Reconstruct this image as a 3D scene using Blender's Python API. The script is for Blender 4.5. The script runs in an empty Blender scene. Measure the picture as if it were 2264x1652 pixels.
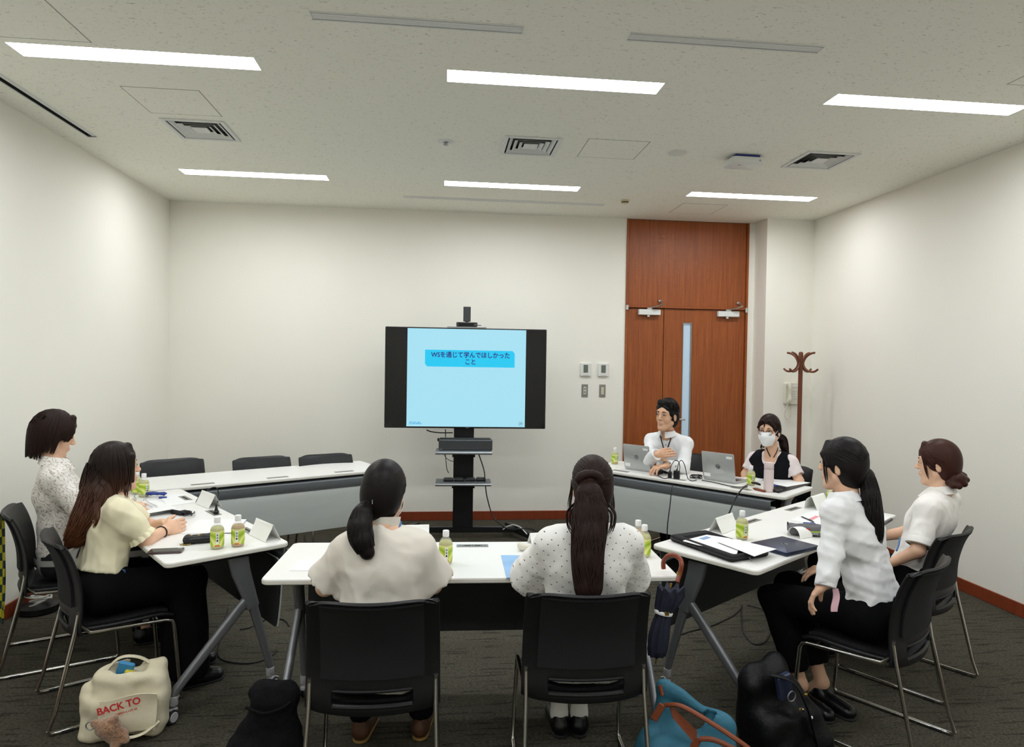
import bpy, math, random
import numpy as np
from mathutils import Vector, Matrix, Euler

SC = bpy.context.scene
COL = SC.collection
random.seed(7)
RNG = np.random.default_rng(7)

# ------------------------------------------------------------------ camera
FOC, YAW, PIT, ROL, EYE = 1480.0, 0.10743, -0.01775, 0.01583, 1.755
FW, FH = 2264, 1652
_cy, _sy, _cp, _sp = math.cos(YAW), math.sin(YAW), math.cos(PIT), math.sin(PIT)
CF = np.array([_sy * _cp, _cy * _cp, _sp])
_r = np.array([_cy, -_sy, 0.0])
_u = np.cross(_r, CF)
CR = math.cos(ROL) * _r + math.sin(ROL) * _u
CU = -math.sin(ROL) * _r + math.cos(ROL) * _u
C0 = np.array([0, 0, EYE])
cam = bpy.data.cameras.new('camera')
cam.sensor_fit = 'HORIZONTAL'
cam.sensor_width = 36.0
cam.lens = 36.0 * FOC / FW
cam.clip_start = 0.05
cam.clip_end = 60
camo = bpy.data.objects.new('camera', cam)
COL.objects.link(camo)
camo.matrix_world = Matrix((
    (CR[0], CU[0], -CF[0], 0), (CR[1], CU[1], -CF[1], 0), (CR[2], CU[2], -CF[2], EYE), (0, 0, 0, 1)))
SC.camera = camo

# ------------------------------------------------------------------ world, exposure, lights
LAMP_STRENGTH = 36.0
w = bpy.data.worlds.new('world')
SC.world = w
w.use_nodes = True
w.node_tree.nodes['Background'].inputs[0].default_value = (0.8, 0.85, 0.9, 1)
w.node_tree.nodes['Background'].inputs[1].default_value = 0.02
SC.view_settings.view_transform = 'Standard'
SC.view_settings.look = 'None'
SC.view_settings.exposure = 0.0
SC.view_settings.gamma = 1.0
SC.view_settings.use_curve_mapping = False
try:
    SC.cycles.use_denoising = True
    SC.cycles.max_bounces = 6
    SC.cycles.glossy_bounces = 3
    SC.cycles.transmission_bounces = 4
    SC.cycles.use_adaptive_sampling = True
    SC.cycles.adaptive_threshold = 0.05
    SC.cycles.adaptive_min_samples = 12
    SC.cycles.diffuse_bounces = 4
    SC.cycles.sample_clamp_indirect = 6.0
    SC.cycles.caustics_reflective = False
    SC.cycles.caustics_refractive = False
except Exception:
    pass

# room: x -2.83..4.127, back wall y 7.365, pillar y 7.08, ceiling z 3.38
XL, XR, YB, YP, YN, ZC = -2.83, 4.127, 7.365, 7.08, -2.2, 3.38
TZ = 0.79          # table top height


def P(px, py, d):
    """a point of the room that the photograph shows at pixel (px, py), d metres in front of the lens"""
    v = C0 + d * (CF + CR * (px - FW / 2) / FOC - CU * (py - FH / 2) / FOC)
    return v


def onz(px, py, z):
    d = CF + CR * (px - FW / 2) / FOC - CU * (py - FH / 2) / FOC
    return C0 + d * (z - EYE) / d[2]


def ony(px, py, y):
    d = CF + CR * (px - FW / 2) / FOC - CU * (py - FH / 2) / FOC
    return C0 + d * y / d[1]


# ------------------------------------------------------------------ materials
def srgb(r, g, b):
    f = lambda c: ((c / 255 + 0.055) / 1.055) ** 2.4 if c > 10 else c / 255 / 12.92
    return (f(r), f(g), f(b), 1.0)


MATS = {}


def mat(name, col, rough=0.6, metal=0.0, spec=0.5, noise=None, bump=None, emit=None, trans=0.0, coat=0.0, sheen=0.0, ior=1.45, alpha=1.0, sub=0.0):
    """col is sRGB 0-255. noise=(scale, amount[, stretch vec]); bump=(scale, strength, dist[, stretch])"""
    m = bpy.data.materials.new(name)
    m.use_nodes = True
    nt = m.node_tree
    N, L = nt.nodes, nt.links
    b = N['Principled BSDF']
    c = srgb(*col)
    b.inputs['Base Color'].default_value = c
    b.inputs['Roughness'].default_value = rough
    b.inputs['Metallic'].default_value = metal
    b.inputs['Specular IOR Level'].default_value = spec
    b.inputs['IOR'].default_value = ior
    b.inputs['Transmission Weight'].default_value = trans
    b.inputs['Coat Weight'].default_value = coat
    b.inputs['Sheen Weight'].default_value = sheen
    b.inputs['Alpha'].default_value = alpha
    if sub:
        b.inputs['Subsurface Weight'].default_value = sub
        b.inputs['Subsurface Radius'].default_value = (0.02, 0.008, 0.004)
        b.inputs['Subsurface Scale'].default_value = 0.4
    if emit:
        b.inputs['Emission Color'].default_value = srgb(*emit[0])
        b.inputs['Emission Strength'].default_value = emit[1]

    def tex(scale, stretch, detail=4.0):
        tc = N.new('ShaderNodeTexCoord')
        mp = N.new('ShaderNodeMapping')
        mp.inputs['Scale'].default_value = stretch
        L.new(tc.outputs['Object'], mp.inputs['Vector'])
        n = N.new('ShaderNodeTexNoise')
        n.inputs['Scale'].default_value = scale
        n.inputs['Detail'].default_value = detail
        L.new(mp.outputs['Vector'], n.inputs['Vector'])
        return n
    if noise:
        st = noise[2] if len(noise) > 2 else (1, 1, 1)
        n = tex(noise[0], st)
        r = N.new('ShaderNodeValToRGB')
        a = noise[1]
        r.color_ramp.elements[0].position = 0.3
        r.color_ramp.elements[1].position = 0.7
        r.color_ramp.elements[0].color = tuple(max(0, x * (1 - a)) for x in c[:3]) + (1,)
        r.color_ramp.elements[1].color = tuple(min(1, x * (1 + a)) for x in c[:3]) + (1,)
        L.new(n.outputs['Fac'], r.inputs['Fac'])
        L.new(r.outputs['Color'], b.inputs['Base Color'])
    if bump:
        st = bump[3] if len(bump) > 3 else (1, 1, 1)
        n = tex(bump[0], st)
        bp = N.new('ShaderNodeBump')
        bp.inputs['Strength'].default_value = bump[1]
        bp.inputs['Distance'].default_value = bump[2]
        L.new(n.outputs['Fac'], bp.inputs['Height'])
        L.new(bp.outputs['Normal'], b.inputs['Normal'])
    MATS[name] = m
    return m


def nodes_of(m):
    return m.node_tree.nodes, m.node_tree.links, m.node_tree.nodes['Principled BSDF']


mat('wall', (243, 240, 229), 0.75, bump=(260, 0.12, 0.002), noise=(1.3, 0.012))
mat('ceiling', (247, 246, 234), 0.85)
mat('ceiling_panel', (226, 225, 216), 0.85)
mat('paint_white', (226, 226, 222), 0.45)
mat('vent_white', (226, 227, 224), 0.5)
mat('dark_gap', (52, 52, 48), 0.8)
mat('black_plastic', (16, 16, 18), 0.45, bump=(500, 0.15, 0.001))
mat('black_mesh', (18, 18, 20), 0.8, bump=(900, 0.4, 0.002))
mat('dark_grey_plastic', (62, 64, 66), 0.5, bump=(600, 0.12, 0.001))
mat('black_gloss', (6, 6, 9), 0.09, spec=0.6)
mat('black_satin', (17, 18, 20), 0.38)
mat('chrome', (198, 196, 190), 0.16, metal=1.0)
mat('alu', (158, 160, 162), 0.34, metal=0.75, noise=(30, 0.04))
mat('grey_leg', (132, 134, 137), 0.38, metal=0.55)
mat('white_top', (236, 235, 230), 0.38, noise=(2.0, 0.008))
mat('top_edge', (222, 219, 208), 0.45)
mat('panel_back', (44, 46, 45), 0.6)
mat('panel_grey', (190, 195, 192), 0.55, noise=(3, 0.03, (1, 1, 4)))
mat('panel_dark', (108, 112, 115), 0.5)
mat('caster_grey', (176, 177, 178), 0.5)
mat('rubber', (28, 28, 29), 0.7)
mat('paper', (238, 238, 236), 0.8, noise=(6, 0.01))
mat('paper_card', (243, 243, 238), 0.75)
mat('ink_black', (20, 20, 22), 0.7)
mat('ink_grey', (150, 150, 150), 0.8)
mat('ink_red', (190, 45, 50), 0.7)
mat('ink_pink', (226, 150, 155), 0.8)
mat('silver_laptop', (188, 189, 187), 0.34, metal=0.5, noise=(300, 0.03))
mat('navy_laptop', (52, 60, 84), 0.34, metal=0.3, noise=(40, 0.04))
mat('laptop_dark', (40, 42, 46), 0.5)
mat('cord_black', (18, 18, 19), 0.5)
mat('cord_white', (226, 226, 218), 0.5)
mat('plate_grey', (140, 139, 132), 0.4, metal=0.3)
mat('lcd_green', (104, 114, 98), 0.35)
mat('phone_ivory', (221, 217, 200), 0.45)
mat('rack_wood', (112, 62, 38), 0.36, noise=(10, 0.16, (8, 8, 0.7)))
mat('umbrella_handle', (132, 62, 38), 0.32, noise=(20, 0.15))
mat('umbrella_cloth', (24, 27, 44), 0.7, bump=(80, 0.3, 0.004, (1, 1, 0.1)))
mat('brass', (170, 140, 70), 0.3, metal=0.9)
mat('canvas', (216, 207, 180), 0.9, bump=(380, 0.35, 0.002), noise=(12, 0.05))
mat('plush', (158, 117, 84), 0.95, sheen=0.6, bump=(130, 1.0, 0.012), noise=(60, 0.12))
mat('black_cloth', (13, 13, 15), 0.9, spec=0.2, bump=(60, 0.5, 0.008))
mat('black_leather', (13, 13, 15), 0.5, spec=0.3, bump=(70, 0.4, 0.006))
mat('teal_cloth', (50, 108, 130), 0.66, noise=(14, 0.06), bump=(26, 0.35, 0.008))
mat('tan_leather', (124, 60, 30), 0.48, noise=(30, 0.1))
mat('pink_steel', (222, 205, 203), 0.35)
mat('clear_plastic', (250, 252, 252), 0.05, alpha=0.22)
mat('tea', (206, 202, 96), 0.15, trans=0.25, ior=1.3)
mat('tea_brown', (198, 156, 62), 0.15, trans=0.25, ior=1.3)
mat('bottle_cap', (240, 240, 238), 0.4)
mat('lamp', (255, 255, 255), 0.5, emit=((246, 250, 255), LAMP_STRENGTH))
mat('blue_plastic', (44, 62, 140), 0.35)
mat('folder_blue', (150, 184, 224), 0.22, noise=(9, 0.08))
mat('lilac', (190, 196, 222), 0.35)
mat('pouch_black', (24, 24, 25), 0.6, bump=(120, 0.6, 0.004))
mat('phone_glass', (76, 62, 60), 0.15)
mat('grey_pouch', (104, 102, 106), 0.75, noise=(14, 0.12), bump=(160, 0.4, 0.003))
mat('door_handle', (196, 194, 188), 0.3, metal=0.9)
mat('frost_glass', (176, 196, 212), 0.35, emit=((190, 212, 230), 0.28))  # faint emission imitates light behind the pane, no lamp there
mat('cream_part', (212, 198, 160), 0.6)
MATS['lamp'].cycles.emission_sampling = 'FRONT'
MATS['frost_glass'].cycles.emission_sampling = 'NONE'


def wood_mat(name, c1, c2):
    m = mat(name, c1, 0.42)
    N, L, b = nodes_of(m)
    tc = N.new('ShaderNodeTexCoord')
    mp = N.new('ShaderNodeMapping')
    mp.inputs['Scale'].default_value = (22, 22, 0.55)
    L.new(tc.outputs['Object'], mp.inputs['Vector'])
    n = N.new('ShaderNodeTexNoise')
    n.inputs['Scale'].default_value = 3.2
    n.inputs['Detail'].default_value = 8
    n.inputs['Roughness'].default_value = 0.65
    L.new(mp.outputs['Vector'], n.inputs['Vector'])
    r = N.new('ShaderNodeValToRGB')
    r.color_ramp.elements[0].position = 0.32
    r.color_ramp.elements[1].position = 0.72
    r.color_ramp.elements[0].color = srgb(*c1)
    r.color_ramp.elements[1].color = srgb(*c2)
    L.new(n.outputs['Fac'], r.inputs['Fac'])
    L.new(r.outputs['Color'], b.inputs['Base Color'])
    return m


wood_mat('door_wood', (130, 64, 24), (166, 90, 38))
wood_mat('base_wood', (122, 52, 26), (140, 64, 34))


def ceiling_marks():
    # mineral-fibre ceiling: short dark fissures scattered over off-white board
    m = MATS['ceiling']
    N, L, b = nodes_of(m)
    tc = N.new('ShaderNodeTexCoord')
    mp = N.new('ShaderNodeMapping')
    mp.inputs['Scale'].default_value = (38, 105, 38)
    L.new(tc.outputs['Object'], mp.inputs['Vector'])
    n = N.new('ShaderNodeTexNoise')
    n.inputs['Scale'].default_value = 1.0
    n.inputs['Detail'].default_value = 3
    n.inputs['Roughness'].default_value = 0.7
    n.inputs['Distortion'].default_value = 0.6
    L.new(mp.outputs['Vector'], n.inputs['Vector'])
    r = N.new('ShaderNodeValToRGB')
    r.color_ramp.elements[0].position = 0.615
    r.color_ramp.elements[1].position = 0.69
    r.color_ramp.elements[0].color = srgb(247, 246, 234)
    r.color_ramp.elements[1].color = srgb(182, 180, 168)
    L.new(n.outputs['Fac'], r.inputs['Fac'])
    L.new(r.outputs['Color'], b.inputs['Base Color'])
    bp = N.new('ShaderNodeBump')
    bp.inputs['Strength'].default_value = 0.3
    bp.inputs['Distance'].default_value = 0.004
    bp.invert = True
    L.new(n.outputs['Fac'], bp.inputs['Height'])
    L.new(bp.outputs['Normal'], b.inputs['Normal'])


ceiling_marks()


def carpet():
    m = mat('carpet', (70, 68, 58), 0.95, spec=0.1)
    N, L, b = nodes_of(m)
    tc = N.new('ShaderNodeTexCoord')
    mp = N.new('ShaderNodeMapping')
    mp.inputs['Scale'].default_value = (60, 150, 60)
    L.new(tc.outputs['Object'], mp.inputs['Vector'])
    n = N.new('ShaderNodeTexNoise')
    n.inputs['Scale'].default_value = 1.0
    n.inputs['Detail'].default_value = 5
    n.inputs['Roughness'].default_value = 0.75
    L.new(mp.outputs['Vector'], n.inputs['Vector'])
    r = N.new('ShaderNodeValToRGB')
    r.color_ramp.elements[0].position = 0.34
    r.color_ramp.elements[1].position = 0.68
    r.color_ramp.elements[0].color = srgb(43, 41, 35)
    r.color_ramp.elements[1].color = srgb(101, 97, 83)
    L.new(n.outputs['Fac'], r.inputs['Fac'])
    # dark woven lines running across the room
    mp2 = N.new('ShaderNodeMapping')
    mp2.inputs['Scale'].default_value = (0.9, 8.2, 1)
    L.new(tc.outputs['Object'], mp2.inputs['Vector'])
    n2 = N.new('ShaderNodeTexNoise')
    n2.inputs['Scale'].default_value = 5.0
    n2.inputs['Detail'].default_value = 2
    L.new(mp2.outputs['Vector'], n2.inputs['Vector'])
    r2 = N.new('ShaderNodeValToRGB')
    r2.color_ramp.elements[0].position = 0.36
    r2.color_ramp.elements[1].position = 0.44
    r2.color_ramp.elements[0].color = (0.55, 0.55, 0.55, 1)
    r2.color_ramp.elements[1].color = (1, 1, 1, 1)
    L.new(n2.outputs['Fac'], r2.inputs['Fac'])
    mx = N.new('ShaderNodeMix')
    mx.data_type = 'RGBA'
    mx.blend_type = 'MULTIPLY'
    mx.inputs[0].default_value = 1.0
    L.new(r.outputs['Color'], mx.inputs[6])
    L.new(r2.outputs['Color'], mx.inputs[7])
    L.new(mx.outputs[2], b.inputs['Base Color'])
    bp = N.new('ShaderNodeBump')
    bp.inputs['Strength'].default_value = 0.6
    bp.inputs['Distance'].default_value = 0.006
    L.new(n.outputs['Fac'], bp.inputs['Height'])
    L.new(bp.outputs['Normal'], b.inputs['Normal'])


carpet()


# ------------------------------------------------------------------ mesh building
def rot(ax=0, ay=0, az=0):
    return np.array(Euler((ax, ay, az)).to_matrix())


class MB:
    def __init__(s):
        s.v = []
        s.f = []
        s.m = []
        s.mats = []

    def add(s, vs, fs, mi=0):
        o = len(s.v)
        s.v.extend([tuple(map(float, p)) for p in vs])
        s.f.extend([tuple(i + o for i in f) for f in fs])
        s.m.extend([mi] * len(fs))
        return s

    def box(s, c, size, R=None, mi=0):
        x, y, z = [q / 2 for q in size]
        vs = np.array([(-x, -y, -z), (x, -y, -z), (x, y, -z), (-x, y, -z), (-x, -y, z), (x, -y, z), (x, y, z), (-x, y, z)])
        if R is not None:
            vs = vs @ np.asarray(R).T
        return s.add(vs + np.array(c), [(0, 3, 2, 1), (4, 5, 6, 7), (0, 1, 5, 4), (1, 2, 6, 5), (2, 3, 7, 6), (3, 0, 4, 7)], mi)

    def bbox(s, c, size, b=0.004, R=None, mi=0):
        """box with chamfered edges"""
        x, y, z = [q / 2 for q in size]
        b = min(b, x * .95, y * .95, z * .95)
        vs = []
        for sx in (-1, 1):
            for sy in (-1, 1):
                for sz in (-1, 1):
                    vs += [(sx * x, sy * (y - b), sz * (z - b)), (sx * (x - b), sy * y, sz * (z - b)), (sx * (x - b), sy * (y - b), sz * z)]
        vs = np.array(vs)
        idx = {}
        k = 0
        for sx in (-1, 1):
            for sy in (-1, 1):
                for sz in (-1, 1):
                    for a in range(3):
                        idx[(sx, sy, sz, a)] = k
                        k += 1
        fs = []
        for q in (-1, 1):
            fs.append([idx[(q, a, c2, 0)] for a, c2 in ((-1, -1), (1, -1), (1, 1), (-1, 1))])
            fs.append([idx[(a, q, c2, 1)] for a, c2 in ((-1, -1), (1, -1), (1, 1), (-1, 1))])
            fs.append([idx[(a, c2, q, 2)] for a, c2 in ((-1, -1), (1, -1), (1, 1), (-1, 1))])
        for a in (-1, 1):
            for c2 in (-1, 1):
                fs.append([idx[(a, c2, -1, 0)], idx[(a, c2, -1, 1)], idx[(a, c2, 1, 1)], idx[(a, c2, 1, 0)]])
                fs.append([idx[(a, -1, c2, 0)], idx[(a, -1, c2, 2)], idx[(a, 1, c2, 2)], idx[(a, 1, c2, 0)]])
                fs.append([idx[(-1, a, c2, 1)], idx[(-1, a, c2, 2)], idx[(1, a, c2, 2)], idx[(1, a, c2, 1)]])
        for sx in (-1, 1):
            for sy in (-1, 1):
                for sz in (-1, 1):
                    fs.append([idx[(sx, sy, sz, a)] for a in range(3)])
        # orient outward
        out = []
        for f in fs:
            p = vs[f]
            n = np.cross(p[1] - p[0], p[2] - p[0])
            out.append(f if np.dot(n, p.mean(0)) > 0 else f[::-1])
        if R is not None:
            vs = vs @ np.asarray(R).T
        return s.add(vs + np.array(c), out, mi)

    def loft(s, rings, cap0=True, cap1=True, closed=True, mi=0):
        n = len(rings[0])
        vs = [p for r in rings for p in r]
        fs = []
        for i in range(len(rings) - 1):
            for j in range(n if closed else n - 1):
                a, b2 = i * n + j, i * n + (j + 1) % n
                fs.append((a, b2, b2 + n, a + n))
        if cap0:
            fs.append(tuple(range(n))[::-1])
        if cap1:
            fs.append(tuple(range((len(rings) - 1) * n, len(rings) * n)))
        return s.add(vs, fs, mi)

    def tube(s, pts, r, n=8, closed=False, mi=0, flat=None, caps=True):
        """tube along pts; r scalar or list; flat=(scale along normal) for oval"""
        pts = [np.array(p, float) for p in pts]
        m = len(pts)
        rr = [r] * m if np.isscalar(r) else list(r)
        rings = []
        prev = None
        for i in range(m):
            if closed:
                t = pts[(i + 1) % m] - pts[i - 1]
            else:
                t = pts[min(i + 1, m - 1)] - pts[max(i - 1, 0)]
            t = t / (np.linalg.norm(t) + 1e-12)
            if prev is None:
                h = np.array([0, 0, 1.0]) if abs(t[2]) < .9 else np.array([1.0, 0, 0])
                a = np.cross(t, h)
            else:
                a = prev - t * np.dot(prev, t)
            a /= np.linalg.norm(a) + 1e-12
            prev = a
            b = np.cross(t, a)
            fl = 1 if flat is None else flat
            rings.append([pts[i] + rr[i] * (math.cos(q) * a + fl * math.sin(q) * b) for q in [2 * math.pi * k / n for k in range(n)]])
        if closed:
            return s.loft(rings + [rings[0]], False, False, mi=mi)
        return s.loft(rings, caps, caps, mi=mi)

    def lathe(s, prof, n=24, c=(0, 0, 0), R=None, mi=0, cap0=True, cap1=True):
        """prof: list of (r, z)"""
        rings = []
        for r, z in prof:
            rg = np.array([(r * math.cos(2 * math.pi * k / n), r * math.sin(2 * math.pi * k / n), z) for k in range(n)])
            if R is not None:
                rg = rg @ np.asarray(R).T
            rings.append(list(rg + np.array(c)))
        return s.loft(rings, cap0, cap1, mi=mi)

    def rslab(s, w, d, r, zs, c=(0, 0, 0), R=None, k=6, mi=0):
        """rounded-rectangle slab; zs: list of (inset, z) from bottom to top"""
        rings = []
        for ins, z in zs:
            rg = np.array([(x, y, z) for x, y in rrect(w - 2 * ins, d - 2 * ins, max(r - ins, .0005), k)])
            if R is not None:
                rg = rg @ np.asarray(R).T
            rings.append(list(rg + np.array(c)))
        return s.loft(rings, mi=mi)

    def shell(s, G, th, mask=None, mi=0):
        """G: (nu, nv, 3) grid of points, thickened by th along its normal; mask (nu-1, nv-1) of kept cells"""
        G = np.asarray(G, float)
        nu, nv, _ = G.shape
        du = np.gradient(G, axis=0)
        dv = np.gradient(G, axis=1)
        nn = np.cross(du, dv)
        nn /= np.linalg.norm(nn, axis=2, keepdims=True) + 1e-12
        th = np.asarray(th) if not np.isscalar(th) else th
        B = G + nn * (th[..., None] if not np.isscalar(th) else th)
        if mask is None:
            mask = np.ones((nu - 1, nv - 1), bool)
        vs = np.concatenate([G.reshape(-1, 3), B.reshape(-1, 3)])
        o = nu * nv
        ix = lambda i, j: i * nv + j
        fs = []
        ed = {}
        for i in range(nu - 1):
            for j in range(nv - 1):
                if not mask[i, j]:
                    continue
                q = [ix(i, j), ix(i, j + 1), ix(i + 1, j + 1), ix(i + 1, j)]
                fs.append(tuple(q))
                fs.append(tuple(x + o for x in q[::-1]))
                for a, b in zip(q, q[1:] + q[:1]):
                    if (b, a) in ed:
                        del ed[(b, a)]
                    else:
                        ed[(a, b)] = 1
        for a, b in ed:
            fs.append((b, a, a + o, b + o))
        return s.add(vs, fs, mi)

    def build(s, name, m, parent=None, smooth=True, loc=None, R=None, angle=40):
        me = bpy.data.meshes.new(name)
        me.from_pydata(s.v, [], s.f)
        ms = m if isinstance(m, (list, tuple)) else [m]
        for q in ms:
            me.materials.append(MATS[q] if isinstance(q, str) else q)
        if len(ms) > 1:
            me.polygons.foreach_set('material_index', s.m)
        me.validate()
        fixn(me)
        if smooth:
            me.polygons.foreach_set('use_smooth', [True] * len(me.polygons))
            if angle is not None:
                try:
                    me.set_sharp_from_angle(angle=math.radians(angle))
                except Exception:
                    pass
        me.update()
        return link(name, me, parent, loc)


def fixn(me):
    import bmesh
    bm = bmesh.new()
    bm.from_mesh(me)
    bmesh.ops.recalc_face_normals(bm, faces=bm.faces)
    bm.to_mesh(me)
    bm.free()


def rrect(w, d, r, k=6):
    out = []
    r = min(r, w / 2 - 1e-5, d / 2 - 1e-5)
    for cx, cy, a0 in ((w / 2 - r, d / 2 - r, 0), (-w / 2 + r, d / 2 - r, 90), (-w / 2 + r, -d / 2 + r, 180), (w / 2 - r, -d / 2 + r, 270)):
        for i in range(k + 1):
            a = math.radians(a0 + 90 * i / k)
            out.append((cx + r * math.cos(a), cy + r * math.sin(a)))
    return out


def link(name, data, parent=None, loc=None):
    o = bpy.data.objects.new(name, data)
    COL.objects.link(o)
    if parent is not None:
        o.parent = parent
    if loc is not None:
        o.location = tuple(float(q) for q in loc)
    return o


def tag(o, label, cat, group=None):
    o['label'] = label
    o['category'] = cat
    if group:
        o['group'] = group
    return o


def thing(name, label, cat, loc=(0, 0, 0), rz=0.0, group=None):
    o = link(name, None, None, loc)
    o.empty_display_size = 0.1
    o.rotation_euler = (0, 0, rz)
    return tag(o, label, cat, group)


def struct(o):
    o['kind'] = 'structure'
    return o


def copy_tree(o, parent=None):
    c = o.copy()
    COL.objects.link(c)
    c.parent = parent
    for ch in list(o.children):
        copy_tree(ch, c)
    return c


def smooth_path(pts, n=8, closed=False):
    """Catmull-Rom through pts"""
    pts = [np.array(p, float) for p in pts]
    m = len(pts)
    out = []
    rng = range(m if closed else m - 1)
    for i in rng:
        g = (lambda k: pts[k % m]) if closed else (lambda k: pts[min(max(k, 0), m - 1)])
        p0, p1, p2, p3 = g(i - 1), g(i), g(i + 1), g(i + 2)
        for k in range(n):
            t = k / n
            out.append(.5 * ((2 * p1) + (-p0 + p2) * t + (2 * p0 - 5 * p1 + 4 * p2 - p3) * t * t + (-p0 + 3 * p1 - 3 * p2 + p3) * t ** 3))
    if not closed:
        out.append(pts[-1])
    return out


def text(body, size, m, parent, M, name='lettering', bold=0.0, align='CENTER', extrude=0.0004):
    """flat print; M is a 4x4 local matrix, converted to a mesh"""
    cu = bpy.data.curves.new(name, 'FONT')
    cu.body = body
    cu.size = size
    cu.align_x = align
    cu.align_y = 'CENTER'
    cu.extrude = extrude
    cu.offset = bold
    cu.resolution_u = 3
    o = bpy.data.objects.new(name, cu)
    COL.objects.link(o)
    dg = bpy.context.evaluated_depsgraph_get()
    me = bpy.data.meshes.new_from_object(o.evaluated_get(dg))
    bpy.data.objects.remove(o)
    me.materials.clear()
    me.materials.append(MATS[m])
    r = link(name, me, parent)
    r.matrix_local = M
    return r


def M4(R, loc):
    m = Matrix(np.asarray(R).tolist()).to_4x4()
    m.translation = Vector([float(q) for q in loc])
    return m
mat('duct_grey', (96, 96, 92), .8)
# ================================================================== ROOM
LIGHT_X = [-1.655, 0.645, 2.965]
LIGHT_Y = [6.2, 3.87, 1.54, -0.79]
LW, LD = 1.26, 0.168
DIFF = [(-1.72, 5.04), (0.655, 5.03), (2.955, 5.02)]
DS = 0.425
SLOTS = [(-0.125, 3.285, 1.01, 0.075), (1.415, 3.275, 1.01, 0.075), (0.635, 6.765, 2.03, 0.075), (-2.595, 4.1, 0.075, 2.46)]
HATCH = [(-1.715, 4.52, .455, .435), (1.28, 5.01, .455, .43), (2.65, 6.775, .46, .44), (-2.05, 3.5, .45, .45), (3.42, 3.3, .46, .44)]


def make_ceiling():
    holes = [(x, y, LW, LD) for x in LIGHT_X for y in LIGHT_Y] + [(x, y, DS - .03, DS - .03) for x, y in DIFF] + SLOTS
    xs = sorted(set([XL, XR] + [round(h[0] + s * h[2] / 2, 5) for h in holes for s in (-1, 1)]))
    ys = sorted(set([YN, YB] + [round(h[1] + s * h[3] / 2, 5) for h in holes for s in (-1, 1)]))
    vid = {}
    b = MB()

    def vi(i, j):
        if (i, j) not in vid:
            vid[(i, j)] = len(b.v)
            b.v.append((xs[i], ys[j], ZC))
        return vid[(i, j)]
    for i in range(len(xs) - 1):
        for j in range(len(ys) - 1):
            cx, cy = (xs[i] + xs[i + 1]) / 2, (ys[j] + ys[j + 1]) / 2
            if any(abs(cx - h[0]) < h[2] / 2 and abs(cy - h[1]) < h[3] / 2 for h in holes):
                continue
            b.f.append((vi(i, j), vi(i, j + 1), vi(i + 1, j + 1), vi(i + 1, j)))
            b.m.append(0)
    me = bpy.data.meshes.new('ceiling')
    me.from_pydata(b.v, [], b.f)
    me.materials.append(MATS['ceiling'])
    o = struct(link('ceiling', me))
    # slab above closes the plenum
    MB().box(((XL + XR) / 2, (YN + YB) / 2, ZC + .16), (XR - XL, YB - YN, .02)).build('plenum_slab', 'dark_gap', o, False)
    for h in SLOTS:   # side walls of each slot
        pass
    for k, (x, y, w_, d_) in enumerate(HATCH):
        # removable hatch lids: shadow gap laid on as thin grey strips and a board inside it
        g = MB()
        t = .006
        for q in (-1, 1):
            g.box((x + q * w_ / 2, y, ZC - .0003), (t, d_ + t, .001))
            g.box((x, y + q * d_ / 2, ZC - .0003), (w_ + t, t, .001))
        hf = g.build('hatch_shadow_gap', 'plate_grey', o, False)
        MB().box((x, y, ZC - .0006), (w_ - t, d_ - t, .0012)).build('hatch_lid', 'ceiling', o, False)
    return o


CEIL = make_ceiling()

fl = MB().box(((XL + XR) / 2, (YN + YB) / 2, -.05), (XR - XL + .4, YB - YN + .4, .1)).build('floor', 'carpet', None, False)
struct(fl)
wl = struct(MB().box((XL - .05, (YN + YB) / 2, ZC / 2), (.1, YB - YN, ZC)).build('wall_left', 'wall', None, False))
wr = struct(MB().box((XR + .05, (YN + YB) / 2, ZC / 2), (.1, YB - YN, ZC)).build('wall_right', 'wall', None, False))
wn = struct(MB().box(((XL + XR) / 2, YN - .05, ZC / 2), (XR - XL + .2, .1, ZC)).build('wall_near', 'wall', None, False))
# back wall with the door opening x 2.06..3.505
DX0, DX1 = 2.066, 3.50
PX0 = 3.575           # pillar left face
wb = MB()
wb.box(((XL + DX0) / 2, YB + .05, ZC / 2), (DX0 - XL, .1, ZC))
wb.box(((DX1 + XR) / 2, YB + .05, ZC / 2), (XR - DX1, .1, ZC))
wb = struct(wb.build('wall_back', 'wall', None, False))
pil = struct(MB().box(((PX0 + XR) / 2, (YP + YB) / 2, ZC / 2), (XR - PX0, YB - YP, ZC)).build('wall_pillar', 'wall', None, False))
# baseboards
BH = .098


def base(name, c, size):
    b = MB()
    b.bbox(c, size, .003)
    return struct(b.build(name, 'base_wood', None, False))


base('baseboard_left', (XL + .006, (YN + YB) / 2, BH / 2), (.012, YB - YN, BH))
base('baseboard_right', (XR - .006, (YN + YP) / 2, BH / 2), (.012, YP - YN, BH))
base('baseboard_back', ((XL + DX0) / 2, YB - .006, BH / 2), (DX0 - XL - .02, .012, BH))
base('baseboard_pillar', ((PX0 + XR) / 2, YP - .006, BH / 2), (XR - PX0, .012, BH))


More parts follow.
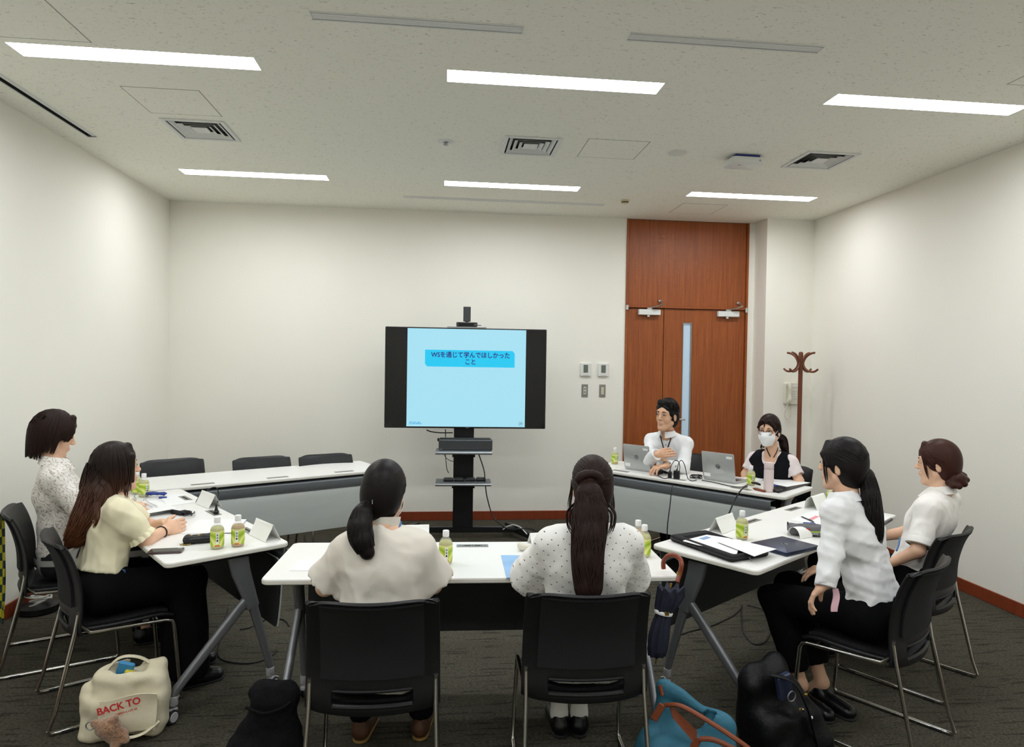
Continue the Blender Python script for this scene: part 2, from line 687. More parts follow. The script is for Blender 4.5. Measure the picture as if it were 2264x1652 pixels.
def make_door():
    d = link('door_1', None, None, ((DX0 + DX1) / 2, YB, 0))
    struct(d)
    W = DX1 - DX0
    h = 2.385
    # casing strips around the opening
    f = MB()
    f.bbox((-W / 2 + .012, .02, ZC / 2), (.024, .07, ZC), .002)
    f.bbox((W / 2 - .012, .02, ZC / 2), (.024, .07, ZC), .002)
    f.bbox((0, .02, h + .012), (W - .05, .07, .022), .002)
    f.build('door_casing', 'door_wood', d, False)
    MB().bbox((0, .03, (h + .023 + ZC) / 2), (W - .048, .04, ZC - h - .023), .002).build('transom_panel', 'door_wood', d, False)
    MB().box((0, .075, ZC / 2), (W, .01, ZC)).build('door_backing', 'dark_gap', d, False)
    xs = 2.518 - (DX0 + DX1) / 2
    MB().bbox(((-W / 2 + .028 + xs - .003) / 2, .03, h / 2), (xs - .003 + W / 2 - .028, .04, h - .01), .002).build('door_leaf', 'door_wood', d, False)
    # wide leaf with the glazed slot
    gx0, gx1, gz0, gz1 = 2.741 - (DX0 + DX1) / 2, 2.846 - (DX0 + DX1) / 2, .62, 2.228
    L = MB()
    x0, x1 = xs + .003, W / 2 - .028
    for (a, b_, c_, e_) in ((x0, gx0, .005, h - .005), (gx1, x1, .005, h - .005), (gx0, gx1, .005, gz0), (gx0, gx1, gz1, h - .005)):
        L.box(((a + b_) / 2, .03, (c_ + e_) / 2), (b_ - a, .04, e_ - c_))
    leaf = L.build('door_leaf', 'door_wood', d, False)
    g = MB()
    for q in (gx0 + .004, gx1 - .004):
        g.box((q, .018, (gz0 + gz1) / 2), (.008, .03, gz1 - gz0))
    for q in (gz0 + .004, gz1 - .004):
        g.box(((gx0 + gx1) / 2, .018, q), (gx1 - gx0 - .016, .03, .008))
    g.build('glass_bead', 'plate_grey', leaf, False)
    MB().box(((gx0 + gx1) / 2, .03, (gz0 + gz1) / 2), (gx1 - gx0 - .016, .008, gz1 - gz0 - .016)).build('glass_pane', 'frost_glass', leaf, False)
    # lever handle
    hb = MB()
    hx = 2.70 - (DX0 + DX1) / 2
    hb.lathe([(.026, 0), (.026, .008), (.012, .012), (.010, .05), (0.001, .05)], 16, (hx - .03, .01, 1.13), rot(math.pi / 2, 0, 0))
    hb.tube([(hx - .03, -.045, 1.13), (hx + .02, -.048, 1.13), (hx + .07, -.045, 1.13)], .010, 10)
    hb.build('lever_handle', 'door_handle', leaf)
    # closers with arms and top pivots
    for i, (cx, w_) in enumerate(((2.335 - (DX0 + DX1) / 2, .25), (3.26 - (DX0 + DX1) / 2, .25))):
        b = MB()
        b.bbox((cx, -.025, h - .05), (w_, .05, .062), .004)
        b.lathe([(.016, 0), (.016, -.018), (.010, -.022)], 12, (cx - .01, -.025, h - .081))
        c = b.build('door_closer', 'vent_white', d, False)
        a = MB()
        a.tube([(cx + .0, -.025, h + .0), (cx + .06, -.10, h + .01), (cx + .13, -.11, h + .035), (cx + .135, -.05, h + .075), (cx + .135, .008, h + .085)], .008, 8)
        a.bbox((cx - .0, -.025, h - .008), (.06, .035, .022), .004)
        a.bbox((cx + .13, .0, h + .08), (.035, .02, .03), .004)
        a.build('closer_arm', 'door_handle', c)
    for q in (-1, 1):
        b = MB()
        b.lathe([(.012, -.03), (.017, -.026), (.017, .026), (.012, .03)], 14, (q * (W / 2 - .018), -.015, h + .0))
        b.build('pivot_hinge', 'door_handle', d)


make_door()


# ------------------------------------------------------------------ ceiling fittings
def ceiling_lights():
    b = MB()
    # tray: four inner faces and an emitting panel
    t = .004
    hgt = .05
    for q in (-1, 1):
        b.box((q * (LW / 2 - t / 2), 0, hgt / 2), (t, LD, hgt))
        b.box((0, q * (LD / 2 - t / 2), hgt / 2), (LW - 2 * t, t, hgt))
    names = {(0, 0): 'far row left, nearest the back left corner', (1, 0): 'far row middle, above the screen', (2, 0): 'far row right, above the wooden door',
             (0, 1): 'near row left, by the left wall', (1, 1): 'near row middle', (2, 1): 'near row right, by the right wall'}
    proto = None
    for j, y in enumerate(LIGHT_Y):
        for i, x in enumerate(LIGHT_X):
            lab = 'long recessed white ceiling light, ' + names.get((i, j), 'row behind the photographer, outside the photo')
            if proto is None:
                r = thing('ceiling_light', lab, 'light', (x, y, ZC), 0, 'recessed ceiling lights')
                b.build('light_tray', 'paint_white', r, False)
                lw, ld = LW / 2 - t, LD / 2 - t
                pm = bpy.data.meshes.new('light_diffuser')
                pm.from_pydata([(-lw, -ld, .012), (-lw, ld, .012), (lw, ld, .012), (lw, -ld, .012)], [], [(0, 1, 2, 3)])
                pm.materials.append(MATS['lamp'])
                link('light_diffuser', pm, r)
                proto = r
            else:
                r = copy_tree(proto)
                r.location = (x, y, ZC)
                r['label'] = lab
                if j > 1:
                    r['label'] = 'long recessed ceiling light outside the photo, ' + ('left', 'middle', 'right')[i] + (' of the row above the photographer' if j == 2 else ' of the row behind the photographer')


ceiling_lights()


def diffusers():
    labs = ['square louvred air diffuser in the ceiling at the left', 'square louvred air diffuser in the ceiling above the screen', 'square louvred air diffuser in the ceiling at the right']
    proto = None

    def ring(s0, s1, z0, z1, th=.004):
        b = MB()
        R = []
        for s_, z in ((s0, z0), (s1, z1), (s1 - th, z1 + .0), (s0 - th, z0 + .002)):
            R.append([(-s_ / 2, -s_ / 2, z), (s_ / 2, -s_ / 2, z), (s_ / 2, s_ / 2, z), (-s_ / 2, s_ / 2, z)])
        b.loft(R + [R[0]], False, False)
        return b
    for (x, y), lab in zip(DIFF, labs):
        if proto is None:
            r = thing('air_diffuser', lab, 'air vent', (x, y, ZC), 0, 'square ceiling diffusers')
            f = MB()
            S = DS
            for q in (-1, 1):
                f.bbox((q * (S / 2 - .015), 0, -.004), (.03, S, .01), .003)
                f.bbox((0, q * (S / 2 - .015), -.004), (S - .06, .03, .01), .003)
            f.build('outer_frame', 'vent_white', r, False)
            for s0 in (.342, .262, .182):
                ring(s0, s0 - .052, -.006, .010).build('louvre_ring', 'vent_white', r, False)
            MB().bbox((0, 0, -.002), (.105, .105, .008), .003).build('centre_plate', 'vent_white', r, False)
            MB().box((0, 0, .06), (S - .03, S - .03, .004)).build('duct_throat', 'duct_grey', r, False)
            proto = r
        else:
            r = copy_tree(proto)
            r.location = (x, y, ZC)
            r['label'] = lab


diffusers()


def slots():
    labs = ['left one of two slatted linear slots in the near ceiling', 'right one of two slatted linear slots in the near ceiling', 'long thin linear slot in the ceiling above the screen', 'long dark linear slot in the ceiling along the left wall']
    for (x, y, w_, d_), lab, n in zip(SLOTS, labs, (3, 3, 3, 1)):
        r = thing('linear_diffuser', lab, 'air vent', (x, y, ZC), 0)
        lon = w_ > d_
        Lh, Th = (w_, d_) if lon else (d_, w_)
        bx = lambda cl, ct, cz, sl, stt, sz: ((cl, ct, cz), (sl, stt, sz)) if lon else ((ct, cl, cz), (stt, sl, sz))
        f = MB()
        for q in (-1, 1):
            f.bbox(*bx(0, q * (Th / 2), -.0005, Lh + .008, .008, .007), .002)
            f.bbox(*bx(q * Lh / 2, 0, -.0005, .006, Th - .008, .007), .002)
        f.build('slot_frame', 'vent_white' if n > 1 else 'paint_white', r, False)
        for k in range(n):
            off = (k + 1) / (n + 1) - .5
            if n == 1:
                off = .10
            MB().bbox(*bx(0, off * (Th - .004), .002 if n > 1 else .01, Lh - .006, .0165 if n > 1 else .028, .010), .002).build('slat', 'vent_white', r, False)
        MB().box(*bx(0, 0, .045, Lh, Th, .004)).build('slot_back', 'plate_grey' if n > 1 else 'dark_gap', r, False)
        g = MB()
        for q in (-1, 1):
            g.box(*bx(0, q * Th / 2, .022, Lh, .002, .044))
        g.build('slot_side', 'plate_grey' if n > 1 else 'dark_gap', r, False)


slots()


def ceiling_bits():
    x, y = .02, 5.02
    r = thing('sprinkler_head', 'round white sprinkler cover with small metal head on ceiling', 'sprinkler', (x, y, ZC))
    MB().lathe([(.062, 0), (.062, -.003), (.055, -.006), (.028, -.007), (.001, -.007)], 28).build('cover_plate', 'paint_white', r)
    b = MB()
    b.lathe([(.020, -.007), (.020, -.012), (.008, -.014), (.006, -.028), (.001, -.028)], 16)
    for k in range(6):
        a = k * math.pi / 3
        b.box((.013 * math.cos(a), .013 * math.sin(a), -.026), (.016, .004, .003), rot(0, 0, a))
    b.build('deflector', 'alu', r)
    r = thing('ceiling_speaker', 'flat round beige speaker cover in the ceiling', 'speaker', (1.79, 5.01, ZC))
    MB().lathe([(.068, 0), (.068, -.005), (.060, -.008), (.001, -.008)], 32).build('speaker_grille', 'ceiling_panel', r)
    MB().lathe([(.074, 0), (.074, -.004), (.068, -.004), (.068, 0)], 32, cap0=False, cap1=False).build('speaker_rim', 'paint_white', r)
    # wireless access point
    r = thing('access_point', 'white square wireless access point box hanging under the ceiling', 'access point', (2.335, 5.03, ZC), .03)
    MB().bbox((0, 0, -.012), (.20, .14, .024), .004).build('mount_bracket', 'blue_plastic', r, False)
    b = MB()
    b.rslab(.27, .19, .03, [(.012, -.074), (.002, -.066), (0, -.05), (.006, -.024)])
    b.build('housing', 'paint_white', r)
    MB().lathe([(.007, 0), (.007, -.003), (.001, -.003)], 10, (.085, -.0955, -.05), rot(math.pi / 2, 0, 0)).build('status_logo', 'ink_grey', r)
    MB().box((-.05, -.03, -.0745), (.03, .012, .001)).build('status_strip', 'ink_grey', r, False)
    r = thing('motion_sensor', 'small dark-eyed sensor dome on the ceiling near the door', 'sensor', (1.81, 6.54, ZC))
    MB().lathe([(.045, 0), (.045, -.006), (.036, -.016), (.030, -.03), (.001, -.034)], 24).build('dome', 'cream_part', r)
    MB().lathe([(.034, -.012), (.0355, -.017), (.033, -.026), (.028, -.026)], 24, cap0=False, cap1=False).build('lens_band', 'ink_black', r)


ceiling_bits()


# ------------------------------------------------------------------ wall fittings
def wall_fittings():
    for k, x in enumerate((1.62, 1.822)):
        side = 'left' if k == 0 else 'right'
        r = thing('thermostat', f'white square thermostat with small grey display, {side} one of two', 'thermostat', (x, YB, 1.678), 0, 'wall thermostats')
        b = MB()
        b.rslab(.122, .148, .008, [(.0, 0), (0, .012), (.004, .020)], R=rot(math.pi / 2, 0, 0))
        b.build('housing', 'paint_white', r)
        MB().bbox((0, -.0225, .012), (.05, .003, .085), .001).build('display', 'lcd_green', r, False)
        MB().bbox((0, -.0215, -.058), (.06, .003, .012), .001).build('button', 'phone_ivory', r, False)
        r = thing('wall_switch', f'grey metal wall switch plate below the {side} thermostat', 'switch', (x - .004, YB, 1.443), 0, 'wall switches')
        b = MB()
        b.rslab(.072, .142, .004, [(.0, 0), (0, .004), (.002, .007)], R=rot(math.pi / 2, 0, 0))
        b.build('switch_plate', 'plate_grey', r)
        MB().bbox((0, -.009, 0), (.03, .006, .082), .002).build('rocker_frame', 'phone_ivory', r, False)
        for z in ((.02, -.016) if k == 0 else (.024, -.008, )):
            MB().bbox((0, -.013, z), (.016, .004, .022 if k == 0 else .03), .001).build('rocker', 'plate_grey' if k == 0 else 'cream_part', r, False)
    # wall phone on the pillar
    r = thing('wall_phone', 'ivory push-button telephone mounted on the pillar wall', 'telephone', (3.885, YP, 1.45))
    b = MB()
    b.rslab(.17, .245, .02, [(.0, .0), (0, .035), (.008, .05)], R=rot(math.pi / 2, 0, 0))
    b.build('phone_body', 'phone_ivory', r)
    hs = MB()
    pts = smooth_path([(-.055, -.075, .11), (-.058, -.10, .07), (-.058, -.098, 0), (-.058, -.10, -.06), (-.055, -.075, -.10)], 6)
    hs.tube(pts, [.026, .028, .027, .024, .022, .02, .019, .018, .017, .017, .0165, .0165, .0165, .017, .017, .018, .019, .02, .022, .024, .027, .028, .028, .027, .025][:len(pts)], 12)
    hs.build('handset', 'phone_ivory', r)
    for i in range(3):
        for j in range(4):
            MB().bbox((.012 + .024 * i, -.052, .03 - .026 * j), (.016, .006, .016), .002).build('key', 'paint_white', r, False)
    MB().bbox((.035, -.052, .085), (.06, .004, .02), .001).build('number_card', 'paper', r, False)
    c = MB()
    pts = []
    base_p = smooth_path([(-.055, -.07, -.10), (-.075, -.06, -.16), (-.08, -.04, -.24), (-.045, -.03, -.285), (-.01, -.03, -.25), (0, -.02, -.17), (.0, -.01, -.12)], 10)
    for k, p in enumerate(base_p):
        a = k * 1.9
        pts.append(np.array(p) + np.array([.004 * math.cos(a), .004 * math.sin(a), 0]))
    c.tube(pts, .0042, 6)
    c.build('coiled_cord', 'phone_ivory', r)
    # coat stand
    bx_, by_ = 3.74, 6.62
    r = thing('coat_stand', 'tall brown wooden coat stand with curved hooks by the right corner', 'coat stand', (bx_, by_, 0))
    MB().lathe([(.022, .03), (.022, 1.75), (.024, 1.86), (.022, 1.895), (.012, 1.905), (.001, 1.905)], 20).build('pole', 'rack_wood', r)
    for k in range(4):
        a = k * math.pi / 2 + .5
        ca, sa = math.cos(a), math.sin(a)
        b = MB()
        prof = [(.155, 1.895), (.11, 1.885), (.06, 1.85), (.03, 1.79), (.045, 1.74), (.09, 1.705), (.15, 1.70), (.192, 1.725)]
        b.tube(smooth_path([(ca * q, sa * q, z) for q, z in prof], 5), .011, 8)
        b.build('hook', 'rack_wood', r)
        b = MB()
        prof = [(.02, .30), (.10, .22), (.20, .08), (.27, .016)]
        b.tube(smooth_path([(ca * q, sa * q, z) for q, z in prof], 5), .014, 8)
        b.build('foot', 'rack_wood', r)
    b = MB()
    b.tube([(.205 * math.cos(k / 24 * 2 * math.pi), .205 * math.sin(k / 24 * 2 * math.pi), .08) for k in range(24)], .009, 8, closed=True)
    b.build('foot_ring', 'rack_wood', r)


wall_fittings()
# ================================================================== FURNITURE
TL, TD = 1.86, 0.60
CAST_R = .032


def caster(parent, x, y, az, name='caster'):
    b = MB()
    R = rot(0, 0, az)
    Rw = R @ rot(0, math.pi / 2, 0)
    c = np.array([x, y, .0]) + R @ np.array([0, -.016, 0])
    for q in (-1, 1):
        b.lathe([(.010, -.008), (.030, -.008), (.0335, -.005), (.0335, .005), (.030, .008), (.010, .008)], 24, tuple(c + R @ np.array([q * .013, 0, .0335])), Rw, mi=0)
    cs = b.build(name, 'rubber', parent)
    for q in (-1, 1):
        MB().lathe([(.001, -.001), (.025, 0), (.022, .004), (.001, .0045)], 20, tuple(c + R @ np.array([q * .0205, 0, .0335])), R @ rot(0, q * math.pi / 2, 0)).build('wheel_cap', 'caster_grey', cs)
    h = MB()
    h.bbox(tuple(c + R @ np.array([0, .012, .058])), (.030, .045, .024), .006, R)
    h.bbox(tuple(c + R @ np.array([0, -.032, .055])), (.022, .03, .008), .003, R @ rot(.5, 0, 0))
    h.build('caster_hood', 'caster_grey', cs)
    return cs


def strap(parent, name, m, pts, w_, th, x):
    """flat bar running in the y-z plane at x; pts (y, z); w_ width in plane (list), th thickness in x"""
    b = MB()
    pts = [np.array(p, float) for p in pts]
    n = len(pts)
    ws = [w_] * n if np.isscalar(w_) else w_
    rings = []
    for i in range(n):
        t = pts[min(i + 1, n - 1)] - pts[max(i - 1, 0)]
        t /= np.linalg.norm(t)
        nn = np.array([-t[1], t[0]])
        sec = rrect(th, ws[i], min(th, ws[i]) * .42, 4)
        rings.append([(x + a, pts[i][0] + nn[0] * b_, pts[i][1] + nn[1] * b_) for a, b_ in sec])
    b.loft(rings)
    return b.build(name, m, parent)


def make_table():
    r = thing('folding_table', 'x', 'table', (0, 0, 0), 0, 'white folding tables of the U-shape')
    b = MB()
    b.rslab(TL, TD, .035, [(.004, TZ - .024), (0, TZ - .020), (0, TZ - .004), (.0025, TZ)])
    top = b.build('table_top', 'white_top', r, angle=50)
    b = MB()
    b.rslab(TL + .002, TD + .002, .036, [(0, TZ - .019), (0, TZ - .006)])
    b.build('edge_band', 'top_edge', top, angle=50)
    # frame under the top
    b = MB()
    b.bbox((0, .10, TZ - .05), (TL - .20, .06, .04), .004)
    b.build('cross_beam', 'black_satin', r, False)
    for s in (-1, 1):
        x = s * (TL / 2 - .075)
        lg = MB()
        lg.bbox((x, .03, TZ - .037), (.05, .40, .024), .005)
        br = lg.build('top_bracket', 'black_satin', r, False)
        k = strap(r, 'leg_column', 'grey_leg', [(.055, TZ - .03), (.075, .66), (.115, .54), (.135, .47)], [.105, .095, .075, .07], .042, x)
        strap(r, 'leg', 'grey_leg', [(.125, .53), (.08, .485), (-.05, .345), (-.17, .215), (-.225, .155), (-.24, .125), (-.24, .085)], [.05, .052, .048, .044, .040, .036, .034], .036, x)
        strap(r, 'leg', 'grey_leg', [(.125, .52), (.15, .43), (.195, .27), (.225, .16), (.232, .12), (.232, .085)], [.05, .046, .042, .038, .036, .034], .036, x)
        for y in (-.24, .232):
            c = MB()
            c.lathe([(.019, .082), (.021, .085), (.021, .125), (.018, .128)], 14, (x, y, 0))
            c.build('leg_collar', 'caster_grey', r)
            caster(r, x, y, .5 * s + (math.pi if y > 0 else 0))
    # modesty panel: curved grey board with a folded lip above it
    nv, prof = 13, [(.262, .695), (.285, .665), (.292, .62), (.290, .54), (.284, .45), (.276, .37), (.270, .33)]
    W = TL - .16
    xs = np.linspace(-W / 2, W / 2, 9)
    pf = np.array(smooth_path([np.array([0, a, z]) for a, z in prof], 3))[:, 1:]
    G = np.array([[(x, a, z) for a, z in pf] for x in xs])
    MB().shell(G, .006).build('modesty_panel', 'panel_grey', r, angle=30)
    MB().shell(G + np.array([0, -.009, 0]), -.004).build('panel_dark_side', 'panel_back', r, angle=30)  # dark user-side sheet: charcoal tone with the under-table shade put in
    pf = np.array(smooth_path([np.array([0, a, z]) for a, z in [(.20, .742), (.30, .742), (.312, .735), (.306, .70), (.292, .672)]], 3))[:, 1:]
    W2 = TL - .20
    G = np.array([[(x, a, z) for a, z in pf] for x in np.linspace(-W2 / 2, W2 / 2, 9)])
    lip = MB().shell(G, .005).build('cable_tray', 'panel_dark', r, angle=25)
    for x in (-.62, -.1, .42, .66):
        MB().bbox((x, .20, TZ - .045), (.09, .05, .035), .004).build('tray_clip', 'dark_grey_plastic', r, False)
    # three socket plates let into the top near the inner edge
    for x in (-.56, 0, .56):
        p = MB().bbox((x, .222, TZ + .0008), (.165, .048, .0022), .0008).build('socket_plate', 'plate_grey', r, False)
    return r


# local +y is the inner side (panel), -y the side where people sit
TABLES = [
    ((.175, 3.256), -1.8, 'white table nearest the camera between the two women seen from behind'),
    ((-1.56, 4.167), -53.8, 'white table at left where a woman in cream blouse folds her hands'),
    ((2.064, 3.764), 36.1, 'white table at right holding a closed navy laptop and black sleeve'),
    ((-1.40, 5.75), -150.0, 'empty white table at back left with three black chairs behind it'),
    ((2.157, 5.558), 130.5, 'white table at back right with two open silver laptops'),
]
T0 = make_table()
TM = []
for i, ((x, y), a, lab) in enumerate(TABLES):
    t = T0 if i == 0 else copy_tree(T0)
    t.location = (x, y, 0)
    t.rotation_euler = (0, 0, math.radians(a))
    t['label'] = lab
    TM.append((np.array([x, y, 0.0]), math.radians(a)))


def tl(k, x, y, z=0.0):
    """table-local point of table k, z above its top"""
    c, a = TM[k]
    return np.array([c[0] + x * math.cos(a) - y * math.sin(a), c[1] + x * math.sin(a) + y * math.cos(a), TZ + z])


# open sockets in some of the plates
for k_ in (0, 1, 2):
    tob = [o_ for o_ in bpy.data.objects if o_.get('label') == TABLES[k_][2]][0]
    for pl in [o_ for o_ in tob.children if o_.name.startswith('socket_plate')]:
        xs_ = sum(v_.co.x for v_ in pl.data.vertices) / len(pl.data.vertices)
        for dx, w_ in ((-.066, .004), (-.050, .004), (-.026, .034), (.0, .008), (.026, .034), (.050, .004), (.066, .004)):
            MB().box((xs_ + dx, .222, TZ + .0022), (w_, .014, .0008)).build('socket_slot', 'ink_black', pl, False)


# ------------------------------------------------------------------ chair (faces +y, origin on the floor under the seat)
SEAT = .452


def make_chair():
    r = thing('sled_chair', 'x', 'chair', (0, 0, 0), 0, 'black sled-base meeting chairs')
    # backrest: curved plastic frame with slot, and mesh inset
    nu, nv = 25, 25
    us = np.linspace(-1, 1, nu)
    vs_ = np.linspace(0, 1, nv)
    prof = np.array(smooth_path([(0, -.205, .418), (0, -.214, .47), (0, -.206, .56), (0, -.212, .67), (0, -.238, .78), (0, -.272, .86), (0, -.300, .888)], 8))
    G = np.zeros((nu, nv, 3))
    tt = np.linspace(0, len(prof) - 1, nv)
    for j, t in enumerate(tt):
        i0 = int(min(t, len(prof) - 2))
        f = t - i0
        p = prof[i0] * (1 - f) + prof[i0 + 1] * f
        v = vs_[j]
        hw = .255 - .012 * v
        hw *= (1 - max(0, (v - .93) / .07) ** 2 * .06)
        for i, u in enumerate(us):
            sag = .05 * (1 - u * u)           # centre bows backwards
            z = p[2] - (.03 * abs(u) ** 6 if v > .9 else 0) - (.012 * (1 - u * u) if v > .5 else 0) * (v - .5) * 2
            if v < .08:
                z += .028 * abs(u) ** 3 * (1 - v / .08)
            G[i, j] = (u * hw, p[1] - sag + .02, z)
    mask = np.ones((nu - 1, nv - 1), bool)
    for i in range(nu - 1):
        for j in range(nv - 1):
            if abs(us[i] + us[i + 1]) / 2 < .58 and .125 < (vs_[j] + vs_[j + 1]) / 2 < .25:
                mask[i, j] = False
    b = MB()
    b.shell(G, .014, mask)
    bk = b.build('backrest', 'black_plastic', r, angle=50)
    s = bk.modifiers.new('soften', 'SUBSURF')
    s.levels = s.render_levels = 1
    # mesh inset on both faces
    iu = slice(3, nu - 3)
    iv = slice(8, nv - 3)
    ins = MB()
    ins.shell(G[iu, iv] + np.array([0, -.0035, 0]), .021)
    ins.build('mesh_inset', 'black_mesh', r, angle=50)
    # grip bars above and below the slot
    g = MB()
    for jj, rr in ((6.0, .008), (3.0, .009)):
        j = int(jj)
        g.tube([G[i, j] + np.array([0, .0 - .006, .0]) for i in range(5, nu - 5)], rr, 8)
    g.build('slot_rim', 'black_plastic', r)
    # seat
    m_, n_ = 13, 13
    S = np.zeros((m_, n_, 3))
    for i, u in enumerate(np.linspace(-1, 1, m_)):
        for j, v in enumerate(np.linspace(-1, 1, n_)):
            k = max(abs(u), abs(v))
            rx, ry = u * .225 * (1 - .10 * v * v * u * u), v * .225
            z = SEAT - .02 * math.exp(-((u * 1.2) ** 2 + (v + .2) ** 2)) + .012 * abs(u) ** 3 - .03 * max(0, v - .5) ** 2 * 4
            S[i, j] = (rx, ry, z)
    st = MB()
    st.shell(S, -.022)
    se = st.build('seat', 'black_plastic', r, angle=50)
    q = se.modifiers.new('soften', 'SUBSURF')
    q.levels = q.render_levels = 1
    cu = MB()
    cu.shell(S[1:-1, 1:-1] + np.array([0, 0, .001]), .012)
    cu.build('seat_pad', 'black_mesh', r, angle=50)
    # chrome sled frame, one closed loop each side
    for s_ in (-1, 1):
        x = s_ * .236
        xb = s_ * .248
        pts = [(xb, -.325, .03), (xb, -.315, .012), (xb, -.29, .0105), (xb, .20, .0105), (xb, .225, .013), (xb, .236, .03),
               (x, .205, SEAT - .06), (x, .195, SEAT - .038), (x, .165, SEAT - .03), (x, -.16, SEAT - .012), (x, -.20, SEAT + .03), (x, -.208, SEAT + .10),
               (x, -.216, SEAT + .05), (x, -.225, SEAT - .02)]
        b = MB()
        b.tube(pts[:12], .0095, 10)
        b.tube([(x, -.205, SEAT + .09), (x, -.22, SEAT), (xb, -.30, .10), (xb, -.325, .03)], .0095, 10)
        b.build('sled_frame', 'chrome', r)
        for y in (-.25, .15):
            MB().bbox((xb, y, .008), (.022, .055, .016), .004).build('glide', 'rubber', r, False)
    b = MB()
    b.tube([(-.226, .14, SEAT - .028), (.226, .14, SEAT - .028)], .008, 8)
    b.tube([(-.226, -.14, SEAT - .018), (.226, -.14, SEAT - .018)], .008, 8)
    b.build('cross_rod', 'chrome', r)
    return r


def seat_at(k, x, off):
    """world xy and heading for a chair at table k, local x, seat centre off metres outside the user edge"""
    p = tl(k, x, -TD / 2 - off)
    return p[0], p[1], TM[k][1]


CHAIRS = [
    # x, y, heading deg (0 = faces +y), label
    (-.235, 2.77, 0.0, 'black chair of the woman in off-white blouse with low ponytail'),
    (.598, 2.80, -2.0, 'black chair of the woman in dotted blouse with long ponytail'),
]
C_P2 = (-1.63, 3.63, -56.0)
C_P1 = (-2.147, 4.19, -64.5)
C_P5 = (2.07, 3.03, 35.6)
C_P6 = (2.663, 3.59, 33.4)
C_P7 = (2.26, 6.20, 130.5)
C_P8 = (2.86, 5.47, 130.5)
CHAIRS += [
    (*C_P2, 'black chair at left on which the woman in cream blouse sits'),
    (*C_P1, 'black chair cut by the left edge under the woman in lace blouse'),
    (*C_P5, 'black chair at right nearest the camera, under woman with long ponytail'),
    (*C_P6, 'black chair beside the right wall, under the woman with a bun'),
    (*C_P7, 'black chair behind the man in white shirt at back right'),
    (*C_P8, 'black chair of the masked woman at back right'),
]
for px_, py_, d_, a_, lab in ((380, 1012, 5.72, -150, 'leftmost empty black chair behind the back left table'), (577, 1006, 5.93, -152, 'middle empty black chair behind the back left table'), (718, 999, 6.16, -154, 'rightmost empty black chair behind the back left table')):
    q_ = P(px_, py_, d_)
    a_r = math.radians(a_)
    CHAIRS.append((q_[0] - math.sin(a_r) * .29, q_[1] + math.cos(a_r) * .29, a_, lab))
CH0 = make_chair()
for i, (x, y, a, lab) in enumerate(CHAIRS):
    c = CH0 if i == 0 else copy_tree(CH0)
    c.location = (x, y, 0)
    c.rotation_euler = (0, 0, math.radians(a))
    c['label'] = lab


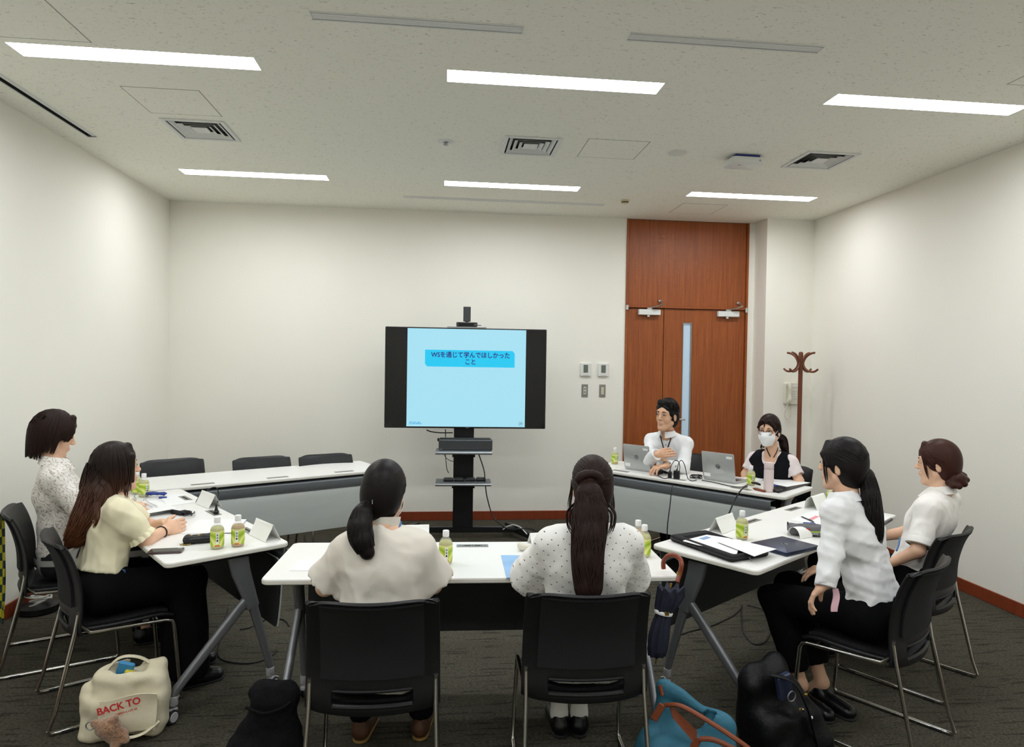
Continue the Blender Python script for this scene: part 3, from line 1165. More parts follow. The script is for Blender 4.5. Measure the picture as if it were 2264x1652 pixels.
# ------------------------------------------------------------------ screen on its stand
def tv():
    yT = 6.52
    cx, W, z0, z1 = .255, 1.565, 1.098, 2.075
    a = -.03
    sx = .245
    r = thing('screen_stand', 'black floor stand with two grey shelves carrying the large screen', 'stand', (sx, 6.62, 0), a)
    MB().bbox((0, 0, .10 + .6), (.198, .055, 1.2), .006).build('column', 'black_satin', r, False)
    MB().bbox((0, -.005, 1.42), (.16, .05, .62), .004).build('upper_column', 'black_satin', r, False)
    MB().bbox((0, 0, .085), (1.15, .05, .055), .004).build('base_bar', 'black_satin', r, False)
    for s in (-1, 1):
        b = MB()
        b.loft([[(s * .53 + q * .03 + s * dx, y, z) for q, z in ((-1, .05), (1, .05), (1, .05 + h), (-1, .05 + h))] for dx, y, h in ((-.06, .30, .03), (0, .02, .075), (.22, -.40, .04))])
        b.build('foot', 'black_satin', r, False)
        for y, dx in ((.28, -.06), (-.36, .2)):
            q = MB()
            q.lathe([(.025, -.012), (.027, 0), (.025, .012)], 16, (s * (.53 + dx), y, .027), rot(0, math.pi / 2, 0))
            q.build('foot_caster', 'rubber', r)
    # shelves
    for z, wd in ((.885, .535), (.585, .53)):
        b = MB()
        b.bbox((0, -.16, z), (wd, .26, .018), .003)
        sh = b.build('shelf', 'panel_dark', r, False)
        e = MB()
        e.tube([(-wd / 2, -.292, z - .004), (wd / 2, -.292, z - .004)], .013, 10)
        e.build('shelf_edge', 'alu', sh)
        for s in (-1, 1):
            MB().bbox((s * .1, -.10, z - .035), (.02, .14, .05), .003).build('shelf_bracket', 'black_satin', sh, False)
    # display
    d = thing('flat_screen', 'large flat screen showing a pale blue presentation slide', 'screen', (cx, yT, 0), a)
    zc, H = (z0 + z1) / 2, z1 - z0
    b = MB()
    b.bbox((0, .02, zc), (W, .045, H), .006)
    b.build('screen_body', 'black_satin', d, False)
    MB().bbox((0, .055, zc), (W * .7, .05, H * .6), .01).build('rear_housing', 'black_satin', d, False)
    MB().box((0, -.0035, zc), (W - .016, .003, H - .016)).build('screen_glass', 'black_gloss', d, False)
    # the slide: a lit area of the display with its print
    m = mat('slide_light', (10, 10, 10), 0.4, emit=((172, 232, 250), 0.92))
    mat('slide_band', (10, 10, 10), 0.4, emit=((28, 206, 250), 0.92))
    mat('slide_ink', (10, 10, 10), 0.4, emit=((38, 32, 132), 0.9))
    mat('slide_logo', (10, 10, 10), 0.4, emit=((90, 184, 236), 0.9))
    mat('slide_grey', (10, 10, 10), 0.4, emit=((70, 104, 124), 0.9))
    for q_ in ('slide_band', 'slide_ink', 'slide_logo', 'slide_grey'):
        MATS[q_].cycles.emission_sampling = 'NONE'
    sx0, sx1 = -W / 2 + .213, W / 2 - .203
    sz0, sz1 = z0 + .016, z1 - .012
    fx = lambda u: sx0 + (sx1 - sx0) * u
    fz = lambda v: sz1 - (sz1 - sz0) * v
    s = MB().box(((sx0 + sx1) / 2, -.0055, (sz0 + sz1) / 2), (sx1 - sx0, .001, sz1 - sz0)).build('slide', 'slide_light', d, False)
    b = MB()
    bx0, bx1, bz0, bz1, cc = fx(.148), fx(.905), fz(.387), fz(.216), .022
    pts = [(bx0, bz1), (bx1 - cc, bz1), (bx1, bz1 - cc * 1.2), (bx1, bz0), (bx0 + cc, bz0), (bx0, bz0 + cc * 1.2)]
    b.loft([[(x, -.0062, z) for x, z in pts], [(x, -.0072, z) for x, z in pts]])
    b.build('slide_band', 'slide_band', s, False)
    Rx = rot(math.pi / 2, 0, 0)
    t1 = text('WSを通じて学んでほしかった', .062, 'slide_ink', s, M4(Rx, (fx(.530), -.0078, fz(.268))), 'slide_title', .0013)
    t2 = text('こと', .062, 'slide_ink', s, M4(Rx, (fx(.530), -.0078, fz(.338))), 'slide_title', .0013)
    # fit the first title line to its width
    me = t1.data
    xs = [v.co.x for v in me.vertices]
    k = (fx(.86) - fx(.196)) / max(.01, (max(xs) - min(xs)))
    ys = [v.co.y for v in me.vertices]
    for v in me.vertices:
        v.co.x = (v.co.x - (max(xs) + min(xs)) / 2) * k
        v.co.y *= max(1.0, k * 1.08)
    for v in t2.data.vertices:
        v.co.x *= k
        v.co.y *= max(1.0, k * 1.08)
    text('TaKaRa', .034, 'slide_logo', s, M4(Rx, (fx(.078), -.0068, fz(.966))), 'slide_logo', .001)
    b = MB()
    for q in range(3):
        b.box((fx(.028), -.0068, fz(.958) - q * .008), (.018, .001, .004))
    b.build('slide_mark', 'slide_logo', s, False)
    text('29', .027, 'slide_grey', s, M4(Rx, (fx(.965), -.0068, fz(.966))), 'slide_number', .0004)
    b = MB()
    b.tube([(fx(.965) + .021 * math.cos(q * math.pi / 12), -.0066, fz(.966) + .023 * math.sin(q * math.pi / 12)) for q in range(24)], .0009, 4, closed=True)
    b.build('number_ring', 'slide_grey', s)
    mat('brand_grey', (150, 152, 155), 0.4)
    text('SONY', .013, 'brand_grey', d, M4(Rx, (.02, -.0055, z0 + .007)), 'brand_mark', .0003)
    # conference camera on top
    c = thing('conference_camera', 'dark conference camera with upright flap on top of the screen', 'camera', (cx + .0, yT, z1), a)
    MB().bbox((0, .02, .008), (.38, .06, .006), .002).build('mount_plate', 'alu', c, False)
    MB().bbox((0, .015, .035), (.205, .06, .042), .006).build('camera_bar', 'dark_grey_plastic', c, False)
    MB().bbox((0, -.0165, .035), (.165, .004, .028), .001).build('lens_window', 'black_gloss', c, False)
    MB().bbox((.078, -.0195, .03), (.022, .002, .005), .0005).build('maker_mark', 'brand_grey', c, False)
    MB().bbox((0, .02, .062), (.036, .02, .02), .002).build('flap_hinge', 'black_satin', c, False)
    MB().bbox((-.0, .02, .135), (.072, .016, .145), .003).build('privacy_flap', 'dark_grey_plastic', c, False)
    w_ = MB()
    w_.tube([(.10, .02, .03), (.14, .02, .028)], .004, 6)
    w_.build('camera_plug', 'cord_black', c)
    # sound bar unit on the upper shelf
    sb = thing('sound_bar', 'dark grey box-shaped speaker on the upper shelf below the screen', 'speaker', (sx + .012, 6.47, .894), a)
    b = MB()
    b.bbox((0, 0, .052), (.515, .12, .103), .008)
    b.build('speaker_body', 'dark_grey_plastic', sb, False)
    MB().bbox((-.235, -.061, .012), (.03, .002, .005), .0005).build('maker_mark', 'brand_grey', sb, False)
    MB().bbox((-.005, .03, .108), (.49, .05, .012), .003).build('top_rail', 'black_satin', sb, False)
    MB().bbox((-.262, .0, .098), (.018, .03, .03), .003).build('end_cap', 'black_satin', sb, False)
    # flat black boxes on the lower shelf
    for k, x in enumerate((-.115, -.01, .10, .20)):
        o = thing('microphone_charger', ['first', 'second', 'third', 'fourth'][k] + ' from left of the four flat black boxes on the lower shelf', 'device', (sx - .035 + x, 6.47 - a * x, .5945), a, 'black boxes on the lower shelf')
        b = MB()
        b.rslab(.092, .09, .01, [(.002, 0), (0, .004), (0, .016), (.006, .028)])
        b.build('device_body', 'black_satin', o)
        MB().bbox((0, 0, .0285), (.06, .05, .003), .001).build('device_lid', 'dark_grey_plastic', o, False)
    # cables
    def cable(label, pts, rad, m='cord_black', name='cable'):
        b = MB()
        b.tube(smooth_path(pts, 8), rad, 6)
        tag(b.build(name, m), label, 'cable')
    cable('black cable falling from the upper shelf to the floor right of the stand', [P(1058, 1003, 6.50), P(1070, 1040, 6.47), P(1073, 1072, 6.42), P(1077, 1100, 6.42), P(1089, 1140, 6.4), P(1107, 1160, 6.35), P(1128, 1170, 6.35), (P(1165, 1169, 6.3)), (P(1182, 1172, 6.2)), P(1197, 1185, 6.05)], .006)
    cable('thin black cable hanging left of the stand column between the shelves', [P(985, 1002, 6.45), P(986, 1020, 6.44), P(988, 1037, 6.42), P(992, 1046, 6.42)], .004)
    cable('black cable drooping under the left part of the screen', [P(943, 951, 6.58), P(955, 955, 6.56), P(975, 957, 6.55), P(1001, 957, 6.55)], .006)
    cable('short black cable loop beside the column under the upper shelf', [P(980, 1001, 6.5), P(986, 1012, 6.5), P(994, 1018, 6.52), P(1003, 1021, 6.56)], .003)
    cable('black cable running down from the screen to the sound bar', [P(985, 950, 6.55), P(985, 958, 6.52), P(985, 966, 6.46)], .005)
    cable('white cable bowing up from the floor beside the right foot of the stand', [P(1112, 1171, 6.6), P(1122, 1164, 6.58), P(1135, 1161, 6.55), P(1150, 1166, 6.45), P(1165, 1181, 6.2)], .005, 'cord_white')
    cable('long white cable lying across the floor right of the stand', [P(1195, 1181, 6.05), P(1200, 1177, 6.15), P(1225, 1169, 6.35), P(1252, 1158, 6.7), P(1290, 1152, 6.85), P(1330, 1150, 6.9)], .006, 'cord_white')


tv()
# ================================================================== SOFT FORMS (signed distance fields -> mesh)
class Field:
    """smooth union of rounded bars and ellipsoids on a grid, meshed with surface nets"""

    def __init__(s, lo, hi, h):
        s.lo = np.array(lo, float)
        s.h = h
        s.n = np.maximum(4, np.ceil((np.array(hi) - s.lo) / h).astype(int) + 1)
        s.d = np.full(s.n, .08, np.float32)
        s.ax = [(s.lo[i] + h * np.arange(s.n[i])).astype(np.float32) for i in range(3)]

    def block(s, lo, hi):
        a = np.clip(np.floor((np.array(lo) - s.lo) / s.h).astype(int), 0, s.n)
        b = np.clip(np.ceil((np.array(hi) - s.lo) / s.h).astype(int) + 1, 0, s.n)
        if np.any(b <= a):
            return None
        sl = tuple(slice(a[i], b[i]) for i in range(3))
        X, Y, Z = np.meshgrid(s.ax[0][sl[0]], s.ax[1][sl[1]], s.ax[2][sl[2]], indexing='ij')
        return sl, X, Y, Z

    def put(s, sl, d, k, sub):
        o = s.d[sl]
        if sub:
            d = -d
            if k > 0:
                hh = np.clip(.5 - .5 * (o - d) / k, 0, 1)
                s.d[sl] = o * (1 - hh) + d * hh + k * hh * (1 - hh)
            else:
                s.d[sl] = np.maximum(o, d)
        elif k > 0:
            hh = np.clip(.5 + .5 * (o - d) / k, 0, 1)
            s.d[sl] = o * (1 - hh) + d * hh - k * hh * (1 - hh)
        else:
            s.d[sl] = np.minimum(o, d)

    def cap(s, a, b, ra, rb=None, k=.02, flat=None, sub=False):
        """bar from a to b; flat=(direction, factor) squeezes it along a direction"""
        a, b = np.array(a, float), np.array(b, float)
        rb = ra if rb is None else rb
        m = max(ra, rb) * (max(1, flat[1]) if flat else 1) + k + 3 * s.h
        q = s.block(np.minimum(a, b) - m, np.maximum(a, b) + m)
        if q is None:
            return s
        sl, X, Y, Z = q
        ab = b - a
        L2 = float(ab @ ab) + 1e-12
        t = np.clip(((X - a[0]) * ab[0] + (Y - a[1]) * ab[1] + (Z - a[2]) * ab[2]) / L2, 0, 1)
        dx, dy, dz = X - a[0] - t * ab[0], Y - a[1] - t * ab[1], Z - a[2] - t * ab[2]
        if flat:
            n = np.array(flat[0], float)
            n /= np.linalg.norm(n)
            f = 1 / flat[1] - 1
            pr = (dx * n[0] + dy * n[1] + dz * n[2]) * f
            dx, dy, dz = dx + pr * n[0], dy + pr * n[1], dz + pr * n[2]
        d = np.sqrt(dx * dx + dy * dy + dz * dz) - (ra + (rb - ra) * t)
        if flat:
            d *= min(1, flat[1])
        s.put(sl, d.astype(np.float32), k, sub)
        return s

    def ell(s, c, r, R=None, k=.02, sub=False):
        """ellipsoid: centre c, radii r, R columns are its axes"""
        c, r = np.array(c, float), np.array(r, float)
        m = max(r) + k + 3 * s.h
        q = s.block(c - m, c + m)
        if q is None:
            return s
        sl, X, Y, Z = q
        p = [X - c[0], Y - c[1], Z - c[2]]
        if R is not None:
            R = np.asarray(R)
            p = [p[0] * R[0, i] + p[1] * R[1, i] + p[2] * R[2, i] for i in range(3)]
        k0 = np.sqrt((p[0] / r[0]) ** 2 + (p[1] / r[1]) ** 2 + (p[2] / r[2]) ** 2)
        k1 = np.sqrt((p[0] / r[0] ** 2) ** 2 + (p[1] / r[1] ** 2) ** 2 + (p[2] / r[2] ** 2) ** 2) + 1e-6
        d = k0 * (k0 - 1) / k1
        d = np.where(k0 < .2, -min(r) * .8, d)
        s.put(sl, d.astype(np.float32), k, sub)
        return s

    def rbox(s, c, half, rad, R=None, k=.02, sub=False):
        c, half = np.array(c, float), np.array(half, float)
        m = float(np.linalg.norm(half)) + rad + k + 3 * s.h
        q = s.block(c - m, c + m)
        if q is None:
            return s
        sl, X, Y, Z = q
        p = [X - c[0], Y - c[1], Z - c[2]]
        if R is not None:
            R = np.asarray(R)
            p = [p[0] * R[0, i] + p[1] * R[1, i] + p[2] * R[2, i] for i in range(3)]
        e = [np.abs(p[i]) - (half[i] - rad) for i in range(3)]
        d = np.sqrt(sum(np.maximum(x, 0) ** 2 for x in e)) + np.minimum(np.maximum(e[0], np.maximum(e[1], e[2])), 0) - rad
        s.put(sl, d.astype(np.float32), k, sub)
        return s

    def cut(s, p, n, k=0.0):
        """keep the side that n points away from"""
        p, n = np.array(p, float), np.array(n, float)
        n /= np.linalg.norm(n)
        X, Y, Z = np.meshgrid(*s.ax, indexing='ij', sparse=True)
        d = (X - p[0]) * n[0] + (Y - p[1]) * n[1] + (Z - p[2]) * n[2]
        if k > 0:
            hh = np.clip(.5 - .5 * (s.d - d) / k, 0, 1)
            s.d = (s.d * (1 - hh) + d * hh + k * hh * (1 - hh)).astype(np.float32)
        else:
            s.d = np.maximum(s.d, d).astype(np.float32)
        return s

    def ripple(s, amp, scale, seed=1, stretch=(1, 1, 1), n=7, ridge=False):
        """cloth-like unevenness"""
        rg = np.random.default_rng(seed)
        X, Y, Z = np.meshgrid(*s.ax, indexing='ij', sparse=True)
        acc = 0
        for i in range(n):
            v = rg.normal(size=3) * np.array(stretch)
            v *= scale * (0.6 + 1.2 * rg.random()) / (np.linalg.norm(v) + 1e-9)
            ph = rg.random() * 6.28
            w_ = np.sin(X * v[0] + Y * v[1] + Z * v[2] + ph + 1.3 * np.sin(X * v[1] * .6 - Z * v[0] * .6 + ph * 2))
            acc = acc + (w_ if not ridge else .5 - 1.6 * (1 - np.abs(w_)) ** 2)
        s.d = (s.d + amp * acc / n * 1.8).astype(np.float32)
        return s

    def mesh(s):
        d = s.d
        d[0], d[-1], d[:, 0], d[:, -1], d[:, :, 0], d[:, :, -1] = .05, .05, .05, .05, .05, .05
        ins = d < 0
        nx, ny, nz = d.shape
        c = np.zeros((nx - 1, ny - 1, nz - 1), np.int8)
        for i in (0, 1):
            for j in (0, 1):
                for k in (0, 1):
                    c += ins[i:nx - 1 + i, j:ny - 1 + j, k:nz - 1 + k]
        act = np.argwhere((c > 0) & (c < 8))
        if len(act) == 0:
            return np.zeros((0, 3)), np.zeros((0, 4), int)
        vid = np.full(c.shape, -1, np.int64)
        vid[tuple(act.T)] = np.arange(len(act))
        off = np.array([(i, j, k) for i in (0, 1) for j in (0, 1) for k in (0, 1)])
        vals = np.stack([d[act[:, 0] + o[0], act[:, 1] + o[1], act[:, 2] + o[2]] for o in off], 1)
        acc = np.zeros((len(act), 3))
        cnt = np.zeros(len(act))
        for a in range(8):
            for b in range(a + 1, 8):
                if np.abs(off[a] - off[b]).sum() != 1:
                    continue
                m = (vals[:, a] < 0) != (vals[:, b] < 0)
                t = vals[m, a] / (vals[m, a] - vals[m, b])
                acc[m] += off[a] + t[:, None] * (off[b] - off[a])
                cnt[m] += 1
        V = s.lo + s.h * (act + acc / cnt[:, None])
        Q = []
        for axis in range(3):
            sl0 = [slice(None)] * 3
            sl1 = [slice(None)] * 3
            sl0[axis] = slice(0, -1)
            sl1[axis] = slice(1, None)
            A, B = ins[tuple(sl0)], ins[tuple(sl1)]
            e = np.argwhere(A != B)
            u, v = (axis + 1) % 3, (axis + 2) % 3
            e = e[(e[:, u] > 0) & (e[:, v] > 0) & (e[:, u] < d.shape[u] - 1) & (e[:, v] < d.shape[v] - 1)]
            if len(e) == 0:
                continue
            fl = A[tuple(e.T)]

            def g(du, dv):
                q = e.copy()
                q[:, u] += du
                q[:, v] += dv
                return vid[tuple(q.T)]
            q = np.stack([g(-1, -1), g(0, -1), g(0, 0), g(-1, 0)], 1)
            q[~fl] = q[~fl][:, ::-1]
            Q.append(q)
        Q = np.concatenate(Q)
        return V, Q


def soft(name, parts, m, parent=None, base=(0, 0, 0), smooth_it=1):
    """one mesh object from (V, Q) pieces (world coordinates), stored relative to base"""
    Vs, Qs, o = [], [], 0
    for V, Q in parts:
        V = np.array(V, float)
        if smooth_it and len(Q):
            for _ in range(smooth_it):   # light Laplacian smoothing
                acc = np.zeros_like(V)
                cnt = np.zeros(len(V))
                for a in range(4):
                    b = (a + 1) % 4
                    np.add.at(acc, Q[:, a], V[Q[:, b]])
                    np.add.at(cnt, Q[:, a], 1)
                    np.add.at(acc, Q[:, b], V[Q[:, a]])
                    np.add.at(cnt, Q[:, b], 1)
                V = V * .5 + .5 * acc / np.maximum(cnt, 1)[:, None]
        Vs.append(V)
        Qs.append(np.asarray(Q) + o)
        o += len(V)
    V = np.concatenate(Vs) - np.array(base)
    Q = np.concatenate(Qs)
    me = bpy.data.meshes.new(name)
    me.vertices.add(len(V))
    me.vertices.foreach_set('co', V.astype(np.float32).ravel())
    me.loops.add(len(Q) * 4)
    me.loops.foreach_set('vertex_index', Q.astype(np.int32).ravel())
    me.polygons.add(len(Q))
    me.polygons.foreach_set('loop_start', np.arange(0, len(Q) * 4, 4, dtype=np.int32))
    me.polygons.foreach_set('loop_total', np.full(len(Q), 4, np.int32))
    me.polygons.foreach_set('use_smooth', np.ones(len(Q), bool))
    me.update(calc_edges=True)
    me.validate()
    me.materials.append(MATS[m] if isinstance(m, str) else m)
    return link(name, me, parent)


def onto(objs, base, px, py, off=.002, fallback=5.0):
    """where the sight line through (px, py) first meets one of the meshes (all stored relative to base)"""
    from mathutils.bvhtree import BVHTree
    d = unit(CF + CR * (px - FW / 2) / FOC - CU * (py - FH / 2) / FOC)
    best = None
    for o in objs:
        t = BVHS.get(o.name)
        if t is None:
            me = o.data
            v = np.empty(len(me.vertices) * 3, np.float32)
            me.vertices.foreach_get('co', v)
            t = BVHTree.FromPolygons([tuple(q) for q in v.reshape(-1, 3).tolist()], [tuple(p.vertices) for p in me.polygons])
            BVHS[o.name] = t
        h = t.ray_cast(Vector((C0 - base).tolist()), Vector(d.tolist()))
        if h[0] is not None and (best is None or h[3] < best[1]):
            best = (np.array(h[0]) + base, h[3], np.array(h[1]))
    if best is None:
        return P(px, py, fallback), -d
    return best[0] - d * off, best[2]


BVHS = {}


def unit(v):
    v = np.array(v, float)
    return v / (np.linalg.norm(v) + 1e-12)
# ================================================================== THINGS ON THE TABLES
def label_mat():
    m = mat('tea_label', (182, 204, 60), 0.35)
    N, L, b = nodes_of(m)
    tc = N.new('ShaderNodeTexCoord')
    mp = N.new('ShaderNodeMapping')
    mp.inputs['Scale'].default_value = (9, 9, 6)
    L.new(tc.outputs['Object'], mp.inputs['Vector'])
    wv = N.new('ShaderNodeTexWave')
    wv.wave_type = 'RINGS'
    wv.inputs['Scale'].default_value = 1.4
    wv.inputs['Distortion'].default_value = 3.5
    wv.inputs['Detail'].default_value = 1.0
    L.new(mp.outputs['Vector'], wv.inputs['Vector'])
    r = N.new('ShaderNodeValToRGB')
    e = r.color_ramp.elements
    e[0].position, e[0].color = .0, srgb(150, 184, 44)
    e[1].position, e[1].color = 1.0, srgb(228, 230, 150)
    q = e.new(.35)
    q.color = srgb(186, 208, 66)
    q = e.new(.7)
    q.color = srgb(200, 214, 84)
    L.new(wv.outputs['Color'], r.inputs['Fac'])
    L.new(r.outputs['Color'], b.inputs['Base Color'])


label_mat()


def make_bottle():
    r = thing('tea_bottle', 'x', 'bottle', (0, 0, 0), 0, 'small green tea bottles on the tables')
    R_ = .0325
    b = MB()
    b.lathe([(.022, 0), (R_ - .003, .002), (R_ - .001, .008), (R_, .014), (R_, .098), (R_ - .004, .108), (.022, .119), (.0145, .126), (.0135, .131), (.0135, .134)], 28)
    b.build('bottle_shell', 'clear_plastic', r)
    b = MB()
    b.lathe([(.021, .0015), (R_ - .0045, .003), (R_ - .0015, .009), (R_ - .0015, .098), (R_ - .006, .107), (.020, .112)], 24)
    b.build('tea', 'tea', r)
    b = MB()
    b.lathe([(R_ + .0006, .016), (R_ + .0006, .092)], 28, cap0=False, cap1=False)
    lb = b.build('label', 'tea_label', r)
    # white strip with dark characters, and the orange mark
    def patch(name, m, a0, a1, z0, z1, dr=.0012):
        q = MB()
        n = 5
        q.shell(np.array([[((R_ + dr) * math.cos(a0 + (a1 - a0) * i / n), (R_ + dr) * math.sin(a0 + (a1 - a0) * i / n), z) for z in (z0, z1)] for i in range(n + 1)]), .0003)
        return q.build(name, m, lb)
    patch('name_strip', 'paper', -1.75, -1.33, .028, .086)
    for k in range(3):
        patch('character', 'ink_black' if k == 2 else 'plate_grey', -1.64, -1.44, .068 - .014 * k, .077 - .014 * k, .0018)
    patch('orange_mark', 'ink_orange', -1.9, -1.2, .016, .022)
    b = MB()
    b.lathe([(.0150, .130), (.0155, .132), (.0155, .155), (.0140, .158), (.001, .158)], 20)
    b.build('cap', 'bottle_cap', r)
    return r


mat('ink_orange', (214, 96, 44), 0.6)
BOT = [
    ((985, 1246), .1, 'tea bottle standing alone on the near table beside the woman with low ponytail'),
    ((1424, 1230), -.3, 'front one of the two tea bottles by the dotted blouse woman'),
    ((1410, 1218), .5, 'back one of the two tea bottles by the dotted blouse woman'),
    ((480, 1212), .0, 'left one of the two tea bottles at the left table\'s near end'),
    ((526, 1207), -.2, 'right, browner one of the two tea bottles at the left table\'s near end'),
    ((318, 1098), .6, 'tea bottle at the left table\'s far end next to blue cord'),
    ((302, 1092), 1.2, 'tea bottle half hidden behind the face of the long-haired woman'),
    ((1640, 1192), .6, 'tea bottle standing behind the black laptop sleeve on the right table'),
    ((1838, 1118), .2, 'tea bottle hidden behind the shoulder of the woman in white shirt'),
    ((1359, 1026), .4, 'tea bottle left of the man\'s silver laptop'),
    ((1660, 1073), .5, 'tea bottle between the second silver laptop and the pink flask'),
]
B0 = make_bottle()
for i, ((px_, py_), a, lab) in enumerate(BOT):
    o = B0 if i == 0 else copy_tree(B0)
    q = onz(px_, py_, TZ + .0005)
    o.location = (q[0], q[1], TZ + .0006)
    o.rotation_euler = (0, 0, a - math.atan2(q[0], q[1]))
    o['label'] = lab
    if i in (2, 4):
        for ch in o.children:
            if ch.name.startswith('tea'):
                ch.data = ch.data.copy()
                ch.data.materials.clear()
                ch.data.materials.append(MATS['tea_brown'])


def flat(name, pts, z, h, m, label=None, cat=None, parent=None, group=None, bend=0.0):
    """thin slab whose four corners the photograph shows at pts, lying at height z"""
    c = [onz(x, y, z) for x, y in pts]
    n = 7
    G = np.zeros((n, n, 3))
    for i in range(n):
        for j in range(n):
            u, v = i / (n - 1), j / (n - 1)
            p = (1 - u) * (1 - v) * c[0] + u * (1 - v) * c[1] + u * v * c[2] + (1 - u) * v * c[3]
            G[i, j] = p + np.array([0, 0, bend * (u * u + .5 * v * v)])
    b = MB()
    sgn = np.cross(G[1, 0] - G[0, 0], G[0, 1] - G[0, 0])[2]
    b.shell(G, h if sgn > 0 else -h)
    o = b.build(name, m, parent, angle=30)
    if label:
        tag(o, label, cat, group)
    return o


def paper_marks(parent, pts, z, rows, m='ink_grey'):
    """printed lines on a sheet: rows of (u0, u1, v) in the sheet's own coordinates"""
    c = [onz(x, y, z) for x, y in pts]
    f = lambda u, v: (1 - u) * (1 - v) * c[0] + u * (1 - v) * c[1] + u * v * c[2] + (1 - u) * v * c[3]
    for u0, u1, v, t in rows:
        b = MB()
        q = [f(u0, v), f(u1, v), f(u1, v + t), f(u0, v + t)]
        b.loft([[p + np.array([0, 0, .0003]) for p in q], [p + np.array([0, 0, .0006]) for p in q]])
        b.build('printed_line', m, parent, False)


def tent(px_, py_, head, label, L=.21, h=.085, bw=.085, curl=.0):
    """paper name card folded into an open triangular tube; head = direction of its long axis"""
    q = onz(px_, py_, TZ)
    o = thing('name_card', label, 'name card', (q[0], q[1], TZ + .0006), math.radians(head), 'folded paper name cards')
    prof = smooth_path([(0, -bw / 2, .001), (0, -.01 - curl * .3, h * .72), (0, .0, h), (0, .012 + curl, h * .70), (0, bw / 2, .001)], 4)
    G = np.array([[(x, p[1], p[2]) for p in prof] for x in np.linspace(-L / 2, L / 2, 5)])
    b = MB()
    b.shell(G, .0008)
    o2 = b.build('card_faces', 'paper_card', o, angle=60)
    MB().box((0, 0, .0008), (L, bw, .0008)).build('card_base', 'paper_card', o, False)
    return o


tent(585, 1188, -52, 'folded white name card at the near right corner of the left table')
tent(461, 1118, -50, 'folded white name card near the black plug on the left table')
tent(1600, 1172, 40, 'folded white name card behind the black sleeve on the right table')
tent(1806, 1122, 38, 'folded white name card at the far end of the right table', curl=.02)
tent(905, 1192, 3, 'white name card showing over the shoulder of the low ponytail woman', h=.075)
tent(1195, 1203, 10, 'lilac-topped white name card left of the dotted blouse', L=.12, h=.06)


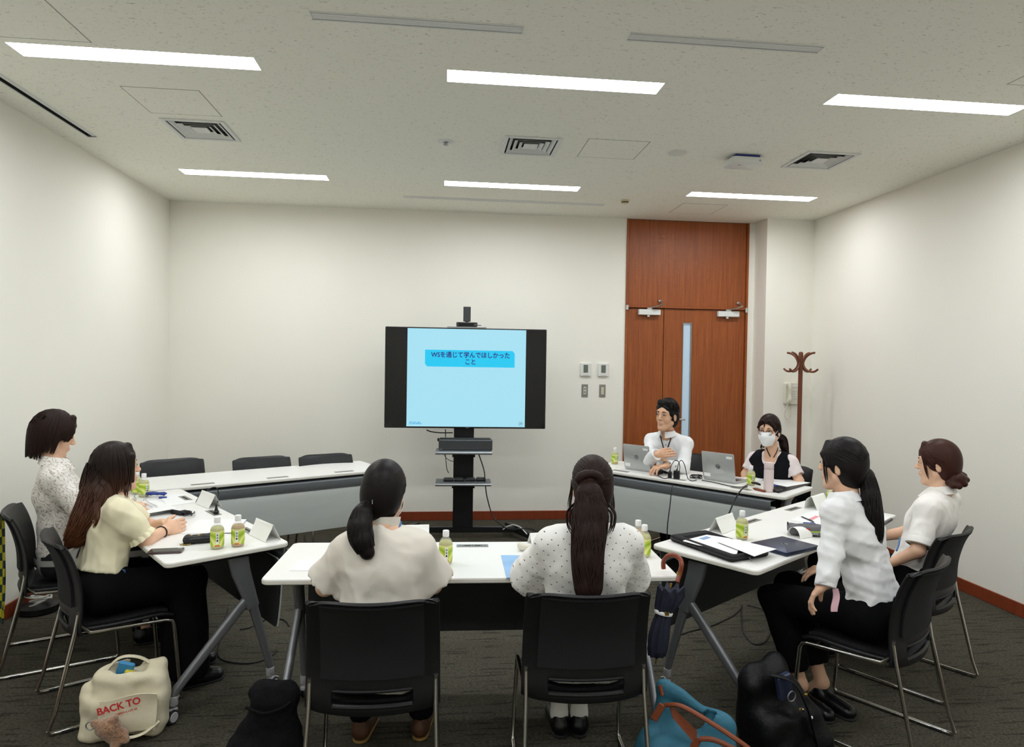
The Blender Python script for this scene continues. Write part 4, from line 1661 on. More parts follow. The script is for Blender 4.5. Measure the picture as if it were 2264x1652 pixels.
# ---- left table
def left_table_things():
    p4 = [(440, 1182), (600, 1150), (540, 1128), (392, 1152)]
    s = flat('document', [(392, 1180), (520, 1180), (545, 1152), (440, 1150)], TZ + .0008, .0012, 'paper', 'loose white papers under the folded hands of the woman in cream', 'paper', bend=.006)
    paper_marks(s, [(392, 1180), (520, 1180), (545, 1152), (440, 1150)], TZ + .0026, [(.4, .95, .62, .03)])
    # laptop with papers lying on it
    k = thing('laptop', 'closed grey laptop lying under papers on the left table', 'laptop', tl(1, -.33, -.12, .0006), TM[1][1] + math.radians(8))
    b = MB()
    b.rslab(.36, .25, .012, [(.003, 0), (0, .003), (0, .010), (.002, .012)])
    b.build('laptop_base', 'alu', k)
    b = MB()
    b.rslab(.36, .25, .012, [(.0, .0135), (0, .020), (.003, .022)])
    b.build('laptop_lid', 'silver_laptop', k)
    for x in (.05, .09, .13):
        MB().bbox((x, -.1255, .007), (.014, .002, .004), .0005).build('port', 'ink_black', k, False)
    d = thing('printout', 'printed sheets with a small picture on top of the closed laptop', 'paper', tl(1, -.31, -.10, .0232), TM[1][1] + math.radians(4))
    b = MB()
    b.shell(np.array([[(x, y, .002 + .006 * (x * y / .03)) for y in np.linspace(-.13, .14, 6)] for x in np.linspace(-.19, .20, 6)]), .0015)
    b.build('sheet', 'paper', d)
    for i in range(5):
        MB().box((-.02, -.06 + .03 * i, .0125), (.22 - .02 * (i % 3), .006, .0006)).build('printed_line', 'ink_grey', d, False)
    MB().box((.155, -.09, .0105), (.03, .035, .0008)).build('printed_picture', 'plate_grey', d, False)
    # power plug with its looping cord in the table socket
    b = MB()
    q = onz(478, 1137, TZ)
    pg = thing('power_plug', 'black plug standing in the table socket with looping cord', 'plug', (q[0], q[1], TZ))
    MB().bbox((0, 0, .012), (.03, .03, .022), .006).build('plug_body', 'black_plastic', pg, False)
    b = MB()
    b.lathe([(.012, .02), (.006, .045), (.004, .06)], 12)
    b.build('strain_relief', 'black_plastic', pg)
    b = MB()
    bs = np.array([q[0], q[1], TZ])
    path = [(0, 0, .055), *[P(x, y, d_) - bs for x, y, d_ in ((483, 1100, 4.45), (480, 1080, 4.48), (468, 1079, 4.5), (450, 1090, 4.45), (436, 1105, 4.42), (430, 1125, 4.38))], *[onz(x, y, TZ + .02) - bs for x, y in ((428, 1135), (405, 1141))]]
    b.tube(smooth_path(path, 6), .0035, 6)
    b.build('plug_cord', 'cord_black', pg)
    ad = thing('power_adapter', 'black power adapter brick with white sticker beside the laptop', 'adapter', onz(395, 1137, TZ + .0006), TM[1][1] + .35)
    MB().bbox((0, 0, .014), (.11, .05, .028), .008).build('brick', 'black_plastic', ad, False)
    MB().bbox((0, 0, .029), (.07, .035, .001), .0004).build('sticker', 'paper', ad, False)
    b = MB()
    rr = []
    for i in range(60):
        a = i * .42
        rr.append((.085 + .028 * math.cos(a), .004 * math.sin(a * .3) + .018 * math.sin(a), .006 + .0004 * i))
    b.tube(rr, .003, 5)
    b.build('cord_coil', 'cord_black', ad)
    # blue cord with badge
    bl = thing('blue_lanyard', 'bundled blue lanyard cord on the far end of the left table', 'lanyard', onz(345, 1099, TZ + .0006))
    b = MB()
    rr = []
    for i in range(70):
        a = i * .5
        rr.append((.05 * math.cos(a) * (1 + .3 * math.sin(i * .7)), .025 * math.sin(a), .012 + .018 * abs(math.sin(i * .23))))
    b.tube(rr, .006, 6)
    b.build('cord', 'blue_plastic', bl)
    MB().bbox((.06, -.04, .004), (.05, .03, .008), .003, rot(0, 0, .4)).build('badge', 'blue_plastic', bl, False)
    st = thing('card_stand', 'small clear wire stand in front of the far tea bottle', 'stand', onz(309, 1108, TZ + .0006))
    for k_ in range(2):
        b = MB()
        b.tube(smooth_path([(-.03, -.02 + .04 * k_, .003), (-.03, 0, .04), (.03, 0, .04), (.03, -.02 + .04 * k_, .003)], 5), .002, 6)
        b.build('wire', 'alu', st)
    sheet = [(352, 1095), (402, 1092), (425, 1112), (370, 1120)]
    s = flat('handout', sheet, TZ + .0006, .001, 'paper', 'white handout behind the laptop at the far end of the left table', 'paper')
    # pouch, key ring, phone
    pc = thing('pouch', 'quilted black zip pouch next to the tea bottles on the left table', 'pouch', onz(446, 1199, TZ + .0006), math.radians(20))
    f = Field((-.11, -.06, -.01), (.11, .06, .06), .004)
    f.rbox((0, 0, .02), (.088, .036, .019), .016, k=0)
    f.ripple(.003, 120, 3)
    soft('pouch_body', [f.mesh()], 'pouch_black', pc)
    b = MB()
    b.tube([(-.085, -.03, .028), (0, -.037, .03), (.085, -.03, .028)], .003, 6)
    b.build('zip', 'dark_grey_plastic', pc)
    for x, y in ((-.05, .0), (.0, .012), (-.015, -.014)):
        MB().lathe([(.006, .0), (.005, .003), (.001, .004)], 10, (x, y, .0395)).build('rivet', 'brass', pc)
    kr = thing('key_ring', 'brass key ring charm lying left of the black pouch', 'key ring', onz(404, 1204, TZ + .004))
    for k_ in range(3):
        b = MB()
        b.tube([(.014 * k_ + .012 * math.cos(a * math.pi / 8), .012 * math.sin(a * math.pi / 8), .0015 * k_) for a in range(16)], .0018, 5, closed=True)
        b.build('ring', 'brass', kr)
    ph = thing('smartphone', 'flat brown smartphone lying near the edge of the left table', 'phone', onz(367, 1221, TZ + .0006), math.radians(6))
    b = MB()
    b.rslab(.155, .072, .010, [(.002, 0), (0, .002), (0, .009), (.002, .011)])
    b.build('phone_body', 'phone_glass', ph)
    MB().bbox((0, 0, .0112), (.145, .062, .0006), .0002).build('phone_screen', 'black_gloss', ph, False)
    MB().bbox((.06, .022, .0118), (.02, .018, .001), .0004).build('camera_island', 'alu', ph, False)


left_table_things()


# ---- near table
def near_table_things():
    pts = [(1108, 1229), (1262, 1229), (1270, 1277), (1120, 1279)]
    s = flat('clear_folder', pts, TZ + .0006, .003, 'folder_blue', 'light blue clear folder with a red ship drawing on the near table', 'folder')
    c = [onz(x, y, TZ + .0042) for x, y in pts]
    f = lambda u, v: (1 - u) * (1 - v) * c[0] + u * (1 - v) * c[1] + u * v * c[2] + (1 - u) * v * c[3]
    rg = random.Random(3)
    b = MB()
    n = 14
    pl = [f(.2 + .6 * i / n, .30 + .12 * math.sin(i * 1.1)) for i in range(n + 1)] + [f(.8 - .6 * i / n, .62 + .1 * math.sin(i * .9)) for i in range(n + 1)]
    b.loft([pl, [p + np.array([0, 0, .0004]) for p in pl]])
    b.build('printed_shape', 'cream_part', s, False)
    for k in range(16):
        u, v = .2 + .58 * rg.random(), .34 + .28 * rg.random()
        a = [f(u, v), f(u + .05, v + .02), f(u + .06, v + .06), f(u + .02, v + .05)]
        MB().loft([[p + np.array([0, 0, .0005]) for p in a], [p + np.array([0, 0, .0009]) for p in a]]).build('printed_stroke', 'ink_red' if k % 3 else 'paper', s, False)
    s = flat('memo_sheet', [(640, 1262), (722, 1262), (728, 1238), (664, 1238)], TZ + .0006, .0008, 'paper', 'white memo sheet with a red mark left of the off-white blouse', 'paper')
    paper_marks(s, [(640, 1262), (722, 1262), (728, 1238), (664, 1238)], TZ + .0016, [(.80, .86, .70, .12), (.88, .93, .5, .1)], 'ink_red')
    # tape-dispenser-like item by the dotted blouse
    o = thing('tape_holder', 'small ivory curved holder beside the lilac card on the near table', 'holder', onz(1172, 1217, TZ + .0006), .1)
    f_ = Field((-.07, -.05, -.005), (.07, .05, .06), .004)
    f_.cap((-.045, 0, .022), (.05, 0, .014), .02, .012, k=.01, flat=((0, 0, 1), .8))
    f_.cap((-.045, 0, .02), (-.055, .0, .03), .018, .014, k=.01)
    soft('holder_body', [f_.mesh()], 'phone_ivory', o)
    MB().box((.02, -.012, .026), (.05, .012, .004)).build('holder_blade', 'lilac', o, False)


near_table_things()


# ---- right table
def right_table_things():
    sl = thing('laptop_sleeve', 'open black padded laptop sleeve on the near corner of the right table', 'sleeve', (0, 0, 0))
    c = [onz(x, y, TZ + .012) for x, y in ((1482, 1193), (1556, 1178), (1694, 1224), (1626, 1243))]
    ctr = sum(c) / 4
    ctr[2] = TZ + .0006
    sl.location = tuple(ctr)
    ex = (c[3] - c[0] + c[2] - c[1]) / 2
    ey = (c[1] - c[0] + c[2] - c[3]) / 2
    a = math.atan2(ex[1], ex[0])
    sl.rotation_euler = (0, 0, a)
    Lx, Ly = np.linalg.norm(ex), abs(ey @ np.array([-math.sin(a), math.cos(a), 0]))
    f = Field((-Lx / 2 - .03, -Ly / 2 - .03, -.02), (Lx / 2 + .03, Ly / 2 + .03, .07), .006)
    f.rbox((0, 0, .018), (Lx / 2, Ly / 2, .018), .016, k=0)
    f.rbox((.02, .01, .036), (Lx / 2 - .045, Ly / 2 - .03, .014), .01, k=.008, sub=True)
    soft('sleeve_body', [f.mesh()], 'black_mesh', sl)
    b = MB()
    b.tube([(x, y, .020) for x, y in rrect(Lx + .003, Ly + .003, .03, 5)], .0035, 6, closed=True)
    b.build('zip', 'black_satin', sl)
    b = MB()
    b.tube([(Lx / 2, -.02, .02), (Lx / 2 + .02, -.025, .012), (Lx / 2 + .028, -.03, .006)], .0025, 6)
    b.build('zip_pull', 'alu', sl)
    pts = [(1512, 1196), (1557, 1186), (1600, 1190), (1640, 1229)]
    flat('clear_file', [(1510, 1197), (1562, 1184), (1640, 1196), (1628, 1229)], TZ + .030, .004, 'paper', 'clear file with blue-edged papers inside the black sleeve', 'file')
    s = flat('report_sheet', [(1585, 1198), (1622, 1191), (1717, 1212), (1668, 1230)], TZ + .040, .0016, 'paper', 'white sheet lying across the sleeve and the navy laptop', 'paper', bend=-.004)
    b = flat('blue_label', [(1545, 1191), (1562, 1186), (1572, 1189), (1556, 1194)], TZ + .0345, .0008, 'folder_blue', 'pale blue slip sticking out of the clear file', 'paper')
    # closed navy laptop
    c = [onz(x, y, TZ + .018) for x, y in ((1672, 1202), (1716, 1186), (1802, 1203), (1748, 1230))]
    ctr = sum(c) / 4
    ex = (c[3] - c[0] + c[2] - c[1]) / 2
    a = math.atan2(ex[1], ex[0])
    ey = (c[1] - c[0] + c[2] - c[3]) / 2
    Lx, Ly = np.linalg.norm(ex), abs(ey @ np.array([-math.sin(a), math.cos(a), 0]))
    k = thing('laptop', 'closed navy blue laptop with round logo on the right table', 'laptop', (ctr[0], ctr[1], TZ + .0006), a)
    b = MB()
    b.rslab(Lx, Ly, .010, [(.004, 0), (0, .004), (0, .0105), (.002, .012)])
    b.build('laptop_base', 'navy_laptop', k)
    b = MB()
    b.rslab(Lx, Ly, .010, [(.001, .013), (0, .015), (0, .020), (.003, .0215)])
    ld = b.build('laptop_lid', 'navy_laptop', k)
    logo(ld, (0, 0, .0218), rot(0, 0, 0), .016)
    # half-round white card, pencil case, pens, papers
    o = thing('curled_card', 'white curled card standing behind the navy laptop', 'card', onz(1768, 1186, TZ + .0006), math.radians(20))
    prof = [(0, .045 * math.cos(t), .055 * math.sin(t)) for t in np.linspace(0, math.pi, 12)]
    b = MB()
    b.shell(np.array([[(x, p[1], p[2] + .001) for p in prof] for x in (-.05, 0, .05)]), .0008)
    b.build('card_sheet', 'paper_card', o)
    pc = thing('pencil_case', 'grey zip pencil case with coloured print on the right table', 'pencil case', onz(1788, 1184, TZ + .0006), math.radians(-15))
    f = Field((-.14, -.06, -.01), (.14, .06, .08), .005)
    f.rbox((0, 0, .032), (.115, .038, .030), .022, k=0)
    f.ripple(.004, 60, 5)
    soft('case_body', [f.mesh()], 'grey_pouch', pc)
    b = MB()
    b.tube(smooth_path([(-.12, .0, .05), (-.05, -.004, .064), (.05, .004, .064), (.12, 0, .052)], 4), .003, 6)
    b.build('zip', 'ink_grey', pc)
    MB().bbox((-.115, 0, .062), (.008, .01, .02), .002).build('zip_tab', 'dark_grey_plastic', pc, False)
    for x, m_, w_ in ((-.02, 'ink_red', .03), (.03, 'lime', .07), (.02, 'ink_grey', .04)):
        MB().bbox((x, -.0385, .042 - .012 * (w_ > .05) - .022 * (m_ == 'ink_grey')), (w_, .004, .006 if m_ == 'lime' else .012), .001).build('print_patch', m_, pc, False)
    pts = [(1748, 1150), (1800, 1128), (1860, 1140), (1820, 1165)]
    s = flat('worksheet', pts, TZ + .0006, .001, 'paper', 'white worksheet with a pink heading under the pens on the right table', 'paper')
    paper_marks(s, pts, TZ + .0016, [(.30, .62, .35, .14)], 'ink_pink')
    for k_, (a_, b_, m_, lab) in enumerate((((1771, 1142), (1799, 1154), 'dark_grey_plastic', 'dark ballpoint pen lying on the worksheet'), ((1775, 1156), (1803, 1158), 'blue_plastic', 'thin blue pen lying below the dark pen'))):
        p0, p1 = onz(*a_, TZ + .006), onz(*b_, TZ + .006)
        o = thing('pen', lab, 'pen', (p0 + p1) / 2, 0)
        dv = (p1 - p0) / 2
        b = MB()
        b.tube([-dv, -dv * .8, dv * .85, dv], [.0012, .0045, .0045, .003], 8)
        b.build('barrel', m_, o)
        b = MB()
        b.tube([dv * .2 + np.array([0, 0, .0055]), dv * .8 + np.array([0, 0, .006])], .0012, 5)
        b.build('clip', 'alu', o)
    # books and papers at the far right end
    for k_, (pts, z, h, m_, lab) in enumerate((([(1912, 1160), (1942, 1145), (1974, 1151), (1948, 1167)], .0006, .014, 'grey_pouch', 'grey notebook at the far right corner of the right table'),
                                               ([(1920, 1151), (1946, 1141), (1969, 1147), (1946, 1159)], .0156, .008, 'paper_card', 'patterned pale booklet stacked on the grey notebook'))):
        flat('notebook', pts, TZ + z, h, m_, lab, 'notebook')


mat('lime', (170, 200, 60), .5)


def logo(parent, loc, R, r_):
    b = MB()
    b.lathe([(r_, 0), (r_, .0004), (.0005, .0004)], 24, loc, R)
    d = b.build('logo_disc', 'alu', parent)
    n = np.asarray(R)[:, 2]
    t = text('hp', r_ * 1.5, 'ink_black', parent, M4(R, np.array(loc) + n * .0007), 'logo_letters', .0003)
    return d


right_table_things()


# ---- back right table
def open_laptop(bl, br, lid_h, tilt, label, lg):
    p0, p1 = onz(*bl, TZ), onz(*br, TZ)
    ex = p1 - p0
    Lw = np.linalg.norm(ex)
    a = math.atan2(ex[1], ex[0])
    # local: x along the hinge, +y towards the user (away from the camera), lid leans to -y
    k = thing('laptop', label, 'laptop', (*((p0 + p1) / 2)[:2], TZ + .0006), a)
    b = MB()
    b.rslab(Lw, .22, .010, [(.003, 0), (0, .004), (0, .014), (.002, .016)], c=(0, .115, 0))
    b.build('laptop_base', 'silver_laptop', k)
    MB().bbox((0, .10, .0165), (Lw * .85, .09, .001), .0003).build('keyboard', 'laptop_dark', k, False)
    R = rot(math.pi / 2 + tilt, 0, 0)
    b = MB()
    b.rslab(Lw, lid_h, .010, [(.002, -.004), (0, -.003), (0, .003), (.002, .004)], c=tuple(np.array([0, .002, .012]) + R @ np.array([0, lid_h / 2, 0])), R=R)
    ld = b.build('laptop_lid', 'silver_laptop', k)
    cen = np.array([0, .002, .012]) + R @ np.array([0, lid_h / 2, .0045])
    MB().bbox(tuple(cen - R @ np.array([0, 0, .009])), (Lw - .02, lid_h - .025, .001), .0004, R).build('laptop_display', 'black_gloss', ld, False)
    if lg:
        logo(ld, tuple(cen), R, .024)
    else:
        MB().lathe([(.022, 0), (.022, .0004), (.0005, .0004)], 24, tuple(cen), R).build('logo_disc', 'alu', ld)
    for dx, dy, w_, h_ in ((.36, .36, .09, .02), (-.36, -.34, .10, .03)):
        MB().box(tuple(cen + R @ np.array([dx * Lw, dy * lid_h, .0002])), (w_ * Lw * 2, h_, .0008), R).build('sticker', 'paper', ld, False)
    return k


open_laptop((1381, 1037), (1438, 1045), .225, .16, 'open silver laptop in front of the man in white shirt', False)
open_laptop((1555, 1060), (1626, 1071), .235, .17, 'open silver laptop with dark round logo left of the pink flask', True)


def back_right_things():
    fl_ = thing('flask', 'pale pink insulated flask on the back right table', 'flask', onz(1699, 1087, TZ + .0006), .4)
    MB().lathe([(.030, 0), (.036, .003), (.036, .165), (.034, .172)], 28).build('flask_body', 'pink_steel', fl_)
    b = MB()
    b.lathe([(.034, .173), (.036, .178), (.036, .215), (.033, .224), (.001, .226)], 28)
    ld = b.build('flask_lid', 'pink_steel', fl_)
    MB().bbox((.037, 0, .205), (.012, .02, .03), .003).build('lid_latch', 'pink_steel', ld, False)
    # documents, black file
    s = flat('black_file', [(1695, 1082), (1722, 1091), (1788, 1072), (1765, 1064)], TZ + .0006, .008, 'black_satin', 'black file folder under white papers at the right end of the back table', 'folder')
    s = flat('document', [(1706, 1070), (1740, 1077), (1792, 1068), (1712, 1056)], TZ + .010, .002, 'paper', 'white papers lying on the black file at the back right table', 'paper')
    s = flat('document', [(1636, 1058), (1668, 1064), (1692, 1060), (1660, 1054)], TZ + .0006, .001, 'paper', 'white sheet beside the second silver laptop', 'paper')
    o = thing('pencil_case', 'thin black pen pouch near the pink flask', 'pencil case', onz(1718, 1087, TZ + .001), math.radians(35))
    MB().bbox((0, 0, .012), (.11, .04, .022), .008).build('case_body', 'black_satin', o, False)
    MB().bbox((0, -.02, .012), (.10, .003, .003), .001).build('zip', 'alu', o, False)
    for lab, a_, b_, m_ in (('brown marker pen left of the pink flask', (1665, 1080), (1690, 1086), 'tan_leather'), ('blue pen behind the pink flask', (1709, 1072), (1718, 1075), 'blue_plastic')):
        p0, p1 = onz(*a_, TZ + .01), onz(*b_, TZ + .01)
        o = thing('pen', lab, 'pen', (p0 + p1) / 2)
        dv = (p1 - p0) / 2
        MB().tube([-dv, -dv * .7, dv * .7, dv], [.004, .009, .009, .006], 8).build('barrel', m_, o)
        MB().tube([dv * .7, dv * 1.15], [.0095, .008], 8).build('pen_cap', m_, o)
    # adapters and cables between the laptops
    bs = onz(1455, 1048, TZ + .0006)
    ad = thing('power_adapter', 'black adapter brick with cords right of the man\'s laptop', 'adapter', bs, .4)
    MB().bbox((0, 0, .018), (.11, .06, .034), .008, rot(0, 0, .3)).build('brick', 'black_plastic', ad, False)
    MB().bbox((.09, -.01, .012), (.05, .04, .022), .006).build('small_brick', 'black_plastic', ad, False)
    for k_, (px_, py_, h) in enumerate(((1481, 1057, .055), (1496, 1059, .07))):
        q = onz(px_, py_, TZ + .0006)
        pl = thing('power_plug', ['small black plug standing in the back table socket', 'larger black plug right beside the small one'][k_], 'plug', q, -.7)
        MB().bbox((0, 0, h / 2), (.03 + .02 * k_, .03, h), .004).build('plug_body', 'black_plastic', pl, False)
        MB().lathe([(.008, h), (.004, h + .015)], 10).build('strain_relief', 'black_plastic', pl)

    def cable(label, pts, rad=.0035, m='cord_black'):
        b = MB()
        b.tube(smooth_path(pts, 8), rad, 6)
        tag(b.build('cable', m), label, 'cable')
    d0 = 5.62
    cable('black cord arching from the small plug to the adapter', [P(1481, 1046, 5.60), P(1484, 1030, 5.62), P(1492, 1019, 5.65), P(1500, 1021, 5.66), P(1503, 1034, 5.64), onz(1500, 1050, TZ + .01)])
    cable('black cord arching from the larger plug to the coil by the second laptop', [P(1497, 1044, 5.57), P(1500, 1026, 5.62), P(1507, 1018, 5.64), P(1514, 1030, 5.6), onz(1520, 1056, TZ + .01), onz(1528, 1063, TZ + .005), onz(1540, 1062, TZ + .005)])
    cable('black cord looping on the table in front of the plugs', [onz(1452, 1050, TZ + .01), onz(1462, 1056, TZ + .005), onz(1472, 1058, TZ + .005), onz(1480, 1054, TZ + .02)])
    cable('thin cord rising behind the adapter to the man\'s laptop', [onz(1458, 1046, TZ + .03), P(1464, 1030, 5.78), P(1469, 1022, 5.82), P(1474, 1026, 5.85), onz(1480, 1036, TZ + .01)])
    rr = []
    q = onz(1539, 1057, TZ + .008)
    for i in range(50):
        a = i * .55
        rr.append(q + np.array([.05 * math.cos(a) * (1 + .1 * math.sin(i)), .03 * math.sin(a), .012 + .012 * math.sin(i * .4)]))
    cable('coiled black cord lying left of the second laptop', rr, .003)
    cable('black cord running along the table edge to the bottle', [onz(1552, 1062, TZ + .005), onz(1580, 1067, TZ + .005), onz(1615, 1075, TZ + .005), onz(1640, 1077, TZ + .005), onz(1652, 1072, TZ + .006)])
    e = tl(4, 0, TD / 2 + .012)
    cable('black cord hanging down in front of the back right table panel', [P(1487, 1072, 5.34), P(1484, 1090, 5.26), P(1481, 1120, 5.24), P(1477, 1150, 5.24), P(1475, 1180, 5.26), P(1476, 1215, 5.28)], .004)
    cable('thick black cord hanging from the back right table towards the right table', [onz(1652, 1076, TZ + .01), P(1640, 1082, 4.93), P(1625, 1105, 4.88), P(1612, 1135, 4.84), P(1605, 1155, 4.84), P(1596, 1190, 4.86)], .006)
    # cable bundle by the bottle
    rr = []
    q = onz(1671, 1076, TZ + .01)
    for i in range(40):
        a = i * .6
        rr.append(q + np.array([.035 * math.cos(a), .028 * math.sin(a) * math.cos(i * .2), .012 + .02 * abs(math.sin(i * .31))]))
    cable('tangled black cord between the bottle and the pink flask', rr, .004)


back_right_things()


# ================================================================== BAGS AND THINGS ON THE FLOOR
def bags():
    # beige tote with print and plush charm
    c = onz(283, 1622, .0)
    r = thing('tote_bag', 'beige canvas tote bag with red lettering on the floor at left', 'bag', (c[0], c[1], 0), .12)
    f = Field((-.24, -.16, -.02), (.24, .16, .42), .007)
    f.rbox((0, 0, .10), (.165, .075, .10), .05, k=0)
    f.rbox((.01, .01, .21), (.155, .06, .085), .04, rot(0, .08, 0), k=.05)
    f.cap((-.13, .02, .24), (-.02, .03, .325), .03, .02, k=.04)
    f.cap((-.02, .03, .325), (.12, .04, .29), .022, .03, k=.03)
    f.cap((-.17, -.02, .03), (-.17, .0, .22), .03, .02, k=.04)
    f.ell((-.01, .015, .315), (.085, .035, .06), k=.02, sub=True)
    f.ripple(.011, 22, 11)
    f.ripple(.004, 60, 12)
    f.cut((0, 0, .001), (0, 0, -1))
    soft('bag_body', [f.mesh()], 'canvas', r)
    fl_ = MB()
    G = np.array([[(x * .15 - .005, -.098 - .01 * math.cos(x * 2.2) - .012 * math.sin(v * 5 + x), .055 + .16 * v + .012 * math.sin(x * 3)) for v in np.linspace(0, 1, 8)] for x in np.linspace(-.55, 1, 9)])
    fl_.shell(G, .005)
    pk = fl_.build('front_pocket', 'canvas', r, angle=60)
    R = rot(math.pi / 2 - .1, -.22, 0)
    text('BACK TO', .042, 'ink_red', r, M4(R, (.0, -.125, .19)), 'printed_words', .0012)
    text("THERE'S A LOT OF", .011, 'ink_red', r, M4(R, (.03, -.125, .163)), 'printed_words', .0003)
    hd = MB()
    hd.tube(smooth_path([(-.03, -.11, .075), (.03, -.14, .055), (.10, -.13, .06), (.155, -.09, .09)], 6), .011, 8, flat=.4)
    hd.build('handle', 'canvas', r)
    hd = MB()
    hd.tube(smooth_path([(-.12, .0, .26), (-.05, .02, .345), (.04, .03, .34), (.12, .03, .28)], 6), .012, 8, flat=.45)
    hd.build('handle', 'canvas', r)
    it = MB()
    it.bbox((-.015, .01, .30), (.07, .02, .07), .006, rot(.2, .3, 0))
    b1 = it.build('snack_packet', 'packet_blue', None, False)
    b1.location = (c[0], c[1], 0)
    b1.rotation_euler = (0, 0, .12)
    tag(b1, 'blue and yellow packet sticking out of the beige tote', 'packet')
    MB().bbox((.005, -.002, .285), (.04, .02, .025), .004, rot(.2, .3, 0)).build('packet_band', 'packet_yellow', b1, False)
    # plush charm hanging at the front
    pq = np.array([c[0] - .005, c[1] - .165, 0])
    p = thing('plush_charm', 'brown fluffy plush charm hanging on the beige tote', 'plush toy', (pq[0], pq[1], .035))
    f = Field((-.11, -.08, -.01), (.11, .08, .17), .005)
    f.ell((.0, -.01, .085), (.052, .038, .045), k=.02)
    f.ell((.028, .0, .045), (.045, .032, .04), k=.02)
    f.cap((-.03, -.01, .10), (-.055, -.015, .115), .02, .016, k=.015)
    f.cap((.02, -.01, .12), (.03, -.015, .13), .018, .015, k=.015)
    f.cap((.03, -.01, .04), (.035, -.03, .015), .02, .018, k=.015)
    f.cap((.06, .0, .05), (.075, -.02, .035), .018, .015, k=.015)
    f.ripple(.0035, 240, 4)
    soft('plush_body', [f.mesh()], 'plush', p)
    b = MB()
    b.tube([(-.075 + .018 * math.cos(a * math.pi / 8), -.01, .10 + .018 * math.sin(a * math.pi / 8)) for a in range(16)], .003, 6, closed=True)
    b.build('clip_ring', 'alu', p)

    # black drawstring sack
    c = onz(600, 1690, 0)
    c = np.array([-.70, 2.80, 0])
    r = thing('drawstring_sack', 'black cloth sack slumped against the leg of the near table', 'bag', (c[0], c[1], 0))
    f = Field((-.25, -.2, -.02), (.25, .2, .46), .009)
    f.ell((0, 0, .10), (.165, .12, .13), k=0)
    f.cap((-.0, .0, .12), (.04, .02, .34), .14, .085, k=.06, flat=((0, 1, 0), .7))
    f.cap((-.04, .02, .375), (.11, .03, .385), .022, k=.03)
    f.cap((.0, .0, .36), (.09, .02, .36), .05, k=.03)
    f.ripple(.016, 26, 21, (1.6, 1.6, .35))
    f.ripple(.005, 70, 22)
    f.cut((0, 0, .001), (0, 0, -1))
    soft('sack_body', [f.mesh()], 'black_cloth', r)
    b = MB()
    b.tube(smooth_path([(-.05, -.06, .36), (.03, -.085, .345), (.11, -.05, .36), (.12, .05, .37)], 6), .006, 6)
    b.build('drawstring', 'black_cloth', r)
    MB().lathe([(.005, 0), (.004, .004), (.001, .005)], 10, (.15, -.085, .13), rot(math.pi / 2, 0, 0)).build('stud', 'chrome', r)

    # teal nylon tote with tan leather
    c = np.array([1.05, 2.66, 0])
    r = thing('nylon_tote', 'teal nylon tote with tan leather handles under the near table corner', 'bag', (c[0], c[1], 0), -.35)
    f = Field((-.24, -.17, -.02), (.26, .17, .46), .008)
    f.loft = None
    f.rbox((0, 0, .10), (.17, .085, .10), .05, k=0)
    f.cap((-.11, 0, .08), (-.10, .02, .40), .10, .025, k=.06, flat=((0, 1, 0), .55))
    f.cap((-.10, .02, .40), (.13, .03, .27), .02, .018, k=.05)
    f.cap((.08, 0, .12), (.14, .02, .26), .10, .03, k=.06, flat=((0, 1, 0), .6))
    f.ell((.10, .02, .28), (.05, .02, .04), rot(0, .5, 0), k=.015, sub=True)
    f.ripple(.012, 24, 31, (1.4, 1.4, .6))
    f.cut((0, 0, .001), (0, 0, -1))
    soft('bag_body', [f.mesh()], 'teal_cloth', r)
    b = MB()
    b.shell(np.array([[(-.085 + .115 * u + .02 * v * (1 - u) - .0, -.075 - .012 * v, .375 - .10 * u - .055 * v) for v in np.linspace(0, 1, 5)] for u in np.linspace(0, 1, 7)]), .006)
    b.build('leather_flap', 'tan_leather', r, angle=60)
    for k_, pts in enumerate(([(-.10, -.07, .36), (-.03, -.10, .38), (.10, -.13, .335), (.215, -.15, .28), (.235, -.15, .255), (.20, -.14, .25), (.10, -.10, .262), (.04, -.085, .25)], [(-.12, -.03, .42), (-.115, -.035, .40), (-.11, -.04, .385)])):
        b = MB()
        b.tube(smooth_path(pts, 6), .0115, 8, flat=.75)
        b.build('handle', 'tan_leather', r)
    for x, z, a_ in ((-.125, .335, .5), (.02, .215, .4)):
        b = MB()
        b.bbox((x, -.085, z), (.03, .007, .075), .003, rot(-.15, a_, 0))
        b.build('leather_tab', 'tan_leather', r, False)
    MB().lathe([(.012, 0), (.010, .004), (.001, .005)], 12, (.125, -.105, .17), rot(math.pi / 2, 0, 0)).build('snap', 'tan_leather', r)

    # black bag
    c = np.array([1.53, 2.86, 0])
    r = thing('shoulder_bag', 'black leather bag with a strap on the floor right of the caster', 'bag', (c[0], c[1], 0), .3)
    f = Field((-.28, -.22, -.02), (.30, .2, .50), .009)
    f.rbox((.03, 0, .12), (.17, .11, .12), .06, k=0)
    f.rbox((-.03, .03, .25), (.12, .06, .15), .045, rot(.1, -.25, 0), k=.05)
    f.cap((-.10, .03, .37), (.02, .03, .40), .035, .03, k=.04)
    f.cap((.02, .03, .40), (.14, .02, .22), .03, .05, k=.04)
    f.ell((-.0, -.09, .29), (.055, .055, .09), rot(0, -.3, 0), k=.02, sub=True)
    f.cap((.14, -.04, .08), (.19, -.08, .05), .06, k=.05)
    f.ripple(.012, 24, 41)
    f.cut((0, 0, .001), (0, 0, -1))
    soft('bag_body', [f.mesh()], 'black_leather', r)
    b = MB()
    b.tube(smooth_path([(-.09, -.06, .40), (-.02, -.12, .38), (.05, -.13, .27), (.10, -.13, .14), (.14, -.12, .05)], 6), .014, 8, flat=.4)
    b.build('strap', 'black_leather', r)
    b = MB()
